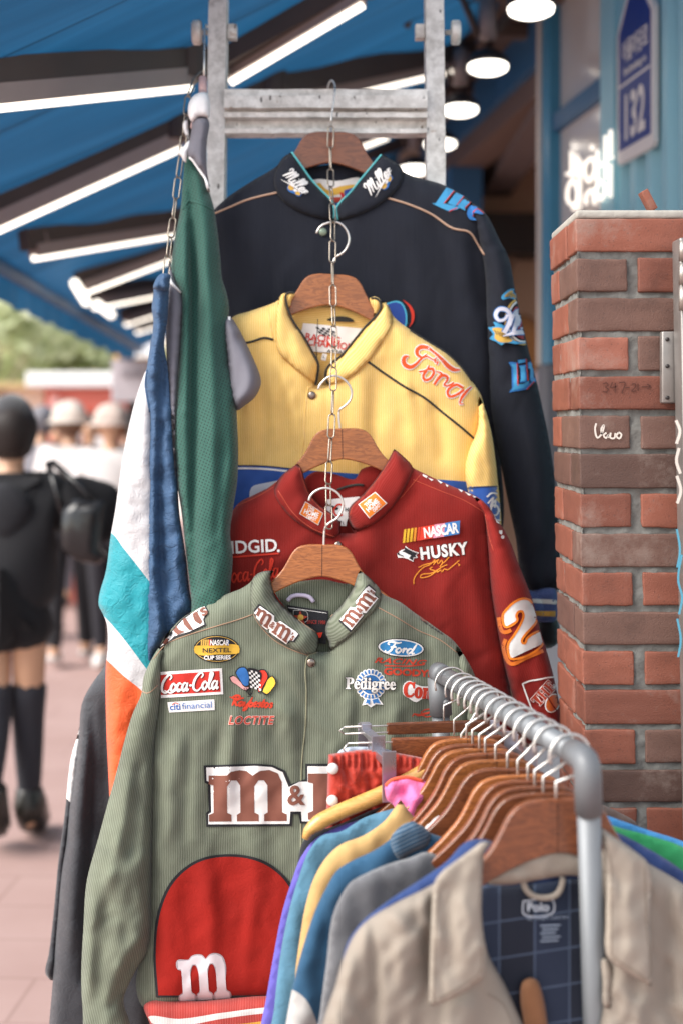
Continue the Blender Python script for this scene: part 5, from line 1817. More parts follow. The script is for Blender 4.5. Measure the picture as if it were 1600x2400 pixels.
for pts, c_ in (([(641, 1350), (644, 1378), (654, 1402), (676, 1430), (711, 1462), (740, 1482)], [gcl]), ([(834, 1350), (824, 1376), (799, 1417), (765, 1457)], [gcr]), ([(593, 1440), (560, 1452), (500, 1470), (455, 1484), (420, 1496), (390, 1510), (360, 1545)], [gb, gs]), ([(886, 1424), (930, 1448), (980, 1478), (1030, 1500), (1070, 1530)], [gb]), ([(595, 1440), (607, 1462), (643, 1500), (682, 1522), (722, 1536)], [gb]), ([(376, 1600), (345, 1625), (334, 1620)], [gs])):
    cord_on('stitching', grn, c_, pts, 0.0010, STG, 0.0004)
cord_on('placket_seam', grn, gb, [(744, 1529), (723, 1536), (716, 1565), (718, 1620), (716, 1700), (708, 1780), (706, 1900), (706, 1990)], 0.0016, thread('8c8a70'), 0.0)
snap(grn, [gb], 729, 1553)
z5 = lambda L: [(350 + x / 3.92, 1300 + y / 3.92) for x, y in L]
z6 = lambda L: [(650 + x / 3.136, 1300 + y / 3.136) for x, y in L]
# oval series patch
decal('oval_patch', grn, gb, [(fill(ell(508.7, 1521, 54, 32.5, 1), 9), BLK), (stroke(ell(508.7, 1521, 50, 29, 1), 1.4, closed=True), GLD),
    (fill([(457, 1515), (470, 1513), (508, 1512), (548, 1510), (560, 1513), (561, 1530), (546, 1533), (508, 1534), (472, 1536), (457, 1530)], 8), thread('d6a83a')),
    (joinl(*[fill([(472 + 5 * k, 1499), (475.5 + 5 * k, 1499), (474.5 + 5 * k, 1513), (471 + 5 * k, 1513)], 9, False) for k in range(4)]), GLD), (fill([(491, 1499), (497, 1499), (496, 1513), (490, 1513)], 9, False), REDT), (fill([(534, 1500), (538, 1500), (537, 1513), (533, 1513)], 9, False), BLU),
    (text('NASCAR', 515, 1506, 44, 12, 0, 0.03, 0.1), WHT), (text('NEXTEL', 509, 1524, 66, 10, -1, 0.02), BLK), (text('CUP SERIES', 510, 1541, 62, 9, -1, 0.03), WHT)], maxe=10)
# red cola patch
cc0 = [(377, 1575), (521, 1566), (524, 1627), (378, 1636)]
cc1 = [(377, 1582), (515, 1572.5), (518, 1621), (378, 1629)]
decal('rectangular_patch', grn, [gb, gs], [(fill(cc0, 10, False), WHT), (fill(cc1, 10, False), thread('bf2c22')), (script('Coca-Cola', 447, 1600, 132, 42, -4, 7.5), thread('5b1512')), (script('Coca-Cola', 446, 1599, 132, 42, -4, 5), WHT), (stroke([(386, 1618), (400, 1624), (416, 1616), (440, 1620)], [2, 4, 4, 1]), WHT)], maxe=10)
decal('narrow_patch', grn, [gb, gs], [(fill([(393, 1646), (503, 1639), (504, 1664), (397, 1670)], 9, False), WHT), (text('citi', 411, 1657, 24, 14, -3.5, 0.02), thread('2d5ba0')), (text('financial', 462, 1653, 70, 15, -3.5, 0.0), thread('3a68ab')), (stroke([(404, 1652), (411, 1647), (419, 1650)], 2), REDT)], maxe=10)
# fan of flags
fl = [(([(745, 1130), (775, 1115), (850, 1180), (920, 1225), (890, 1245), (800, 1190), (760, 1165)]), PNK), (([(800, 1085), (830, 1045), (880, 1040), (915, 1110), (920, 1190), (880, 1205), (830, 1140)]), BLU), (([(1010, 1070), (1060, 1065), (1088, 1120), (1060, 1180), (1010, 1260), (1000, 1180)]), REDT), (([(1090, 1150), (1130, 1120), (1160, 1180), (1130, 1230), (1080, 1280), (1045, 1260), (1070, 1200)]), YEL)]
lay = []
for q, mt in fl:
    c_ = np.mean(q, 0)
    lay.append((fill(z5([(c_[0] + (x - c_[0]) * 1.14, c_[1] + (y - c_[1]) * 1.14) for x, y in q]), 7), BLK))
    lay.append((fill(z5(q), 7), mt))
lay.append((fill(z5([(905, 1045), (960, 1045), (1005, 1060), (1035, 1100), (1010, 1180), (995, 1245), (955, 1220), (915, 1200), (922, 1120)]), 7), BLK))
cells = []
for i in range(5):
    for j in range(8):
        if (i + j) % 2:
            x0, y0 = 915 + i * 20 + j * 2, 1055 + j * 21 + i * 6
            cells.append(fill(z5([(x0, y0), (x0 + 20, y0 + 6), (x0 + 20, y0 + 25), (x0 + 1, y0 + 19)]), 9, False))
lay.append((joinl(*cells), WHT))
lay.append((joinl(*[stroke(z5([(870 + 22 * k, 1225), (925 + 3 * k, 1290), (905 + 12 * (4 - k), 1305)]), 1.6) for k in range(5)]), BLK))
decal('flag_emblem', grn, gb, lay, maxe=9, gap=0.0005)
decal('red_script', grn, gb, [(script('Raybestos', 592, 1649, 96, 34, 3, 5), thread('c43a22')), (stroke([(539, 1633), (552, 1638), (572, 1636)], [2, 6, 3]), thread('c43a22'))], maxe=9)
decal('outlined_lettering', grn, gb, [(text('LOCTITE', 590, 1688, 106, 19, 0, 0.055, 0.25, 1.1), thread('dfb5ac')), (text('LOCTITE', 590, 1688, 106, 19, 0, 0.01, 0.25, 1.1), thread('c43a22'))], maxe=9)


def candy_patch(name, cl, body, cx, cy, w_, h_, ang, parent):
    """two slab letters joined by an ampersand, brown on white with a dark edge"""
    c, s_ = math.cos(R(ang)), math.sin(R(ang))
    q = lambda x, y: (cx + x * w_ - 0 * y, cy) if False else (cx + x * w_ * c - y * h_ * s_, cy + x * w_ * s_ + y * h_ * c)
    m1, m2 = slab_m(*q(-.29, 0), w_ * .40, h_ * .92, ang, -.12), slab_m(*q(.22, .02), w_ * .40, h_ * .92, ang, -.12)
    tx = joinl(text('&', *q(-.035, .05), w_ * .10, h_ * .42, ang, .03), text('’s', *q(.46, -.12), w_ * .09, h_ * .5, ang, .03))
    edge = [q(-.5, -.52), q(-.12, -.55), q(-.06, -.25), q(.0, -.25), q(.05, -.5), q(.44, -.55), q(.53, -.5), q(.53, .1), q(.45, .18), q(.45, .56), q(-.0, .58), q(-.04, .35), q(-.08, .54), q(-.52, .54)]
    cx0, cy0 = np.mean(edge, 0)
    big = [(cx0 + (x - cx0) * 1.06, cy0 + (y - cy0) * 1.10) for x, y in edge]
    decal(name, parent, cl, [(fill(big, 7, False), BLK), (fill(edge, 7, False), WHT), (fill(m1, 6, False), BRWN), (fill(m2, 6, False), BRWN), (tx, BRWN)], maxe=9)


candy_patch('collar_lettering', [gcl], '𝐦&𝐦’s', 643, 1466, 108, 34, 36, grn)
candy_patch('collar_lettering', [gcr], '𝐦&𝐦’s', 842, 1425, 100, 34, -50, grn)
# left shoulder lettering wraps over the edge
decal('shoulder_lettering', grn, [gb, gs], [
    (fill(z5([(95, 850), (150, 770), (225, 675), (300, 590), (425, 500), (460, 480), (515, 462), (548, 520), (505, 600), (525, 650), (380, 720), (240, 765), (200, 800)]), 8, False), BLK),
    (fill(z5([(105, 845), (160, 775), (230, 690), (305, 605), (430, 512), (465, 490), (510, 475), (535, 522), (495, 592), (508, 640), (375, 705), (230, 748), (190, 790)]), 8, False), WHT),
    (fill(z5([(418, 528), (440, 520), (490, 615), (470, 640), (420, 610), (405, 570), (400, 545)]), 7, False), BRWN),
    (fill(z5([(308, 590), (335, 580), (375, 640), (405, 690), (365, 690), (320, 640)]), 7, False), BRWN), (fill(z5([(215, 665), (245, 648), (275, 690), (330, 705), (260, 735), (228, 705)]), 7, False), BRWN), (fill(z5([(125, 815), (160, 765), (185, 780), (150, 830)]), 7, False), BRWN),
    (text('s', 478, 1433, 14, 18, -30, 0.02), BRWN)], maxe=9)
# right shoulder edge lettering
decal('shoulder_lettering', grn, [gb], [(fill(z6([(1005, 445), (1020, 432), (1120, 500), (1220, 565), (1215, 590), (1120, 530)]), 8, False), BLK), (fill(z6([(1012, 446), (1022, 438), (1118, 503), (1210, 565), (1208, 578), (1120, 520)]), 8, False), WHT), (fill(z6([(1040, 455), (1075, 475), (1100, 500), (1060, 485)]), 8, False), BRWN)], maxe=9)
# blue oval, rosette, other stitched lettering on the right breast
ox, oy = 938.6, 1518.4
decal('oval_patch', grn, gb, [(fill(ell(ox, oy, 55, 22, 4), 8), BLK), (fill(ell(ox, oy, 53, 20, 4), 8), WHT), (fill(ell(ox, oy, 49.5, 17, 4), 8), thread('2f78ac')), (script('Ford', ox, oy, 74, 26, 4, 4.6, .2), WHT)], maxe=9)
decal('red_lettering', grn, gb, [(text('RACING', 938, 1550, 120, 12, 3, 0.03, 0.35, 1.1), thread('b83a24')), (stroke([(900, 1560), (960, 1561), (994, 1557)], 3), thread('b83a24'))], maxe=9)
decal('red_lettering', grn, gb, [(text('GOODYEAR', 975, 1577, 150, 15, 3, 0.05), thread('b83a24'))], maxe=9)
ro = []
for k in range(22):
    a = 2 * math.pi * k / 22
    ro.append(ell(868 + 31 * math.cos(a), 1604 + 31 * math.sin(a), 6, 6, 0, 10))
blu2 = thread('2e68a4')
decal('rosette_patch', grn, gb, [(joinl(*[fill(q, 5) for q in ro]), WHT), (fill(z6([(640, 1060), (620, 1108), (655, 1100), (685, 1122), (720, 1100), (775, 1102), (740, 1050)]), 7, False), WHT), (fill(ell(868, 1604, 31, 31), 8), WHT), (joinl(*[stroke([(868 + 25 * math.cos(a), 1604 + 25 * math.sin(a)), (868 + 34 * math.cos(a), 1604 + 34 * math.sin(a))], 4.5) for a in [2 * math.pi * k / 22 for k in range(22)]]), blu2), (fill(ell(868, 1604, 22, 22), 8), blu2),
    (joinl(fill(z6([(655, 1062), (645, 1096), (660, 1090), (675, 1105), (680, 1068)]), 6, False), fill(z6([(695, 1068), (705, 1098), (720, 1088), (755, 1094), (735, 1056)]), 6, False)), blu2),
    (text('𝐏𝐞𝐝𝐢𝐠𝐫𝐞𝐞', 868, 1606, 116, 34, 1, 0.05), BLK), (text('𝐏𝐞𝐝𝐢𝐠𝐫𝐞𝐞', 868, 1606, 116, 34, 1, 0.02), thread('d9d5d0'))], maxe=9, gap=0.0006)
decal('white_patch', grn, gb, [(fill(z6([(918, 985), (930, 945), (970, 926), (1010, 950), (1060, 968), (1130, 965), (1200, 960), (1200, 1060), (1120, 1062), (1060, 1060), (1020, 1085), (960, 1055), (925, 1030)]), 8), WHT), (text('𝐂𝐨𝐦𝐞𝐭', 998, 1620, 104, 34, 5, 0.04), thread('c23a26'))], maxe=9)
decal('red_script', grn, gb, [(joinl(*[stroke(z6(q), 2.6) for q in ([(1130, 1135), (1080, 1140), (1050, 1165), (1100, 1160), (1130, 1150)], [(1000, 1170), (1060, 1175), (1130, 1160)], [(990, 1190), (1000, 1172), (1030, 1185), (1060, 1180), (1090, 1192), (1130, 1185)])]), thread('b83a24'))], maxe=9)
# big chest letters
decal('chest_lettering', grn, gb, [
    (fill([(478, 1794), (600, 1790), (640, 1793), (668, 1806), (682, 1838), (716, 1826), (716, 1790), (980, 1790), (1000, 1930), (704, 1930), (700, 1908), (686, 1908), (684, 1936), (484, 1938), (484, 1905), (490, 1900), (488, 1838), (480, 1834)], 10, False), BLK),
    (fill([(484, 1799), (600, 1795), (638, 1798), (663, 1810), (677, 1845), (702, 1832), (721, 1832), (721, 1796), (974, 1796), (994, 1925), (708, 1925), (706, 1902), (681, 1902), (679, 1931), (489, 1932), (489, 1908), (496, 1904), (494, 1834), (485, 1830)], 10, False), WHT),
    (fill(slab_m(581, 1865, 182, 120, -0.5), 9, False), BRWN), (fill(slab_m(822, 1861, 200, 120), 9, False), BRWN), (text('&', 694, 1864, 38, 44, 0, 0.02), BRWN)], base=0.002)
# plain red applique panel above the hem, with its stitched letter
arch = [(366, 2338, 1), (360, 2230), (372, 2130), (404, 2062), (462, 2016), (540, 2002), (620, 2018), (676, 2064), (704, 2130), (712, 2230), (708, 2338, 1)]
decal('applique_panel', grn, gb, [(fill(arch, 11), BLK), (fill([(372, 2333, 1), (366, 2230), (378, 2133), (409, 2067), (464, 2022), (540, 2008), (617, 2024), (671, 2068), (698, 2133), (706, 2230), (702, 2333, 1)], 11), cloth('96190f', rough=0.8, sheen=0.05, mottle=0.1, weave=0.6, crinkle=.0015)),
    (stroke(slab_m(478, 2291, 116, 106, -4), 5, 5, True), thread('b0a4a8')), (fill(slab_m(478, 2291, 116, 106, -4), 9, False), thread('d8cdd0'))], base=0.002)
# ribbed striped hem
RIBR, RIBW, RIBY = cloth('b3261d', 0.0030, cord=0.3), cloth('dcd8d4', 0.003, cord=0.25), cloth('dfa42c', 0.003, cord=0.3)
gh = Cloth('ribbed_hem', [(338, 2356), (480, 2346), (622, 2334), (800, 2340), (1110, 2350), (1100, 2520), (375, 2520), (352, 2400)], YG - 0.028, RIBR, grn, d=0.03, w=30, step=11, wr=(0.004, 16, 200, 69),
           regions=[([(348, 2384), (420, 2388), (520, 2374), (640, 2360), (1090, 2366), (1090, 2380), (640, 2374), (520, 2388), (440, 2402), (356, 2398)], RIBW), ([(365, 2420), (450, 2414), (540, 2402), (1090, 2392), (1090, 2440), (540, 2440), (368, 2440)], RIBY)])
# neck label and loop
decal('neck_label', grn, gi, [(fill([(672, 1418), (770, 1432), (764, 1510), (700, 1500)], 9, False), thread('1d1c20')), (stroke([(676, 1424), (766, 1437)], 1.2), WHT), (stroke([(688, 1430), (719, 1434), (720, 1456), (690, 1452), (688, 1430)], 1.3), thread('a5a09c')),
    (fill([(704, 1431), (708, 1442), (722, 1445), (711, 1452), (716, 1464), (705, 1456), (692, 1462), (698, 1450), (688, 1442), (700, 1442)], 6, False), thread('a33a2a')), (fill(ell(705, 1447, 7, 7), 6), GLD), (text('SINCE 1988', 741, 1458, 44, 9, 2, 0.0), thread('9c2c24')), (fill([(735, 1484), (756, 1482), (752, 1494), (738, 1496)], 8, False), REDT)], base=0.006)
MB().tube([P(x, y, YG + 0.022) for x, y in cr([(674, 1408), (684, 1398), (706, 1395), (726, 1400), (735, 1411)], 5, False)], 0.004, 8).build('hanging_loop', cloth('b0a6ba'), grn, True)
pxhanger('wooden hanger in front of the red jacket, lowest on the chain, holding the green jacket', 755, 1276, YG + 0.012, 0.4,
         [(724, 1174), (726, 1166), (732, 1157), (750, 1146), (767, 1144), (789, 1154), (802, 1172), (802, 1193), (789, 1215), (769, 1228), (762, 1238), (760, 1250), (759, 1280)], 1.0, WOOD, hookY=lambda x, y: 2.64 if y > 1240 else 2.636)


# ------------------------------------------------------------- chains
def chain(name, label, path, Ys, ll, ww, wire):
    """oval links along a pixel path; alternate links turn edge-on"""
    L = cr(path, 2, False)
    W = [P(x, y, float(np.interp(i, np.linspace(0, len(L) - 1, len(Ys)), Ys))) for i, (x, y) in enumerate(L)]
    t = thing(name, label, 'chain', W[0])
    cum = [0]
    for a, b_ in zip(W[:-1], W[1:]):
        cum.append(cum[-1] + (b_ - a).length)
    tot = cum[-1]
    pitch = ll - 2.2 * wire
    k, s_ = 0, 0.0
    mb = MB()
    at = lambda d: Vector([np.interp(d, cum, [q[i] for q in W]) for i in range(3)])
    while s_ + pitch <= tot + pitch * 0.3:
        a, b_ = at(s_), at(min(s_ + pitch, tot))
        u = (b_ - a).normalized()
        c = (a + b_) / 2
        ang = (0.25 if k % 2 == 0 else 1.15) + 0.25 * math.sin(k * 2.1)
        side = Vector((math.cos(ang), math.sin(ang), 0))
        side = (side - u * side.dot(u)).normalized()
        h_, r_ = (ll - wire * 2) / 2, (ww - wire * 2) / 2
        pts = []
        for j in range(9):
            q = math.pi * j / 8
            pts.append(c + u * (h_ - r_ + r_ * math.sin(q)) + side * (r_ * math.cos(q)))
        for j in range(9):
            q = math.pi + math.pi * j / 8
            pts.append(c + u * (-(h_ - r_) + r_ * math.sin(q)) + side * (r_ * math.cos(q)))
        mb.tube(pts, wire, 6, True)
        s_ += pitch
        k += 1
    mb.build('links', STEEL, t, True)
    return t


chain('link_chain', 'nickel link chain running down the front of the jackets from hanger to hanger',
      [(776, 296), (774, 330), (775, 380), (775, 430), (779, 480), (781, 530), (779, 590), (780, 640), (780, 690), (782, 740), (782.5, 790), (782, 834), (781, 885), (780, 943), (777, 995), (774, 1045), (771, 1095), (769, 1150), (771, 1206), (771.5, 1262)],
      [2.945, 2.94, 2.93, 2.90, 2.868, 2.84, 2.825, 2.825, 2.81, 2.785, 2.765, 2.74, 2.73, 2.72, 2.71, 2.70, 2.69, 2.66, 2.64, 2.628], 0.050, 0.0155, 0.0016)
chain('link_chain', 'nickel link chain hanging from the left ladder rail beside the green jersey',
      [(480, 168), (462, 184), (447, 205), (440, 240), (436, 290), (430, 330), (424, 380), (418, 420), (412, 470), (404, 530), (396, 590), (390, 645)], [3.0, 2.96, 2.93, 2.92, 2.91, 2.90, 2.89, 2.88, 2.86, 2.84, 2.82, 2.80], 0.050, 0.0155, 0.0016)

# ------------------------------------------------------------- clothes on the left side of the ladder
def YJ(x, y):
    return float(np.interp(y, [200, 450, 1000, 1400], [2.95, 2.88, 2.74, 2.66])) if not isinstance(y, np.ndarray) else np.interp(y, [200, 450, 1000, 1400], [2.95, 2.88, 2.74, 2.66])


MESHG = cloth('2a5349', rough=0.75, sheen=0.15, mottle=0.06, mesh_holes=0.0115)
GREY = cloth('6c6a72', rough=0.85, sheen=0.05, mottle=0.06)
WPIP = cloth('d8d6d6', rough=0.8)
jer = thing('mesh_jersey', 'green perforated jersey with grey sleeves and white collar hung sideways on the ladder', 'jersey', P(470, 280, 2.9))
jb = Cloth('body', [(439, 366), (448, 370), (460, 388), (477, 410), (490, 446), (501, 482), (510, 537), (517, 602), (522, 656), (530, 680), (537, 714), (537, 743), (540, 855), (551, 906), (557, 1000), (559, 1060), (556, 1136), (548, 1187), (540, 1251), (546, 1302), (541, 1373), (532, 1470), (455, 1480), (449, 1404), (436, 1290), (426, 1200), (416, 1136), (408, 1059), (405, 1000), (409, 927), (414, 837), (418, 728), (417, 681), (402, 660), (404, 605), (412, 547), (423, 493), (430, 417)],
           YJ, MESHG, jer, d=0.042, w=40, auto=(26, 2, 160, 6, 0.004, 81), uvrot=24, step=8, wr=(0.006, 22, 300, 81),
           folds=[([(444, 376), (452, 560), (457, 700), (456, 900), (456, 1000), (454, 1200), (456, 1380)], 9, -0.036, 'x'), ([(428, 500), (421, 640), (422, 700)], 4, -0.010), ([(475, 440), (490, 700), (500, 1000), (500, 1300)], 16, 0.018), ([(435, 520), (438, 800), (432, 1050)], 9, 0.012), ([(520, 1010), (515, 1150), (505, 1300)], 12, -0.012), ([(535, 700), (528, 690), (520, 660)], 5, -0.006), ([(540, 1060), (520, 1200), (530, 1300)], 10, 0.008)])
cord_on('seam', jer, jb, [(430, 492), (436, 480), (444, 470), (448, 472), (460, 474), (480, 482), (500, 494)], 0.0022, MESHG, 0.0)
Cloth('sleeve', [(528, 738), (540, 742), (556, 763), (572, 793), (587, 824), (602, 858), (611, 884), (612, 901), (597, 932), (575, 950), (556, 962), (540, 930), (532, 850)], YJ, GREY, jer, d=0.05, w=40, step=8, wr=(0.006, 30, 60, 84), folds=[([(545, 765), (565, 860), (560, 940)], 14, -0.012)])
js2 = Cloth('sleeve', [(398, 610), (405, 640), (417, 672), (426, 690), (424, 800), (416, 900), (411, 990), (412, 1120), (403, 1000), (400, 930), (392, 853), (390, 753), (392, 680), (394, 640)], lambda x, y: YJ(x, y) - 0.025, GREY, jer, d=0.02, w=20, step=7, wr=(0.004, 12, 90, 85))
jsh = Cloth('shoulder', [(452, 277), (468, 272), (485, 275), (491, 286), (487, 323), (484, 360), (486, 400), (490, 446), (484, 440), (478, 410), (462, 390), (448, 372), (439, 364), (445, 330), (450, 300)], lambda x, y: YJ(x, y) - 0.03, GREY, jer, d=0.03, w=20, step=6, wr=(0.004, 14, 60, 86), folds=[([(468, 280), (462, 330), (458, 380)], 5, -0.005)])
jc = Cloth('collar', [(441, 258), (445, 237), (459, 221), (474, 216), (485, 217), (492, 233), (493, 255), (490, 276), (478, 274), (466, 274), (452, 286), (444, 277)], lambda x, y: YJ(x, y) - 0.04, WPIP, jer, d=0.018, w=16, step=6, wr=(0.003, 12, 20, 87))
Cloth('collar', [(446, 326), (440, 332), (428, 346), (418, 357), (424, 366), (436, 382), (440, 366), (446, 345)], lambda x, y: YJ(x, y) - 0.03, WPIP, jer, d=0.012, w=10, step=5, wr=(0, 9, 9, 1))
Cloth('collar', [(438, 272), (432, 280), (428, 296), (436, 318), (444, 330), (442, 300)], lambda x, y: YJ(x, y) - 0.01, WPIP, jer, d=0.012, w=8, step=5, wr=(0, 9, 9, 1))
cord_on('white_piping', jer, [jb, jsh], [(440, 366), (450, 373), (463, 391), (478, 411), (486, 430), (490, 448)], 0.003, WPIP, 0.002)
cord_on('white_piping', jer, [jb, js2], [(398, 648), (402, 662), (412, 674), (424, 686)], 0.003, WPIP, 0.002)
MB().tube([P(538, 742, 2.79), P(537, 760, 2.79), P(533, 776, 2.79)], 0.003, 6).build('white_piping', WPIP, jer, True)
t = thing('clothes_hanger', 'pale pink plastic hanger hooked to the left ladder rail above the white jersey collar', 'hanger', P(476, 182, 2.95))
mb = MB()
mb.tube([P(476, 228, 2.93), P(476, 183, 2.95)], 0.0085, 12)
mb.tube([P(476, 215, 2.93), P(470, 240, 2.92), P(462, 270, 2.91), P(455, 300, 2.90)], 0.008, 10)
mb.build('plastic_arms', plain('pink_plastic', 'c3a09c', 0.4), t, True)
MB().tube([P(479, 184, 2.95), P(479.5, 130, 2.97), P(480, 70, 3.0), P(483, 58, 3.02), P(487, 64, 3.045)], 0.0022, 8).build('hook', CHROME, t, True)

# windbreaker
wind = thing('windbreaker', 'crinkled windbreaker in white, teal, orange and blue panels hung beside the green jersey', 'jacket', P(380, 650, 2.78))
WW, TEAL, ORN, BLW = cloth('bcb9ba', rough=0.6, crinkle=0.004, sheen=0.15, mottle=0.03), cloth('1c8a95', rough=0.5, crinkle=0.006, sheen=0.15), cloth('dd5a2b', rough=0.55, crinkle=0.004, sheen=0.15), cloth('36506f', rough=0.6, crinkle=0.009, sheen=0.05)
YW = lambda x, y: np.interp(y, [600, 1000, 1500, 2000], [2.80, 2.76, 2.71, 2.68])
wbd = Cloth('body', [(346, 866), (330, 900), (306, 983), (286, 1085), (270, 1200), (260, 1256), (250, 1333), (232, 1419), (240, 1435), (250, 1460), (253, 1516), (249, 1560), (250, 1710), (254, 1800), (258, 1880), (266, 1960), (320, 1960), (400, 1900), (400, 1500), (380, 1200), (372, 1000), (362, 900)],
            YW, WW, wind, d=0.05, w=60, step=8, wr=(0.008, 40, 260, 91), crumple=0.004,
            regions=[([(225, 1240), (262, 1250), (290, 1285), (347, 1358), (372, 1392), (385, 1600), (372, 1602), (342, 1565), (295, 1502), (258, 1458), (225, 1420)], TEAL), ([(240, 1538), (253, 1549), (275, 1570), (290, 1584), (326, 1613), (350, 1636), (420, 1690), (420, 2000), (240, 2000)], ORN)],
            folds=[([(300, 1000), (296, 1150), (300, 1260)], 20, 0.008), ([(330, 1620), (310, 1750), (290, 1880)], 12, -0.012), ([(280, 1600), (272, 1720), (262, 1840)], 10, 0.010)])
ws = Cloth('sleeve', [(374, 644), (386, 640), (399, 645), (398, 660), (396, 700), (393, 753), (387, 790), (386, 812), (393, 855), (400, 930), (407, 985), (416, 1110), (421, 1200), (436, 1300), (449, 1404), (455, 1424), (425, 1460), (393, 1491), (368, 1530), (345, 1572), (342, 1565), (342, 1506), (344, 1353), (347, 1200), (349, 1059), (352, 967), (345, 930), (341, 890), (345, 860), (352, 814), (360, 753), (356, 722), (360, 690), (362, 664)],
            lambda x, y: YW(x, y) - 0.035, BLW, wind, d=0.04, w=30, step=7, wr=(0.014, 16, 130, 93), crumple=0.010, auto=(34, 3, 80, 5, 0.006, 93),
            folds=[([(384, 800), (378, 950), (376, 1200), (384, 1400), (392, 1480)], 9, -0.034, 'x'), ([(362, 740), (375, 720), (395, 725)], 5, -0.006), ([(360, 960), (358, 1150), (356, 1400)], 10, 0.010), ([(405, 1010), (410, 1200), (420, 1400)], 10, 0.010), ([(372, 690), (380, 760), (372, 830)], 8, 0.008)])
wc = Cloth('elastic_cuff', [(374, 644), (386, 640), (400, 645), (399, 660), (394, 682), (376, 680), (360, 676), (364, 658)], lambda x, y: YW(x, y) - 0.06, BLW, wind, d=0.02, w=12, step=4, wr=(0.008, 4.5, 60, 95))
cord_on('gathered_seam', wind, [wbd, ws], [(346, 868), (342, 900), (346, 930), (352, 966)], 0.0026, BLW, 0.0)

# charcoal jacket at the bottom left
cha = thing('dark_jacket', 'charcoal nylon jacket hanging low at the left behind the green sleeve', 'jacket', P(230, 1570, 2.74))
CH = cloth('292a2f', rough=0.55, crinkle=0.003, sheen=0.2, mottle=0.1)
cb = Cloth('body', [(252, 1556), (236, 1575), (219, 1598), (200, 1630), (191, 1657), (186, 1715), (180, 1772), (172, 1840), (163, 1900), (158, 1960), (145, 2050), (136, 2150), (128, 2250), (122, 2330), (116, 2400), (112, 2480), (330, 2480), (345, 2000), (330, 1700), (300, 1560)],
           2.80, CH, cha, d=0.06, w=45, step=9, wr=(0.010, 26, 330, 101), crumple=0.002,
           folds=[([(216, 1640), (222, 1800), (215, 2000), (200, 2300)], 9, -0.02, 'x'), ([(200, 1680), (190, 1850), (175, 2050), (160, 2300)], 10, 0.014), ([(245, 1600), (250, 1800), (240, 2050)], 14, -0.02)])
Cloth('sleeve', [(188, 1700), (181, 1728), (168, 1772), (161, 1820), (156, 1872), (153, 1902), (138, 2014), (127, 2132), (114, 2240), (107, 2270), (108, 2284), (122, 2298), (135, 2200), (150, 2060), (165, 1930), (176, 1850), (186, 1760)],
      2.81, CH, cha, d=0.02, w=16, step=6, wr=(0.008, 12, 24, 103), regions=[([(195, 1690), (181, 1726), (160, 1800), (148, 1868), (157, 1872), (168, 1882), (195, 1780)], cloth('dcdad8'))])

# ================================================================ CLOTHES RACK IN THE FOREGROUND
K = 1.17               # the rail's distances were first read 10 % short
ZR = H - 0.3716 * K
RA, RB = Vector((0.1464 * K, 2.15 * K, ZR)), Vector((0.2695 * K, 1.60 * K, ZR))
PIPEM = plain('grey_steel_pipe', '75787b', 0.45, 0.25, 0.08, 12)
FITM = plain('grey_pipe_fitting', '66686b', 0.5, 0.15, 0.1, 12)
rack = thing('clothes_rack', 'grey steel pipe clothes rail standing at the front right, loaded with hangers', 'clothes rail', (0.21, 1.9, 0))
rd = (RB - RA).normalized()
MB().tube([RA, RB], 0.0158, 24).build('top_rail', PIPEM, rack, True)
MB().tube([RA - rd * 0.004, RA + rd * 0.03], 0.0178, 24).build('end_cap', FITM, rack, True)
PT = RB + rd * 0.022 + Vector((0, 0, -0.022))
PBt = Vector((PT.x + 0.075, PT.y + 0.28, 0.02))
arc = [RB, RB + rd * 0.012 + Vector((0, 0, -0.002)), RB + rd * 0.019 + Vector((0, 0, -0.008)), PT, PT + (PBt - PT).normalized() * 0.05]
MB().tube([RB - rd * 0.03] + arc, 0.0182, 24).build('elbow_fitting', FITM, rack, True)
MB().tube([PT + (PBt - PT).normalized() * 0.04, PBt], 0.0155, 24).build('upright', PIPEM, rack, True)
mb = MB()
mb.tube([RA + Vector((0, 0, -0.01)), RA + Vector((0.004, 0.0, -0.075))], 0.020, 20)
mb.lathe([(0.006, 0), (0.006, 0.006), (0.003, 0.007)], Matrix.Translation(RA + Vector((0.012, -0.018, -0.05))) @ Matrix.Rotation(R(90), 4, 'X'), 10)
mb.build('corner_fitting', FITM, rack, True)
MB().tube([RA + Vector((0.004, 0, -0.07)), Vector((RA.x + 0.01, RA.y, 0.02))], 0.0158, 20).build('upright', PIPEM, rack, True)
for c_ in (PBt, Vector((RA.x + 0.01, RA.y, 0.02))):
    MB().tube([c_ + Vector((-0.28, -0.06, 0)), c_ + Vector((0.28, 0.06, 0))], 0.0158, 16).build('foot', PIPEM, rack, True)

E1 = Vector((0.9755, 0.2198, 0))
E2 = Vector((-0.2198, 0.9755, 0))
HK = 'hangers along the clothes rail'


def railx(Y):
    return RA.x + (RA.y - Y) * (RB.x - RA.x) / (RA.y - RB.y)


def hookpts(c, apex):
    """hook over the rail at c ending at apex"""
    pts = []
    for a in range(200, -62, -12):
        pts.append(c + E1 * (0.029 * math.cos(R(a)) + .003) + Vector((0, 0, 0.029 * math.sin(R(a)) - 0.0095)))
    m_ = apex + Vector((0, 0, 0.022))
    pts += [(pts[-1] + m_) / 2 + E1 * 0.002, m_, apex - Vector((0, 0, 0.004))]
    return pts


def plane_at(apex):
    return lambda x, y: (apex.y - 0.2253 * apex.x) / (1 - 0.2253 * (np.asarray(x) - 800) / F)


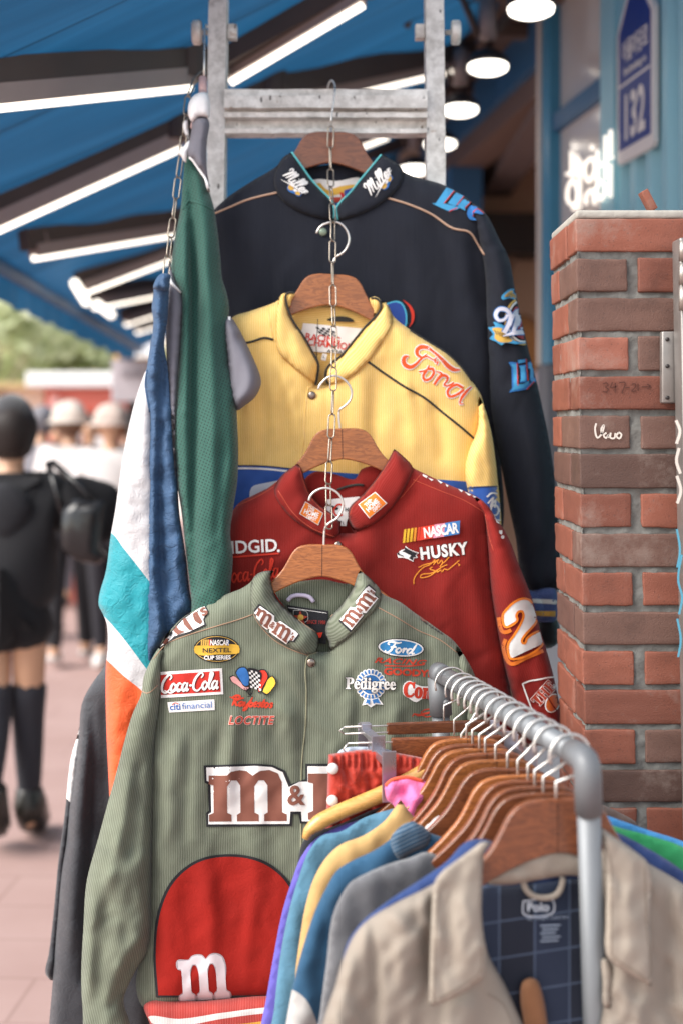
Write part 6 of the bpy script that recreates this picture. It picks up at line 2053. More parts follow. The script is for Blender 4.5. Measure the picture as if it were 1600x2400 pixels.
HANG = {}
spec = [('beige', 1.640, 1302, 1871, WOODR, 'front wooden hanger on the rail, carrying the beige shirt'),
        ('navy', 1.690, 1272, 1858, WOODR, 'wooden hanger on the rail inside the navy shirt, second behind the pole'),
        ('green', 1.725, 1252, 1842, WOODR, 'wooden hanger on the rail carrying the green shirt'),
        ('fleece', 1.760, 1236, 1828, WOODR, 'wooden hanger on the rail carrying the grey fleece'),
        ('bright', 1.795, 1212, 1816, WOOD, 'wooden hanger on the rail carrying the bright blue shirt'),
        ('knit', 1.830, 1188, 1800, WOODR, 'wooden hanger on the rail carrying the blue knit top'),
        ('white', 1.868, 1160, 1780, WOOD, 'wooden hanger on the rail carrying the white shirt'),
        ('tan', 1.905, 1136, 1764, WOODR, 'wooden hanger on the rail carrying the cream shirt'),
        ('brown', 1.930, 1122, 1754, WOOD, 'wooden hanger on the rail carrying the frayed brown jacket'),
        ('light', 1.957, 1106, 1743, WOODR, 'wooden hanger on the rail carrying the light blue shirt'),
        ('purple', 1.985, 1092, 1730, WOOD, 'wooden hanger on the rail carrying the purple shirt, farthest of the curved ones')]
for key, Y, px, py, mt, lb in spec:
    Y *= K
    ap = P(px, py, Y)
    ap.x = min(ap.x, railx(Y) - 0.004)
    HANG[key] = ap
    rj = random.Random(len(lb) * 7 + int(px))
    za, ro = R(rj.uniform(-5, 5)), R(rj.uniform(-2, 2))
    e1j = Vector((E1.x * math.cos(za) - E1.y * math.sin(za), E1.x * math.sin(za) + E1.y * math.cos(za), 0))
    e2j = Vector((-e1j.y, e1j.x, 0))
    e1j = (e1j + Vector((0, 0, ro))).normalized()
    wood_hanger('clothes_hanger', lb, ap, e1j, e2j, 1.22 * rj.uniform(.97, 1.03), [q for q in hookpts(Vector((railx(Y), Y, ZR)), ap)], HK, mt, wire=0.0023, thick=0.006)
# pale yellow wood hanger
LW = wood_mat('pale_hanger_wood', 'd2a45c', 'a87838')
ap = P(1080, 1752, 2.015 * K)
HANG['yellow'] = ap
t = thing('clothes_hanger', 'pale yellow wooden hanger on the rail below the red shorts', 'hanger', ap, HK)
py_ = plane_at(ap)
yl = [P(x, y, float(py_(x, y)) - 0.03) for x, y in cr([(716, 1966), (722, 1950), (745, 1930), (790, 1906), (850, 1880), (905, 1856), (970, 1822), (1030, 1786), (1080, 1758), (1130, 1762), (1180, 1790)], 14, False)]
mb = MB()
mb.tube(yl, [0.006 + 0.007 * min(1, i / 3) for i in range(len(yl))], 14)
mb.build('wooden_arms', LW, t, True)
MB().tube(hookpts(Vector((railx(2.015 * K), 2.015 * K, ZR)), ap), 0.0023, 8).build('hook', CHROME, t, True)


# clip hangers: a wooden bar, wire and two clips
def clip_hanger(label, Y, px0, px1, py, hgt, clips):
    Y *= K
    t = thing('clip_hanger', label, 'hanger', P((px0 + px1) / 2, py, Y), HK)
    ap_ = P((px0 + px1) / 2, py, Y)
    ap_.x = railx(Y) - 0.01
    pl = plane_at(ap_)
    a, b_ = P(px0, py + 8, pl(px0, py)), P(px1, py, pl(px1, py))
    u = (b_ - a).normalized()
    nrm = Vector((0, 0, 1)).cross(u).normalized()
    hm = hgt / F * Y
    M_ = Matrix(((u.x, nrm.x, 0, 0), (u.y, nrm.y, 0, 0), (u.z, nrm.z, 1, 0), (0, 0, 0, 1)))
    M_ = Matrix.Translation(a) @ M_
    mb = MB()
    mb.box((0, -0.006, -hm), ((b_ - a).length, 0.006, 0), M=M_, bev=0.002)
    mb.build('wooden_bar', WOODR, t, False)
    mb = MB()
    c = Vector((railx(Y), Y, ZR))
    mb.tube(hookpts(c, Vector((ap_.x, ap_.y, a.z + 0.004))), 0.0017, 8)
    mb.build('hook', CHROME, t, True)
    mb = MB()
    for z in (-hm * 0.18, -hm * 0.78):
        q0, q1 = M_ @ Vector((-0.075, -0.003, z)), M_ @ Vector((0.05, -0.003, z))
        mb.tube([q0, q1], 0.0016, 6)
    mb.tube([M_ @ Vector((-0.075, -0.003, -hm * 0.18)), M_ @ Vector((-0.083, -0.003, -hm * 0.48)), M_ @ Vector((-0.075, -0.003, -hm * 0.78))], 0.0016, 6)
    mb.build('wire_frame', CHROME, t, True)
    for cx in clips:
        mb = MB()
        mb.box((cx - 0.0115, -0.092, -hm * 2.5), (cx + 0.0115, -0.089, -hm * 0.02), M=M_, bev=0.0008)
        mb.box((cx - 0.009, -0.088, -hm * 0.75), (cx + 0.009, -0.011, -hm * 0.35), M=M_, bev=0.001)
        mb.box((cx - 0.009, -0.010, -hm * 0.9), (cx + 0.009, 0.008, hm * 0.1), M=M_, bev=0.0015)
        mb.box((cx - 0.0105, 0.009, -hm * 2.3), (cx + 0.0105, 0.011, -hm * 0.02), M=M_, bev=0.0008)
        mb.build('clip', plain('polished_clip', 'b5b2ba', 0.3, 0.9, 0.04), t, False)
    return t


clip_hanger('nearer wooden clip hanger on the rail, gripping the red shorts', 2.045, 917, 1215, 1722, 46, (-0.028, 0.21))
clip_hanger('wooden clip hanger with bare wire end at the far end of the rail', 2.095, 906, 1150, 1687, 26, (-0.038, 0.19))


def rgarm(key, name, label, cat, poly, mat, Yo=0.0, d=0.014, **kw):
    ap_ = HANG[key].copy()
    ap_.y += Yo
    t = thing(name, label, cat, P(poly[0][0], 2000, ap_.y), 'clothes on the rail')
    kw.setdefault('w', 30)
    kw.setdefault('step', 13)
    kw.setdefault('crumple', 0.004)
    kw.setdefault('auto', (26, 14, 110, 8, 0.008, len(label) * 3 + len(key)))
    kw.setdefault('wr', (0.008, 30, 140, hash(key) % 97 if False else len(key) * 7 + len(label)))
    c = Cloth('body', poly, plane_at(ap_), mat, t, d=d, db=0.008, **kw)
    return t, c


KN = cloth('2b4f6b', 0.006, cord=0.25, rough=.9, sheen=.1)
rgarm('purple', 'shirt', 'purple shirt on the rail, only a thin slanting edge showing', 'shirt', [(905, 1903), (800, 1935), (740, 1965), (705, 2010), (684, 2065), (663, 2132), (638, 2259), (622, 2351), (612, 2400), (600, 2490), (1150, 2490), (1160, 1940), (1100, 1890), (1000, 1880)], cloth('5f57a6'), Yo=0.012)
rgarm('purple', 'shirt', 'black top showing as a sliver under the pale yellow hanger tip', 'top', [(714, 1968), (800, 1930), (900, 1890), (1100, 1890), (1150, 2480), (640, 2480), (672, 2150), (696, 2030)], cloth('25262b'), Yo=0.024)
rgarm('light', 'shirt', 'light blue cotton shirt on the rail beside the cream shirt', 'shirt', [(945, 1890), (902, 1900), (851, 1917), (800, 1948), (755, 1958), (724, 1994), (704, 2045), (678, 2132), (658, 2234), (643, 2361), (632, 2490), (1200, 2490), (1230, 1980), (1160, 1920), (1080, 1895)], cloth('4c748a', crinkle=.002), wr=(0.008, 20, 120, 33), folds=[([(880, 1910), (850, 1960), (830, 2040)], 8, -0.006), ([(780, 1975), (740, 2060), (715, 2160)], 10, 0.006)])
rgarm('brown', 'jacket', 'dark brown jacket with a frayed cuff edge sticking out right of the pole', 'jacket', [(1180, 1900), (1300, 1850), (1350, 1858), (1397, 1880), (1450, 1904), (1494, 1934), (1490, 1962), (1440, 1950), (1390, 1960), (1330, 2400), (1150, 2400), (1150, 1960)], cloth('5a4a44'))
rgarm('tan', 'shirt', 'cream shirt with an open collar on the rail between light blue and blue knit', 'shirt', [(938, 1874, 1), (955, 1898), (976, 1922), (1010, 1950), (1150, 1930), (1280, 2000), (1290, 2490), (680, 2490), (690, 2300), (707, 2172), (714, 2132), (735, 2060), (765, 2009), (800, 1978), (851, 1958), (902, 1922), (922, 1896)], cloth('b59360'), wr=(0.006, 30, 150, 37), folds=[([(960, 1905), (930, 1940), (890, 1990)], 9, -0.006), ([(800, 1990), (760, 2060), (730, 2160)], 12, 0.006)])
t, c = rgarm('tan', 'inner_shirt', 'white undershirt collar peeking out beside the cream collar', 'shirt', [(1066, 1905), (1100, 1890), (1120, 1900), (1200, 1960), (1200, 2100), (1090, 2100), (1060, 1960)], cloth('cfc9c6'), Yo=-0.012)
rgarm('white', 'shirt', 'white shirt with crumpled collar on the rail above the blue knit', 'shirt', [(990, 1938, 1), (1004, 1918), (1021, 1902), (1045, 1894), (1070, 1892), (1102, 1898, 1), (1190, 1930), (1300, 2000), (1290, 2490), (760, 2490), (780, 2200), (900, 2000), (980, 1960)], cloth('cfc7c5', crinkle=.002), folds=[([(1024, 1904), (1040, 1930), (1070, 1960)], 6, -0.006), ([(1060, 1896), (1066, 1930), (1050, 1960)], 6, 0.005)])
t, c = rgarm('knit', 'knit_top', 'blue knit top with ribbed collar and pale grey lower part on the rail', 'top', [(1006, 1952, 1), (990, 1936), (968, 1926, 1), (943, 1935), (912, 1968), (870, 1996), (831, 2014), (790, 2040), (765, 2080), (740, 2132), (714, 2208), (689, 2300), (670, 2400), (655, 2490), (1290, 2490), (1310, 2050), (1200, 1990), (1080, 1975)], cloth('2b4f6b', rough=.9, sheen=.1),
                regions=[([(600, 2335), (680, 2318), (715, 2340), (740, 2390), (760, 2480), (740, 2500), (600, 2500)], cloth('a9a6a3'))], folds=[([(912, 1972), (930, 1990), (945, 2030)], 6, -0.005), ([(800, 2050), (760, 2150), (730, 2280)], 14, 0.007)])
Cloth('ribbed_collar', [(968, 1924, 1), (943, 1933), (914, 1966), (918, 1990), (935, 2014), (965, 2000), (1000, 1985), (1010, 1956, 1), (990, 1938)], lambda x, y: plane_at(HANG['knit'])(x, y) - 0.014, KN, t, d=0.010, w=12, step=7, uvrot=72, wr=(0.002, 10, 40, 3))
rgarm('bright', 'shirt', 'bright blue shirt showing only its right shoulder edge beyond the pole', 'shirt', [(1200, 1960), (1330, 1880), (1380, 1896), (1440, 1918), (1520, 1946), (1600, 1972), (1690, 2020), (1700, 2400), (1250, 2400)], cloth('3f83b8'), Yo=0.006)
t, c = rgarm('fleece', 'fleece', 'grey fuzzy fleece on the rail left of the navy shirt', 'fleece', [(999, 1996), (960, 2010), (927, 2019), (885, 2034), (851, 2050), (820, 2068), (798, 2101), (780, 2146), (765, 2259), (752, 2361), (745, 2490), (1330, 2490), (1340, 2080), (1200, 2010), (1090, 1990), (1040, 2010)], cloth('5f5f62', rough=1, sheen=0.5, weave=2.5), wr=(0.006, 20, 60, 19))
rgarm('green', 'shirt', 'bright green shirt showing only its right shoulder beyond the pole', 'shirt', [(1200, 1990), (1330, 1900), (1390, 1916), (1433, 1934), (1520, 1958), (1600, 1985), (1680, 2040), (1700, 2400), (1250, 2400)], cloth('2f8a55'), d=.012)
t, c = rgarm('navy', 'shirt', 'navy blue shirt on the rail directly behind the beige shirt', 'shirt', [(1130, 1966), (1105, 1968), (1086, 1976), (1045, 2019), (994, 2055), (902, 2116), (851, 2157), (825, 2188), (808, 2223), (797, 2300), (790, 2490), (1500, 2490), (1650, 2250), (1650, 2090), (1600, 2042), (1520, 1990), (1430, 1945), (1380, 1935), (1300, 1990), (1200, 1990)], cloth('2c3e6a'))
# pink garment, red shorts
t, c = rgarm('yellow', 'pink_top', 'bright pink top bunched on the rail under the red shorts', 'top', [(900, 1846, 1), (914, 1830), (954, 1822), (992, 1830), (1060, 1850), (1070, 2200), (930, 2200), (924, 1960), (922, 1888), (907, 1876)], cloth('dd6fa0', crinkle=.003), Yo=-0.085, d=.02, step=8, wr=(0.012, 14, 30, 44), folds=[([(930, 1850), (950, 1860), (975, 1850)], 6, -0.01)])
cord_on('orange_edge', t, c, [(904, 1842), (916, 1830), (954, 1823), (990, 1831)], 0.0035, thread('d9573a'), 0.0)
RS = cloth('9c2612', rough=0.6, crinkle=0.003, sheen=.3)
ap2 = P(1075, 1722, 2.03 * K)
HANG['shorts'] = ap2
fo = [([(790 + 15 * k, 1764), (791 + 15 * k, 1785), (790 + 15 * k, 1806)], 4.0, -0.013) for k in range(18)]
fo += [([(800, 1790), (825, 1840), (830, 1900)], 8, -0.008), ([(865, 1800), (868, 1850), (862, 1930)], 7, -0.012), ([(920, 1800), (915, 1840), (905, 1900)], 8, 0.008), ([(780, 1830), (810, 1850), (840, 1850)], 5, 0.005), ([(885, 1810), (900, 1830), (890, 1880)], 6, -0.008)]
t, sc_ = rgarm('shorts', 'shorts', 'red elastic-waist shorts with white snaps gripped by the clip hanger', 'shorts', [(770, 1768, 1), (810, 1762), (847, 1757), (900, 1760), (950, 1768), (1000, 1778), (1060, 1790), (1080, 1850), (1085, 2050), (930, 2060), (905, 1985), (880, 2050), (752, 2050), (764, 1911)], RS, d=0.03, step=4, w=26, auto=(10, 0, 60, 6, 0.01, 9), wr=(0.006, 14, 60, 51), folds=fo)
for k, (x, y) in enumerate(((778, 1801), (777, 1876), (774, 1960))):
    q = sc_.depth(x + 3, y) or 2.2
    MB().lathe([(0.0092, 0), (0.0092, 0.003), (0.007, 0.0055), (0.002, 0.0065)], Matrix.Translation(P(x + 2, y, q - 0.001)) @ Matrix.Rotation(R(90), 4, 'X'), 16).build('snap_button', plain('white_snap', 'dcd6d2', 0.35), t, True)
Cloth('lining', [(789, 1768), (800, 1756), (850, 1750), (905, 1756), (935, 1766), (860, 1776)], lambda x, y: plane_at(ap2)(x, y) + 0.03, cloth('aab4c2', crinkle=.004), t, d=0.006, w=8, step=6, wr=(0.008, 7, 30, 5))

# ---- beige shirt at the near end
BG = cloth('8b8176', rough=0.85, sheen=0.05, mottle=0.08)
BGL = cloth('988e82', rough=0.85, sheen=0.05, mottle=0.08)  # shirt cloth lightened for the collar, in place of the shadow beneath it


def plaid():
    m, n, b = base_mat('dark_plaid')
    uv = N(n, 'ShaderNodeUVMap')
    sep = N(n, 'ShaderNodeSeparateXYZ')
    n.links.new(uv.outputs[0], sep.inputs[0])
    fac = None
    for k, per in ((0, 0.052), (1, 0.05)):
        fr = math_(n, 'FRACT', math_(n, 'MULTIPLY', sep.outputs[k], 1 / per))
        ln = math_(n, 'LESS_THAN', fr, 0.05)
        fac = ln if fac is None else math_(n, 'MAXIMUM', fac, ln)
    fr = math_(n, 'FRACT', math_(n, 'MULTIPLY', sep.outputs[0], 1 / 0.104))
    band = math_(n, 'LESS_THAN', fr, 0.5)
    co = mixc(n, band, lin('1c2230'), lin('242e42'))
    n.links.new(mixc(n, math_(n, 'MULTIPLY', fac, 0.7), co, lin('55637a')), b.inputs['Base Color'])
    b.inputs['Roughness'].default_value = 0.9
    return m


apb = HANG['beige']
pb = plane_at(apb)
bs = thing('shirt', 'beige collared shirt with dark plaid lining, nearest on the rail behind the steel pole', 'shirt', P(1200, 2050, 1.63 * K), 'clothes on the rail')
fb = lambda x, y: pb(x, y) - 0.012
b1 = Cloth('front_panel', [(1128, 1990), (1090, 2020), (1014, 2072), (927, 2116), (866, 2152), (831, 2188), (806, 2240), (786, 2310), (762, 2380), (740, 2490), (1265, 2490), (1223, 2400), (1183, 2310), (1142, 2234), (1129, 2157), (1128, 2070)],
           fb, BG, bs, d=0.03, db=0.004, w=50, step=11, wr=(0.008, 50, 300, 111), crumple=0.003, auto=(44, 6, 170, 10, 0.008, 5),
           folds=[([(868, 2150), (874, 2230), (878, 2330), (872, 2440)], 10, -0.02, 'x'), ([(930, 2125), (950, 2240), (945, 2400)], 26, 0.010), ([(1020, 2080), (1010, 2200), (1010, 2330)], 20, -0.010), ([(1080, 2330), (1070, 2420), (1060, 2480)], 30, 0.012), ([(820, 2230), (810, 2330), (800, 2440)], 14, 0.010)])
b2 = Cloth('front_panel', [(1412, 1990), (1450, 1985), (1519, 2024), (1600, 2072), (1690, 2140), (1730, 2220), (1750, 2490), (1400, 2490), (1412, 2361), (1418, 2259), (1408, 2157), (1405, 2060)],
           fb, BG, bs, d=0.03, db=0.004, w=50, step=11, wr=(0.008, 50, 300, 113), crumple=0.003, auto=(30, -6, 170, 10, 0.008, 6), folds=[([(1560, 2070), (1570, 2200), (1560, 2400)], 24, -0.012), ([(1480, 2330), (1500, 2400), (1500, 2480)], 24, 0.010)])
bi_ = Cloth('plaid_lining', [(1124, 2066), (1180, 2076), (1260, 2070), (1340, 2060), (1412, 2060), (1440, 2490), (1180, 2490), (1130, 2300)], lambda x, y: pb(x, y) + 0.03, plaid(), bs, d=0.004, db=0.002, w=10, step=12, wr=(0.006, 60, 200, 115))
Cloth('back_collar', [(1136, 2068), (1152, 2050), (1198, 2022), (1259, 1990), (1330, 1982), (1400, 1996), (1418, 2050), (1412, 2066), (1340, 2052), (1262, 2062), (1190, 2074)], lambda x, y: pb(x, y) + 0.012, BGL, bs, d=0.012, db=0.003, w=16, step=9, wr=(0.006, 20, 20, 116))
cl_ = Cloth('collar', [(1126, 1974, 1), (1150, 1974), (1132, 2000), (1129, 2065), (1127, 2157), (1138, 2232), (1134, 2290, 1), (1105, 2312), (1060, 2340), (1004, 2360, 1), (1006, 2250), (1010, 2150), (1014, 2086), (1022, 2058), (1086, 2004)], lambda x, y: fb(x, y) - 0.048, BGL, bs, d=0.009, db=0.002, w=9, step=9, wr=(0.007, 40, 90, 117), crumple=0.002, auto=(16, 0, 90, 8, 0.005, 7), folds=[([(1110, 1990), (1090, 2100), (1085, 2300)], 16, 0.006), ([(1040, 2060), (1050, 2180), (1060, 2300)], 16, -0.005), ([(1134, 2200), (1110, 2230), (1090, 2260)], 8, 0.006)])
cr_ = Cloth('collar', [(1404, 1936, 1), (1440, 1962), (1480, 1990), (1519, 2026), (1523, 2157), (1526, 2313, 1), (1485, 2290), (1450, 2268), (1422, 2244), (1418, 2160), (1419, 2080), (1415, 2010)], lambda x, y: fb(x, y) - 0.048, BGL, bs, d=0.009, db=0.002, w=9, step=9, wr=(0.007, 40, 90, 119), crumple=0.002, auto=(16, 0, 90, 8, 0.005, 8), folds=[([(1470, 2000), (1475, 2140), (1480, 2270)], 14, 0.006)])
Cloth('placket', [(1412, 2244), (1424, 2250), (1430, 2361, 1), (1418, 2364), (1411, 2300)], lambda x, y: fb(x, y) - 0.02, BGL, bs, d=0.006, w=8, step=8, wr=(0, 9, 9, 1))
MB().tube([P(x, y, float(pb(x, y)) + 0.016) for x, y in cr([(1224, 2060), (1230, 2082), (1246, 2098), (1275, 2104), (1302, 2097), (1314, 2078), (1318, 2056)], 6, False)], 0.0042, 8).build('hanging_loop', BGL, bs, True)
STB = thread('75695c')
for pts_, c_ in (([(1142, 2000), (1140, 2070), (1138, 2155), (1128, 2230), (1122, 2280), (1095, 2300), (1055, 2325), (1014, 2344)], cl_), ([(1014, 2344), (1017, 2250), (1021, 2150), (1026, 2090)], cl_), ([(1414, 1960), (1430, 2020), (1432, 2100), (1432, 2236)], cr_), ([(1432, 2236), (1455, 2256), (1488, 2276), (1516, 2294), (1513, 2157), (1509, 2030)], cr_), ([(1142, 2330), (1175, 2350), (1205, 2420), (1225, 2480)], b1), ([(1000, 2085), (1010, 2160), (1006, 2260)], b1)):
    cord_on('topstitching', bs, c_, pts_, 0.0006, STB, 0.0003)
TL = thread('8f9cae')
decal('woven_label', bs, bi_, [(joinl(stroke([(1225, 2112), (1294, 2110), (1295, 2138), (1226, 2142), (1225, 2112)], 3.5, closed=False), text('Polo', 1260, 2126, 50, 20, -1.5, 0.03)), thread('b9bfc8')), (text('by Ralph Lauren', 1282, 2151, 96, 12, -2, 0.0), TL),
    (joinl(*[stroke([(1265 + (k % 2) * 4, 2170 + 9 * k), (1312 - (k % 3) * 5, 2168 + 9 * k)], 3.5) for k in range(5)]), TL)], base=0.004, maxe=16)
Cloth('trouser_strap', [(1224, 2300), (1240, 2292), (1256, 2296), (1270, 2330), (1282, 2400), (1290, 2490), (1225, 2490), (1226, 2400), (1218, 2340)], lambda x, y: pb(x, y) + 0.015, cloth('8a5f42'), bs, d=0.01, w=12, step=9, wr=(0.002, 20, 40, 9))

# ================================================================ THE STREET BEHIND
def skin_mesh(name, pts, edges, mat, parent, root=None, sub=1):
    """one continuous surface grown along joints; pts: key -> (Vector, radius or (rx, ry))"""
    keys = list(pts)
    org = ORG.get(parent, Vector((0, 0, 0)))
    me = bpy.data.meshes.new(name)
    me.from_pydata([tuple(pts[k][0] - org) for k in keys], [(keys.index(a), keys.index(b_)) for a, b_ in edges], [])
    ob = bpy.data.objects.new(name, me)
    COL.objects.link(ob)
    sm = ob.modifiers.new('skin', 'SKIN')
    sm.use_smooth_shade = True
    for i, k in enumerate(keys):
        r_ = pts[k][1]
        me.skin_vertices[0].data[i].radius = (r_, r_) if not isinstance(r_, tuple) else r_
        me.skin_vertices[0].data[i].use_root = (k == (root or keys[0]))
    ss = ob.modifiers.new('sub', 'SUBSURF')
    ss.levels = ss.render_levels = sub
    dg = bpy.context.evaluated_depsgraph_get()
    m2 = bpy.data.meshes.new_from_object(ob.evaluated_get(dg))
    bpy.data.objects.remove(ob)
    bpy.data.meshes.remove(me)
    m2.name = name
    m2.materials.clear()
    m2.materials.append(mat)
    m2.polygons.foreach_set('use_smooth', [True] * len(m2.polygons))
    o = bpy.data.objects.new(name, m2)
    COL.objects.link(o)
    o.parent = parent
    ORG[o] = org
    return o


SKIN = plain('skin', 'c69a7c', 0.5, 0, 0.06, 9)


def blob(name, c, r3, mat, parent, cut=None, seed=0, amp=0.05):
    bm = bmesh.new()
    bmesh.ops.create_uvsphere(bm, u_segments=24, v_segments=16, radius=1)
    vs, rndb = [], random.Random(seed)
    ph = [rndb.uniform(0, 6) for _ in range(4)]
    for q in bm.verts:
        k = 1 + amp * (math.sin(q.co.x * 4 + ph[0]) + math.sin(q.co.y * 5 + ph[1]) + math.sin(q.co.z * 4 + ph[2]))
        z = q.co.z
        if cut is not None and z < cut:
            z = cut
        vs.append(c + Vector((q.co.x * r3[0] * k, q.co.y * r3[1] * k, z * r3[2] * k)))
    bm.verts.index_update()
    f = [tuple(q.index for q in p.verts) for p in bm.faces]
    bm.free()
    return mesh(name, vs, f, mat, parent, True)


def person(label, px, feet_py, h, face=1, stride=0.16, top='2a2a2c', legs='28282b', shoe='3a3634', hair='2a2320', hat=None, group='people walking in the street', arms='down', skirt=None, sock=None, boots=False, lift=0.0):
    """walking figure; face 1 = seen from behind, -1 = coming towards us"""
    Y = H * F / (feet_py - 1000)
    base = Vector(((px - 800) / F * Y, Y, 0))
    s_ = h / 1.68
    t = thing('person', label, 'person', base, group)
    q = lambda x, y, z: base + Vector((x * s_, y * face * s_, z * s_))
    st = stride
    B = {'pelvis': (q(0, 0, .93), (.135 * s_, .10 * s_)), 'waist': (q(0, 0, 1.08), (.115 * s_, .085 * s_)), 'chest': (q(0, .0, 1.26), (.145 * s_, .10 * s_)), 'neckb': (q(0, -.005, 1.40), .062 * s_), 'neck': (q(0, .005, 1.46), .046 * s_), 'jaw': (q(0, .03, 1.52), .062 * s_), 'head': (q(0, .015, 1.585), .080 * s_), 'top': (q(0, .01, 1.64), .055 * s_), 'nose': (q(0, .108, 1.555), .012 * s_)}
    Ed = [('pelvis', 'waist'), ('waist', 'chest'), ('chest', 'neckb'), ('neckb', 'neck'), ('neck', 'jaw'), ('jaw', 'head'), ('head', 'top'), ('head', 'nose')]
    for sx, n_ in ((-1, 'l'), (1, 'r')):
        B['ear' + n_] = (q(.082 * sx, .0, 1.565), .015 * s_)
        Ed.append(('head', 'ear' + n_))
        B['sh' + n_] = (q(.165 * sx, 0, 1.36), .055 * s_)
        if arms == 'bag' and sx > 0:
            el, wr_, hd = q(.27, .05, 1.20), q(.19, .15, 1.36), q(.15, .17, 1.43)
        elif arms == 'bag':
            el, wr_, hd = q(-.24, .06, 1.12), q(-.14, .2, 1.16), q(-.08, .23, 1.2)
        elif arms == 'fold':
            el, wr_, hd = q(.23 * sx, .02, 1.1), q(.10 * sx, .2, 1.12), q(.03 * sx, .22, 1.14)
        else:
            el, wr_, hd = q(.21 * sx, -.04 * sx * st * 6, 1.10), q(.22 * sx, .03 - .10 * sx * st * 6, .87), q(.22 * sx, .05 - .12 * sx * st * 6, .79)
        B['el' + n_], B['wr' + n_], B['hd' + n_] = (el, .038 * s_), (wr_, .027 * s_), (hd, .032 * s_)
        Ed += [('chest', 'sh' + n_), ('sh' + n_, 'el' + n_), ('el' + n_, 'wr' + n_), ('wr' + n_, 'hd' + n_)]
        a = st * sx
        up_ = lift if sx < 0 else 0
        lw = .62 if boots else 1.0
        B['hip' + n_] = (q(.085 * sx * (lw + .2 * boots), .0, .88), .085 * s_)
        B['kn' + n_] = (q(.085 * sx * lw, a * .55 + up_ * .3, .49), .056 * s_)
        B['an' + n_] = (q(.08 * sx * lw, a - up_ * .5, .10 + up_), .036 * s_)
        B['he' + n_] = (q(.08 * sx * lw, a - .04 - up_ * .5, .05 + up_ * 1.1), .034 * s_)
        B['to' + n_] = (q(.085 * sx * lw, a + .15 - up_ * .4, .035 + up_ * .3), (.018 if boots else .03) * s_)
        Ed += [('pelvis', 'hip' + n_), ('hip' + n_, 'kn' + n_), ('kn' + n_, 'an' + n_), ('an' + n_, 'he' + n_), ('an' + n_, 'to' + n_)]
    skin_mesh('body', B, Ed, SKIN, t)

    def wear(name, keys, grow, mat, extra=None):
        pts = {k: (B[k][0], tuple(r_ + grow for r_ in B[k][1]) if isinstance(B[k][1], tuple) else B[k][1] + grow) for k in keys}
        if extra:
            pts.update(extra)
        ee = [e for e in Ed if e[0] in pts and e[1] in pts]
        return skin_mesh(name, pts, ee + [e for e in (extra_e or [])], mat, t)
    extra_e = None
    # top with sleeves to the elbow or wrist
    ks = ['waist', 'chest', 'pelvis', 'neckb'] + [a + b_ for a in ('sh', 'el') for b_ in 'lr']
    hemp = {'hem': (q(0, 0, .84), (.165 * s_, .125 * s_))}
    extra_e = [('pelvis', 'hem')]
    wear('top', ks, .022 * s_, cloth(top, rough=.85), hemp)
    extra_e = None
    if skirt:
        lg = {}
        for n_ in 'lr':
            a, b_ = B['hip' + n_][0], B['kn' + n_][0]
            lg['hip' + n_] = (a, .125 * s_)
            lg['mid' + n_] = (a + (b_ - a) * .34, .118 * s_)
        lg['pelvis'] = (B['pelvis'][0], (.19 * s_, .15 * s_))
        extra_e = [('pelvis', 'hipl'), ('pelvis', 'hipr'), ('hipl', 'midl'), ('hipr', 'midr')]
        skin_mesh('shorts', lg, extra_e, cloth(skirt), t)
        extra_e = None
    else:
        wear('trousers', ['pelvis', 'hipl', 'hipr', 'knl', 'knr', 'anl', 'anr'], .016 * s_, cloth(legs))
    for n_ in 'lr':
        if sock:
            a, b_, c_ = B['hip' + n_][0], B['kn' + n_][0], B['an' + n_][0]
            skin_mesh('stocking', {'a': (a + (b_ - a) * .58, .084 * s_), 'b': (b_, .068 * s_), 'm': (b_ + (c_ - b_) * .35, .062 * s_), 'c': (c_, .04 * s_)}, [('a', 'b'), ('b', 'm'), ('m', 'c')], cloth(sock), t)
        bo = 1.35 if boots else 1.0
        sh_ = {'an': (B['an' + n_][0], .048 * s_ * bo), 'he': (B['he' + n_][0], .046 * s_ * bo), 'to': (B['to' + n_][0] + (B['to' + n_][0] - B['he' + n_][0]) * (.16 if boots else 0.05), .045 * s_ * bo)}
        ee = [('an', 'he'), ('an', 'to')]
        if boots:
            b_, c_ = B['kn' + n_][0], B['an' + n_][0]
            sh_['up'] = (c_ + (b_ - c_) * .34, .058 * s_)
            ee.append(('an', 'up'))
        skin_mesh('boot' if boots else 'shoe', sh_, ee, plain('leather', shoe, 0.3, 0, 0.2), t, root='an')
    hc = q(0, -.005, 1.60)
    if hat:
        blob('hat', hc + Vector((0, 0, .015 * s_)), (.108 * s_, .115 * s_, .105 * s_), cloth(hat), t, cut=-.25)
        hb = MB()
        hb.lathe([(.10 * s_, .0), (.145 * s_, -.03 * s_), (.147 * s_, -.027 * s_), (.10 * s_, .008 * s_)], Matrix.Translation(hc + Vector((0, 0, -.005))), 24)
        hb.build('hat_brim', cloth(hat), t, True)
        blob('hair', hc + Vector((0, -.012 * face * s_, -.04 * s_)), (.096 * s_, .094 * s_, .10 * s_), cloth(hair, rough=.6), t, cut=-.8, seed=3)
    else:
        blob('hair', hc + Vector((0, -.018 * face * s_, -.012 * s_)), (.101 * s_, .108 * s_, .115 * s_), cloth(hair, rough=.55), t, cut=-.75, seed=2)
    return t, base, s_, B


WK = 'people walking in the street'
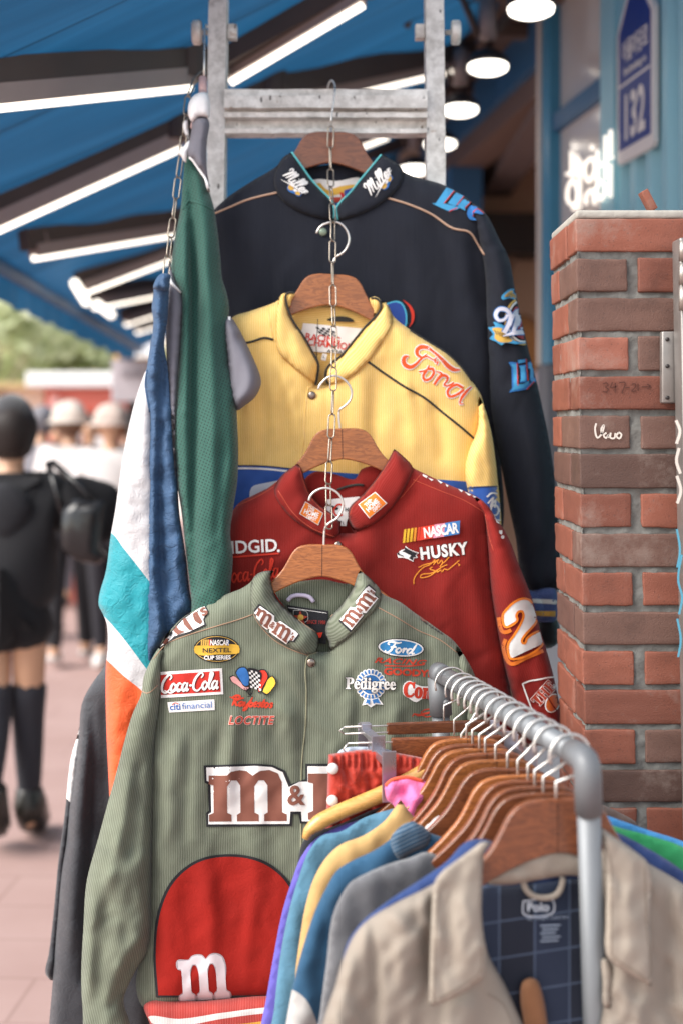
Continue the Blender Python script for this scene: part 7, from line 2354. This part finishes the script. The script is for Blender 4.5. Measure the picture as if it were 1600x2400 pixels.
# woman in black, nearest of the walkers
t, base, s_, B = person('woman in black top and shorts with thigh-high black stockings and boots, seen from behind', 27, 1985, 1.63, 1, 0.10, top='232326', hair='2a2321', skirt='1d1d20', sock='303036', boots=True, shoe='26231f', arms='bag', lift=0.10)
blob('hair_back', B['neck'][0] + Vector((0, -.012, .075)), (.078, .074, .06), cloth('2a2321', rough=.6), t, seed=6, amp=.03)
blob('beanie', B['head'][0] + Vector((0, -.012, .045)), (.088, .10, .098), cloth('3a3a3d', rough=.95, sheen=.5), t, cut=-.35, seed=4, amp=.01)
skin_mesh('hoodie', {'n': (B['neckb'][0] + Vector((0, -.01, -.03)), .075), 'c': (B['chest'][0], (.19, .135)), 'w': (B['waist'][0], (.185, .14)), 'h': (B['pelvis'][0] + Vector((0, 0, -.07)), (.215, .165)), 'sl': (B['shl'][0], .085), 'el': (B['ell'][0], .075), 'sr': (B['shr'][0], .085), 'er': (B['elr'][0], .085)}, [('n', 'c'), ('c', 'w'), ('w', 'h'), ('c', 'sl'), ('sl', 'el'), ('c', 'sr'), ('sr', 'er')], cloth('242427'), t, root='c')
# hood on the back and a puffed sleeve
blob('hood', B['neckb'][0] + Vector((0.0, -.10, -.10)), (.10, .03, .10), cloth('27272b'), t, seed=8)
blob('puffed_sleeve', B['elr'][0] + Vector((.03, -.03, .08)), (.12, .10, .13), cloth('1e1e21'), t, seed=5, amp=.09)
LEA = plain('glossy_leather', '1c1b1d', 0.22, 0, 0.3, 14, 0.004)
hb_ = thing('handbag', 'glossy black leather shoulder bag hanging at the right side of the woman in black', 'handbag', P(205, 1330, 5.15))
bagm = MB()
for k, (x0, y0, x1, y1, yy) in enumerate(((152, 1172, 248, 1318, 5.10),)):
    a_, b_ = P(x0, y1, yy), P(x1, y0, yy)
    bagm.box((a_.x, yy - .06, a_.z), (b_.x, yy + .05, b_.z), bev=.045)
bagm.v = [(x + .02 * math.sin(z * 60), y + .012 * math.sin(x * 70 + z * 40), z + .012 * math.sin(x * 50)) for x, y, z in bagm.v]
bagm.build('bag_body', LEA, hb_, True)
MB().tube([P(150, 1210, 5.1), P(128, 1130, 5.12), P(112, 1085, 5.2)], 0.012, 8).build('strap', LEA, hb_, True)
MB().tube([P(240, 1200, 5.12), P(190, 1140, 5.1), P(122, 1082, 5.2)], 0.012, 8).build('strap', LEA, hb_, True)

person('walker with a cream cap and long white coat, directly right of the woman in black', 165, 1560, 1.70, 1, 0.12, top='d8d2cf', legs='2b2a2d', shoe='c9c4c0', hat='cbbfb4', hair='6a4d3c')
person('walker with a beige bucket hat and pale jacket, beside the white and teal windbreaker', 262, 1572, 1.68, -1, 0.10, top='cfcac8', legs='2b2a30', shoe='d5d0cc', hat='c3b2a8', hair='9c6b4c', arms='fold')
person('grey-haired walker with a dark coat half behind the head of the woman in black', 98, 1500, 1.70, 1, 0.12, top='8d8a90', legs='4a4a50', hair='77757a')
person('distant walker in a white shirt between the two hats', 212, 1440, 1.66, -1, 0.10, top='e0dcda', legs='5b5a60', hair='3a2d26')
person('distant walker in an orange-red top near the booths', 140, 1420, 1.62, -1, 0.10, top='c8502f', legs='77737a', hair='2a2320')
person('distant walker in a pale grey coat beside the windbreaker', 300, 1430, 1.66, 1, 0.10, top='bdb9bb', legs='3a3a40', hair='4a3528')


# ---- booths, signs, trees
def tent(label, px0, px1, py_top, py_eave, Y, roofc, sidec, panels):
    a, b_ = P(px0, py_eave, Y), P(px1, py_eave, Y)
    t = thing('market_booth', label, 'booth', Vector(((a.x + b_.x) / 2, Y + 1, 0)), 'market booths along the street')
    zt = P(px0, py_top, Y).z
    mb = MB()
    ov = 0.15
    mb.box((a.x - ov, Y - .1, a.z), (b_.x + ov, Y + 2.2, zt), bev=0.02)
    mb.build('canopy', plain('canvas_' + roofc, roofc, 0.7, 0, .05), t)
    mb = MB()
    mb.box((a.x, Y + .05, 0), (b_.x, Y + 2.0, a.z - 0.004))
    mb.build('wall', plain('panel_' + sidec, sidec, 0.6, 0, .1), t)
    for k, (u0, u1, v0, v1, c_) in enumerate(panels):
        wd_ = b_.x - a.x
        mb = MB()
        mb.box((a.x + wd_ * u0, Y - .02, a.z * v0), (a.x + wd_ * u1, Y + .045, a.z * v1))
        mb.build('panel', plain('board_' + c_, c_, 0.5, 0, .08), t)
    return t


tent('red and white market booth with a flat white canopy left of the windbreaker', 106, 262, 872, 908, 12.5, 'f0eeec', 'e27a68', [(.08, .2, .3, .96, 'e9b0a8'), (.25, .55, .35, .9, 'f2eeec'), (.58, .7, .5, .9, 'd2552f'), (.75, .95, .3, .8, 'efe9e6')])
tent('cream market booth with a yellowish canopy at the left edge', -160, 100, 895, 912, 13.5, 'ead9a8', 'efe6da', [(.1, .4, .2, .9, 'f3efe6'), (.5, .9, .2, .9, 'efe4d2')])
t = thing('signboard', 'plain grey notice board above the hats, left of the windbreaker', 'signboard', P(305, 1400, 9.5))
mb = MB()
mb.box((P(262, 0, 9.5).x, 9.5, P(0, 942, 9.5).z), (P(352, 0, 9.5).x, 9.55, P(0, 842, 9.5).z), bev=.01)
mb.build('board', plain('grey_board', 'b9aeb2', 0.6), t)
mb = MB()
mb.box((P(285, 0, 9.5).x, 9.48, P(0, 880, 9.5).z), (P(330, 0, 9.5).x, 9.496, P(0, 868, 9.5).z))
mb.build('faded_line', plain('faded_grey', '8f868c', 0.7), t)
mb = MB()
mb.tube([(P(307, 0, 9.5).x, 9.56, 0), (P(307, 0, 9.5).x, 9.56, P(0, 880, 9.5).z)], .03)
mb.build('post', DARK, t)
t = thing('shop_sign', 'white shop sign with a yellow-orange frame beyond the awning end', 'sign', P(320, 1300, 13))
mb = MB()
mb.box((P(268, 0, 13).x, 13, P(0, 846, 13).z), (P(380, 0, 13).x, 13.1, P(0, 788, 13).z), bev=.01)
mb.build('frame', plain('orange_frame', 'e0a531', 0.5), t)
mb = MB()
mb.box((P(280, 0, 13).x, 12.97, P(0, 838, 13).z), (P(372, 0, 13).x, 12.996, P(0, 794, 13).z))
mb.build('face', plain('white_board', 'f2f0f0', 0.5), t)
mb = MB()
mb.tube([(P(330, 0, 13).x, 13.05, 0), (P(330, 0, 13).x, 13.05, P(0, 846, 13).z)], .05)
mb.build('post', DARK, t)
t = thing('far_building', 'pale building closing the street behind the booths and signs', 'building', (-2.0, 24, 0))
mb = MB()
mb.box((-7, 24, 0), (6, 30, 4.2))
mb.build('wall', plain('pale_render', 'e3ddd6', 0.7, 0, .06, 2), t)
mb = MB()
mb.box((-7.2, 23.8, 4.2), (6.2, 30.2, 4.5))
mb.build('roof', plain('pale_roof', 'cfc8c0', 0.7), t)
for k in range(8):
    x = -6.4 + k * 1.55
    f_ = MB().box((x, 23.93, 1.1), (x + 1.0, 23.99, 2.9)).build('window', plain('window_frame', 'f0eeea', .5), t)
    MB().box((x + .07, 23.9, 1.17), (x + .93, 23.925, 2.83)).build('pane', plain('window_glass', '8a97a0', .15), f_)
    if k % 3 == 1:
        MB().box((x - .1, 23.4, 2.95), (x + 1.1, 23.98, 3.1)).build('awning', plain('coral_awning', 'd4614a', .6), f_)


def leafm(name, c1, c2):
    m, n, b = base_mat(name)
    oi = N(n, 'ShaderNodeTexCoord')
    ns = N(n, 'ShaderNodeTexNoise')
    ns.inputs['Scale'].default_value = 1.7
    ns.inputs['Detail'].default_value = 5
    n.links.new(oi.outputs['Object'], ns.inputs[0])
    rp = N(n, 'ShaderNodeValToRGB')
    rp.color_ramp.elements[0].position = .4
    rp.color_ramp.elements[1].position = .6
    rp.color_ramp.elements[0].color = (*lin(c1), 1)
    rp.color_ramp.elements[1].color = (*lin(c2), 1)
    n.links.new(ns.outputs[0], rp.inputs[0])
    n.links.new(rp.outputs[0], b.inputs['Base Color'])
    b.inputs['Roughness'].default_value = .45
    tr = N(n, 'ShaderNodeBsdfTranslucent')
    n.links.new(rp.outputs[0], tr.inputs[0])
    mx = N(n, 'ShaderNodeMixShader')
    mx.inputs[0].default_value = .45
    n.links.new(b.outputs[0], mx.inputs[1])
    n.links.new(tr.outputs[0], mx.inputs[2])
    n.links.new(mx.outputs[0], n.nodes['Material Output'].inputs[0])
    return m


LEAF = leafm('leaves', 'aab682', 'd6dcb4')
LEAF2 = leafm('pale_leaves', 'bac394', 'e6e8cc')
BARK = plain('bark', 'a09282', .9, 0, .3, 8, .01)


def tree(label, px, Y, zc, r_, n_, mat, seed):
    x = (px - 800) / F * Y
    rn = random.Random(seed)
    t = thing('street_tree', label, 'tree', (x, Y, 0), 'trees beyond the awning')
    mb = MB()
    mb.tube([(x, Y, 0), (x + .05, Y, zc * .5), (x - .03, Y, zc)], [.10, .07, .03], 10)
    clumps = []
    for k in range(13):
        a, e, rr = rn.uniform(0, 6.28), rn.uniform(-.6, 1.2), r_ * rn.uniform(.45, .95)
        c_ = Vector((x + rr * math.cos(a) * math.cos(e), Y + .8 * rr * math.sin(a) * math.cos(e), zc + .85 * rr * math.sin(e)))
        clumps.append((c_, r_ * rn.uniform(.22, .42)))
        mb.tube([(x, Y, zc * rn.uniform(.55, .9)), ((x + c_.x) / 2, (Y + c_.y) / 2, (zc + c_.z) / 2), c_], [.022, .014, .006], 6)
    mb.build('trunk', BARK, t, True)
    lf = MB()
    v, f = [], []
    for k in range(n_):
        c_, cr_r = clumps[rn.randrange(len(clumps))]
        cr_r *= 1.1
        d_ = Vector((rn.gauss(0, 1), rn.gauss(0, 1), rn.gauss(0, 1))).normalized() * cr_r * rn.uniform(.3, 1.05)
        p = c_ + d_
        u = Vector((rn.gauss(0, 1), rn.gauss(0, 1), rn.gauss(0, .6))).normalized()
        w_ = u.orthogonal().normalized() * rn.uniform(.035, .06)
        L = u * rn.uniform(.07, .13)
        b0 = len(v)
        v += [p - L, p + w_, p + L, p - w_]
        f.append((b0, b0 + 1, b0 + 2, b0 + 3))
    mesh('crown', v, f, mat, t, False)


tree('large leafy tree at the left edge under the awning end', -60, 13.5, 2.3, 1.5, 2600, LEAF2, 1)
tree('leafy street tree left of the signboard, beyond the booths', 120, 16, 2.05, 1.3, 2400, LEAF, 2)
tree('bushy street tree closest to the end of the awning', 215, 17.5, 1.95, 1.15, 2000, LEAF2, 3)
tree('farther pale tree showing between the two nearer crowns', 60, 20, 2.2, 1.6, 2400, LEAF2, 5)
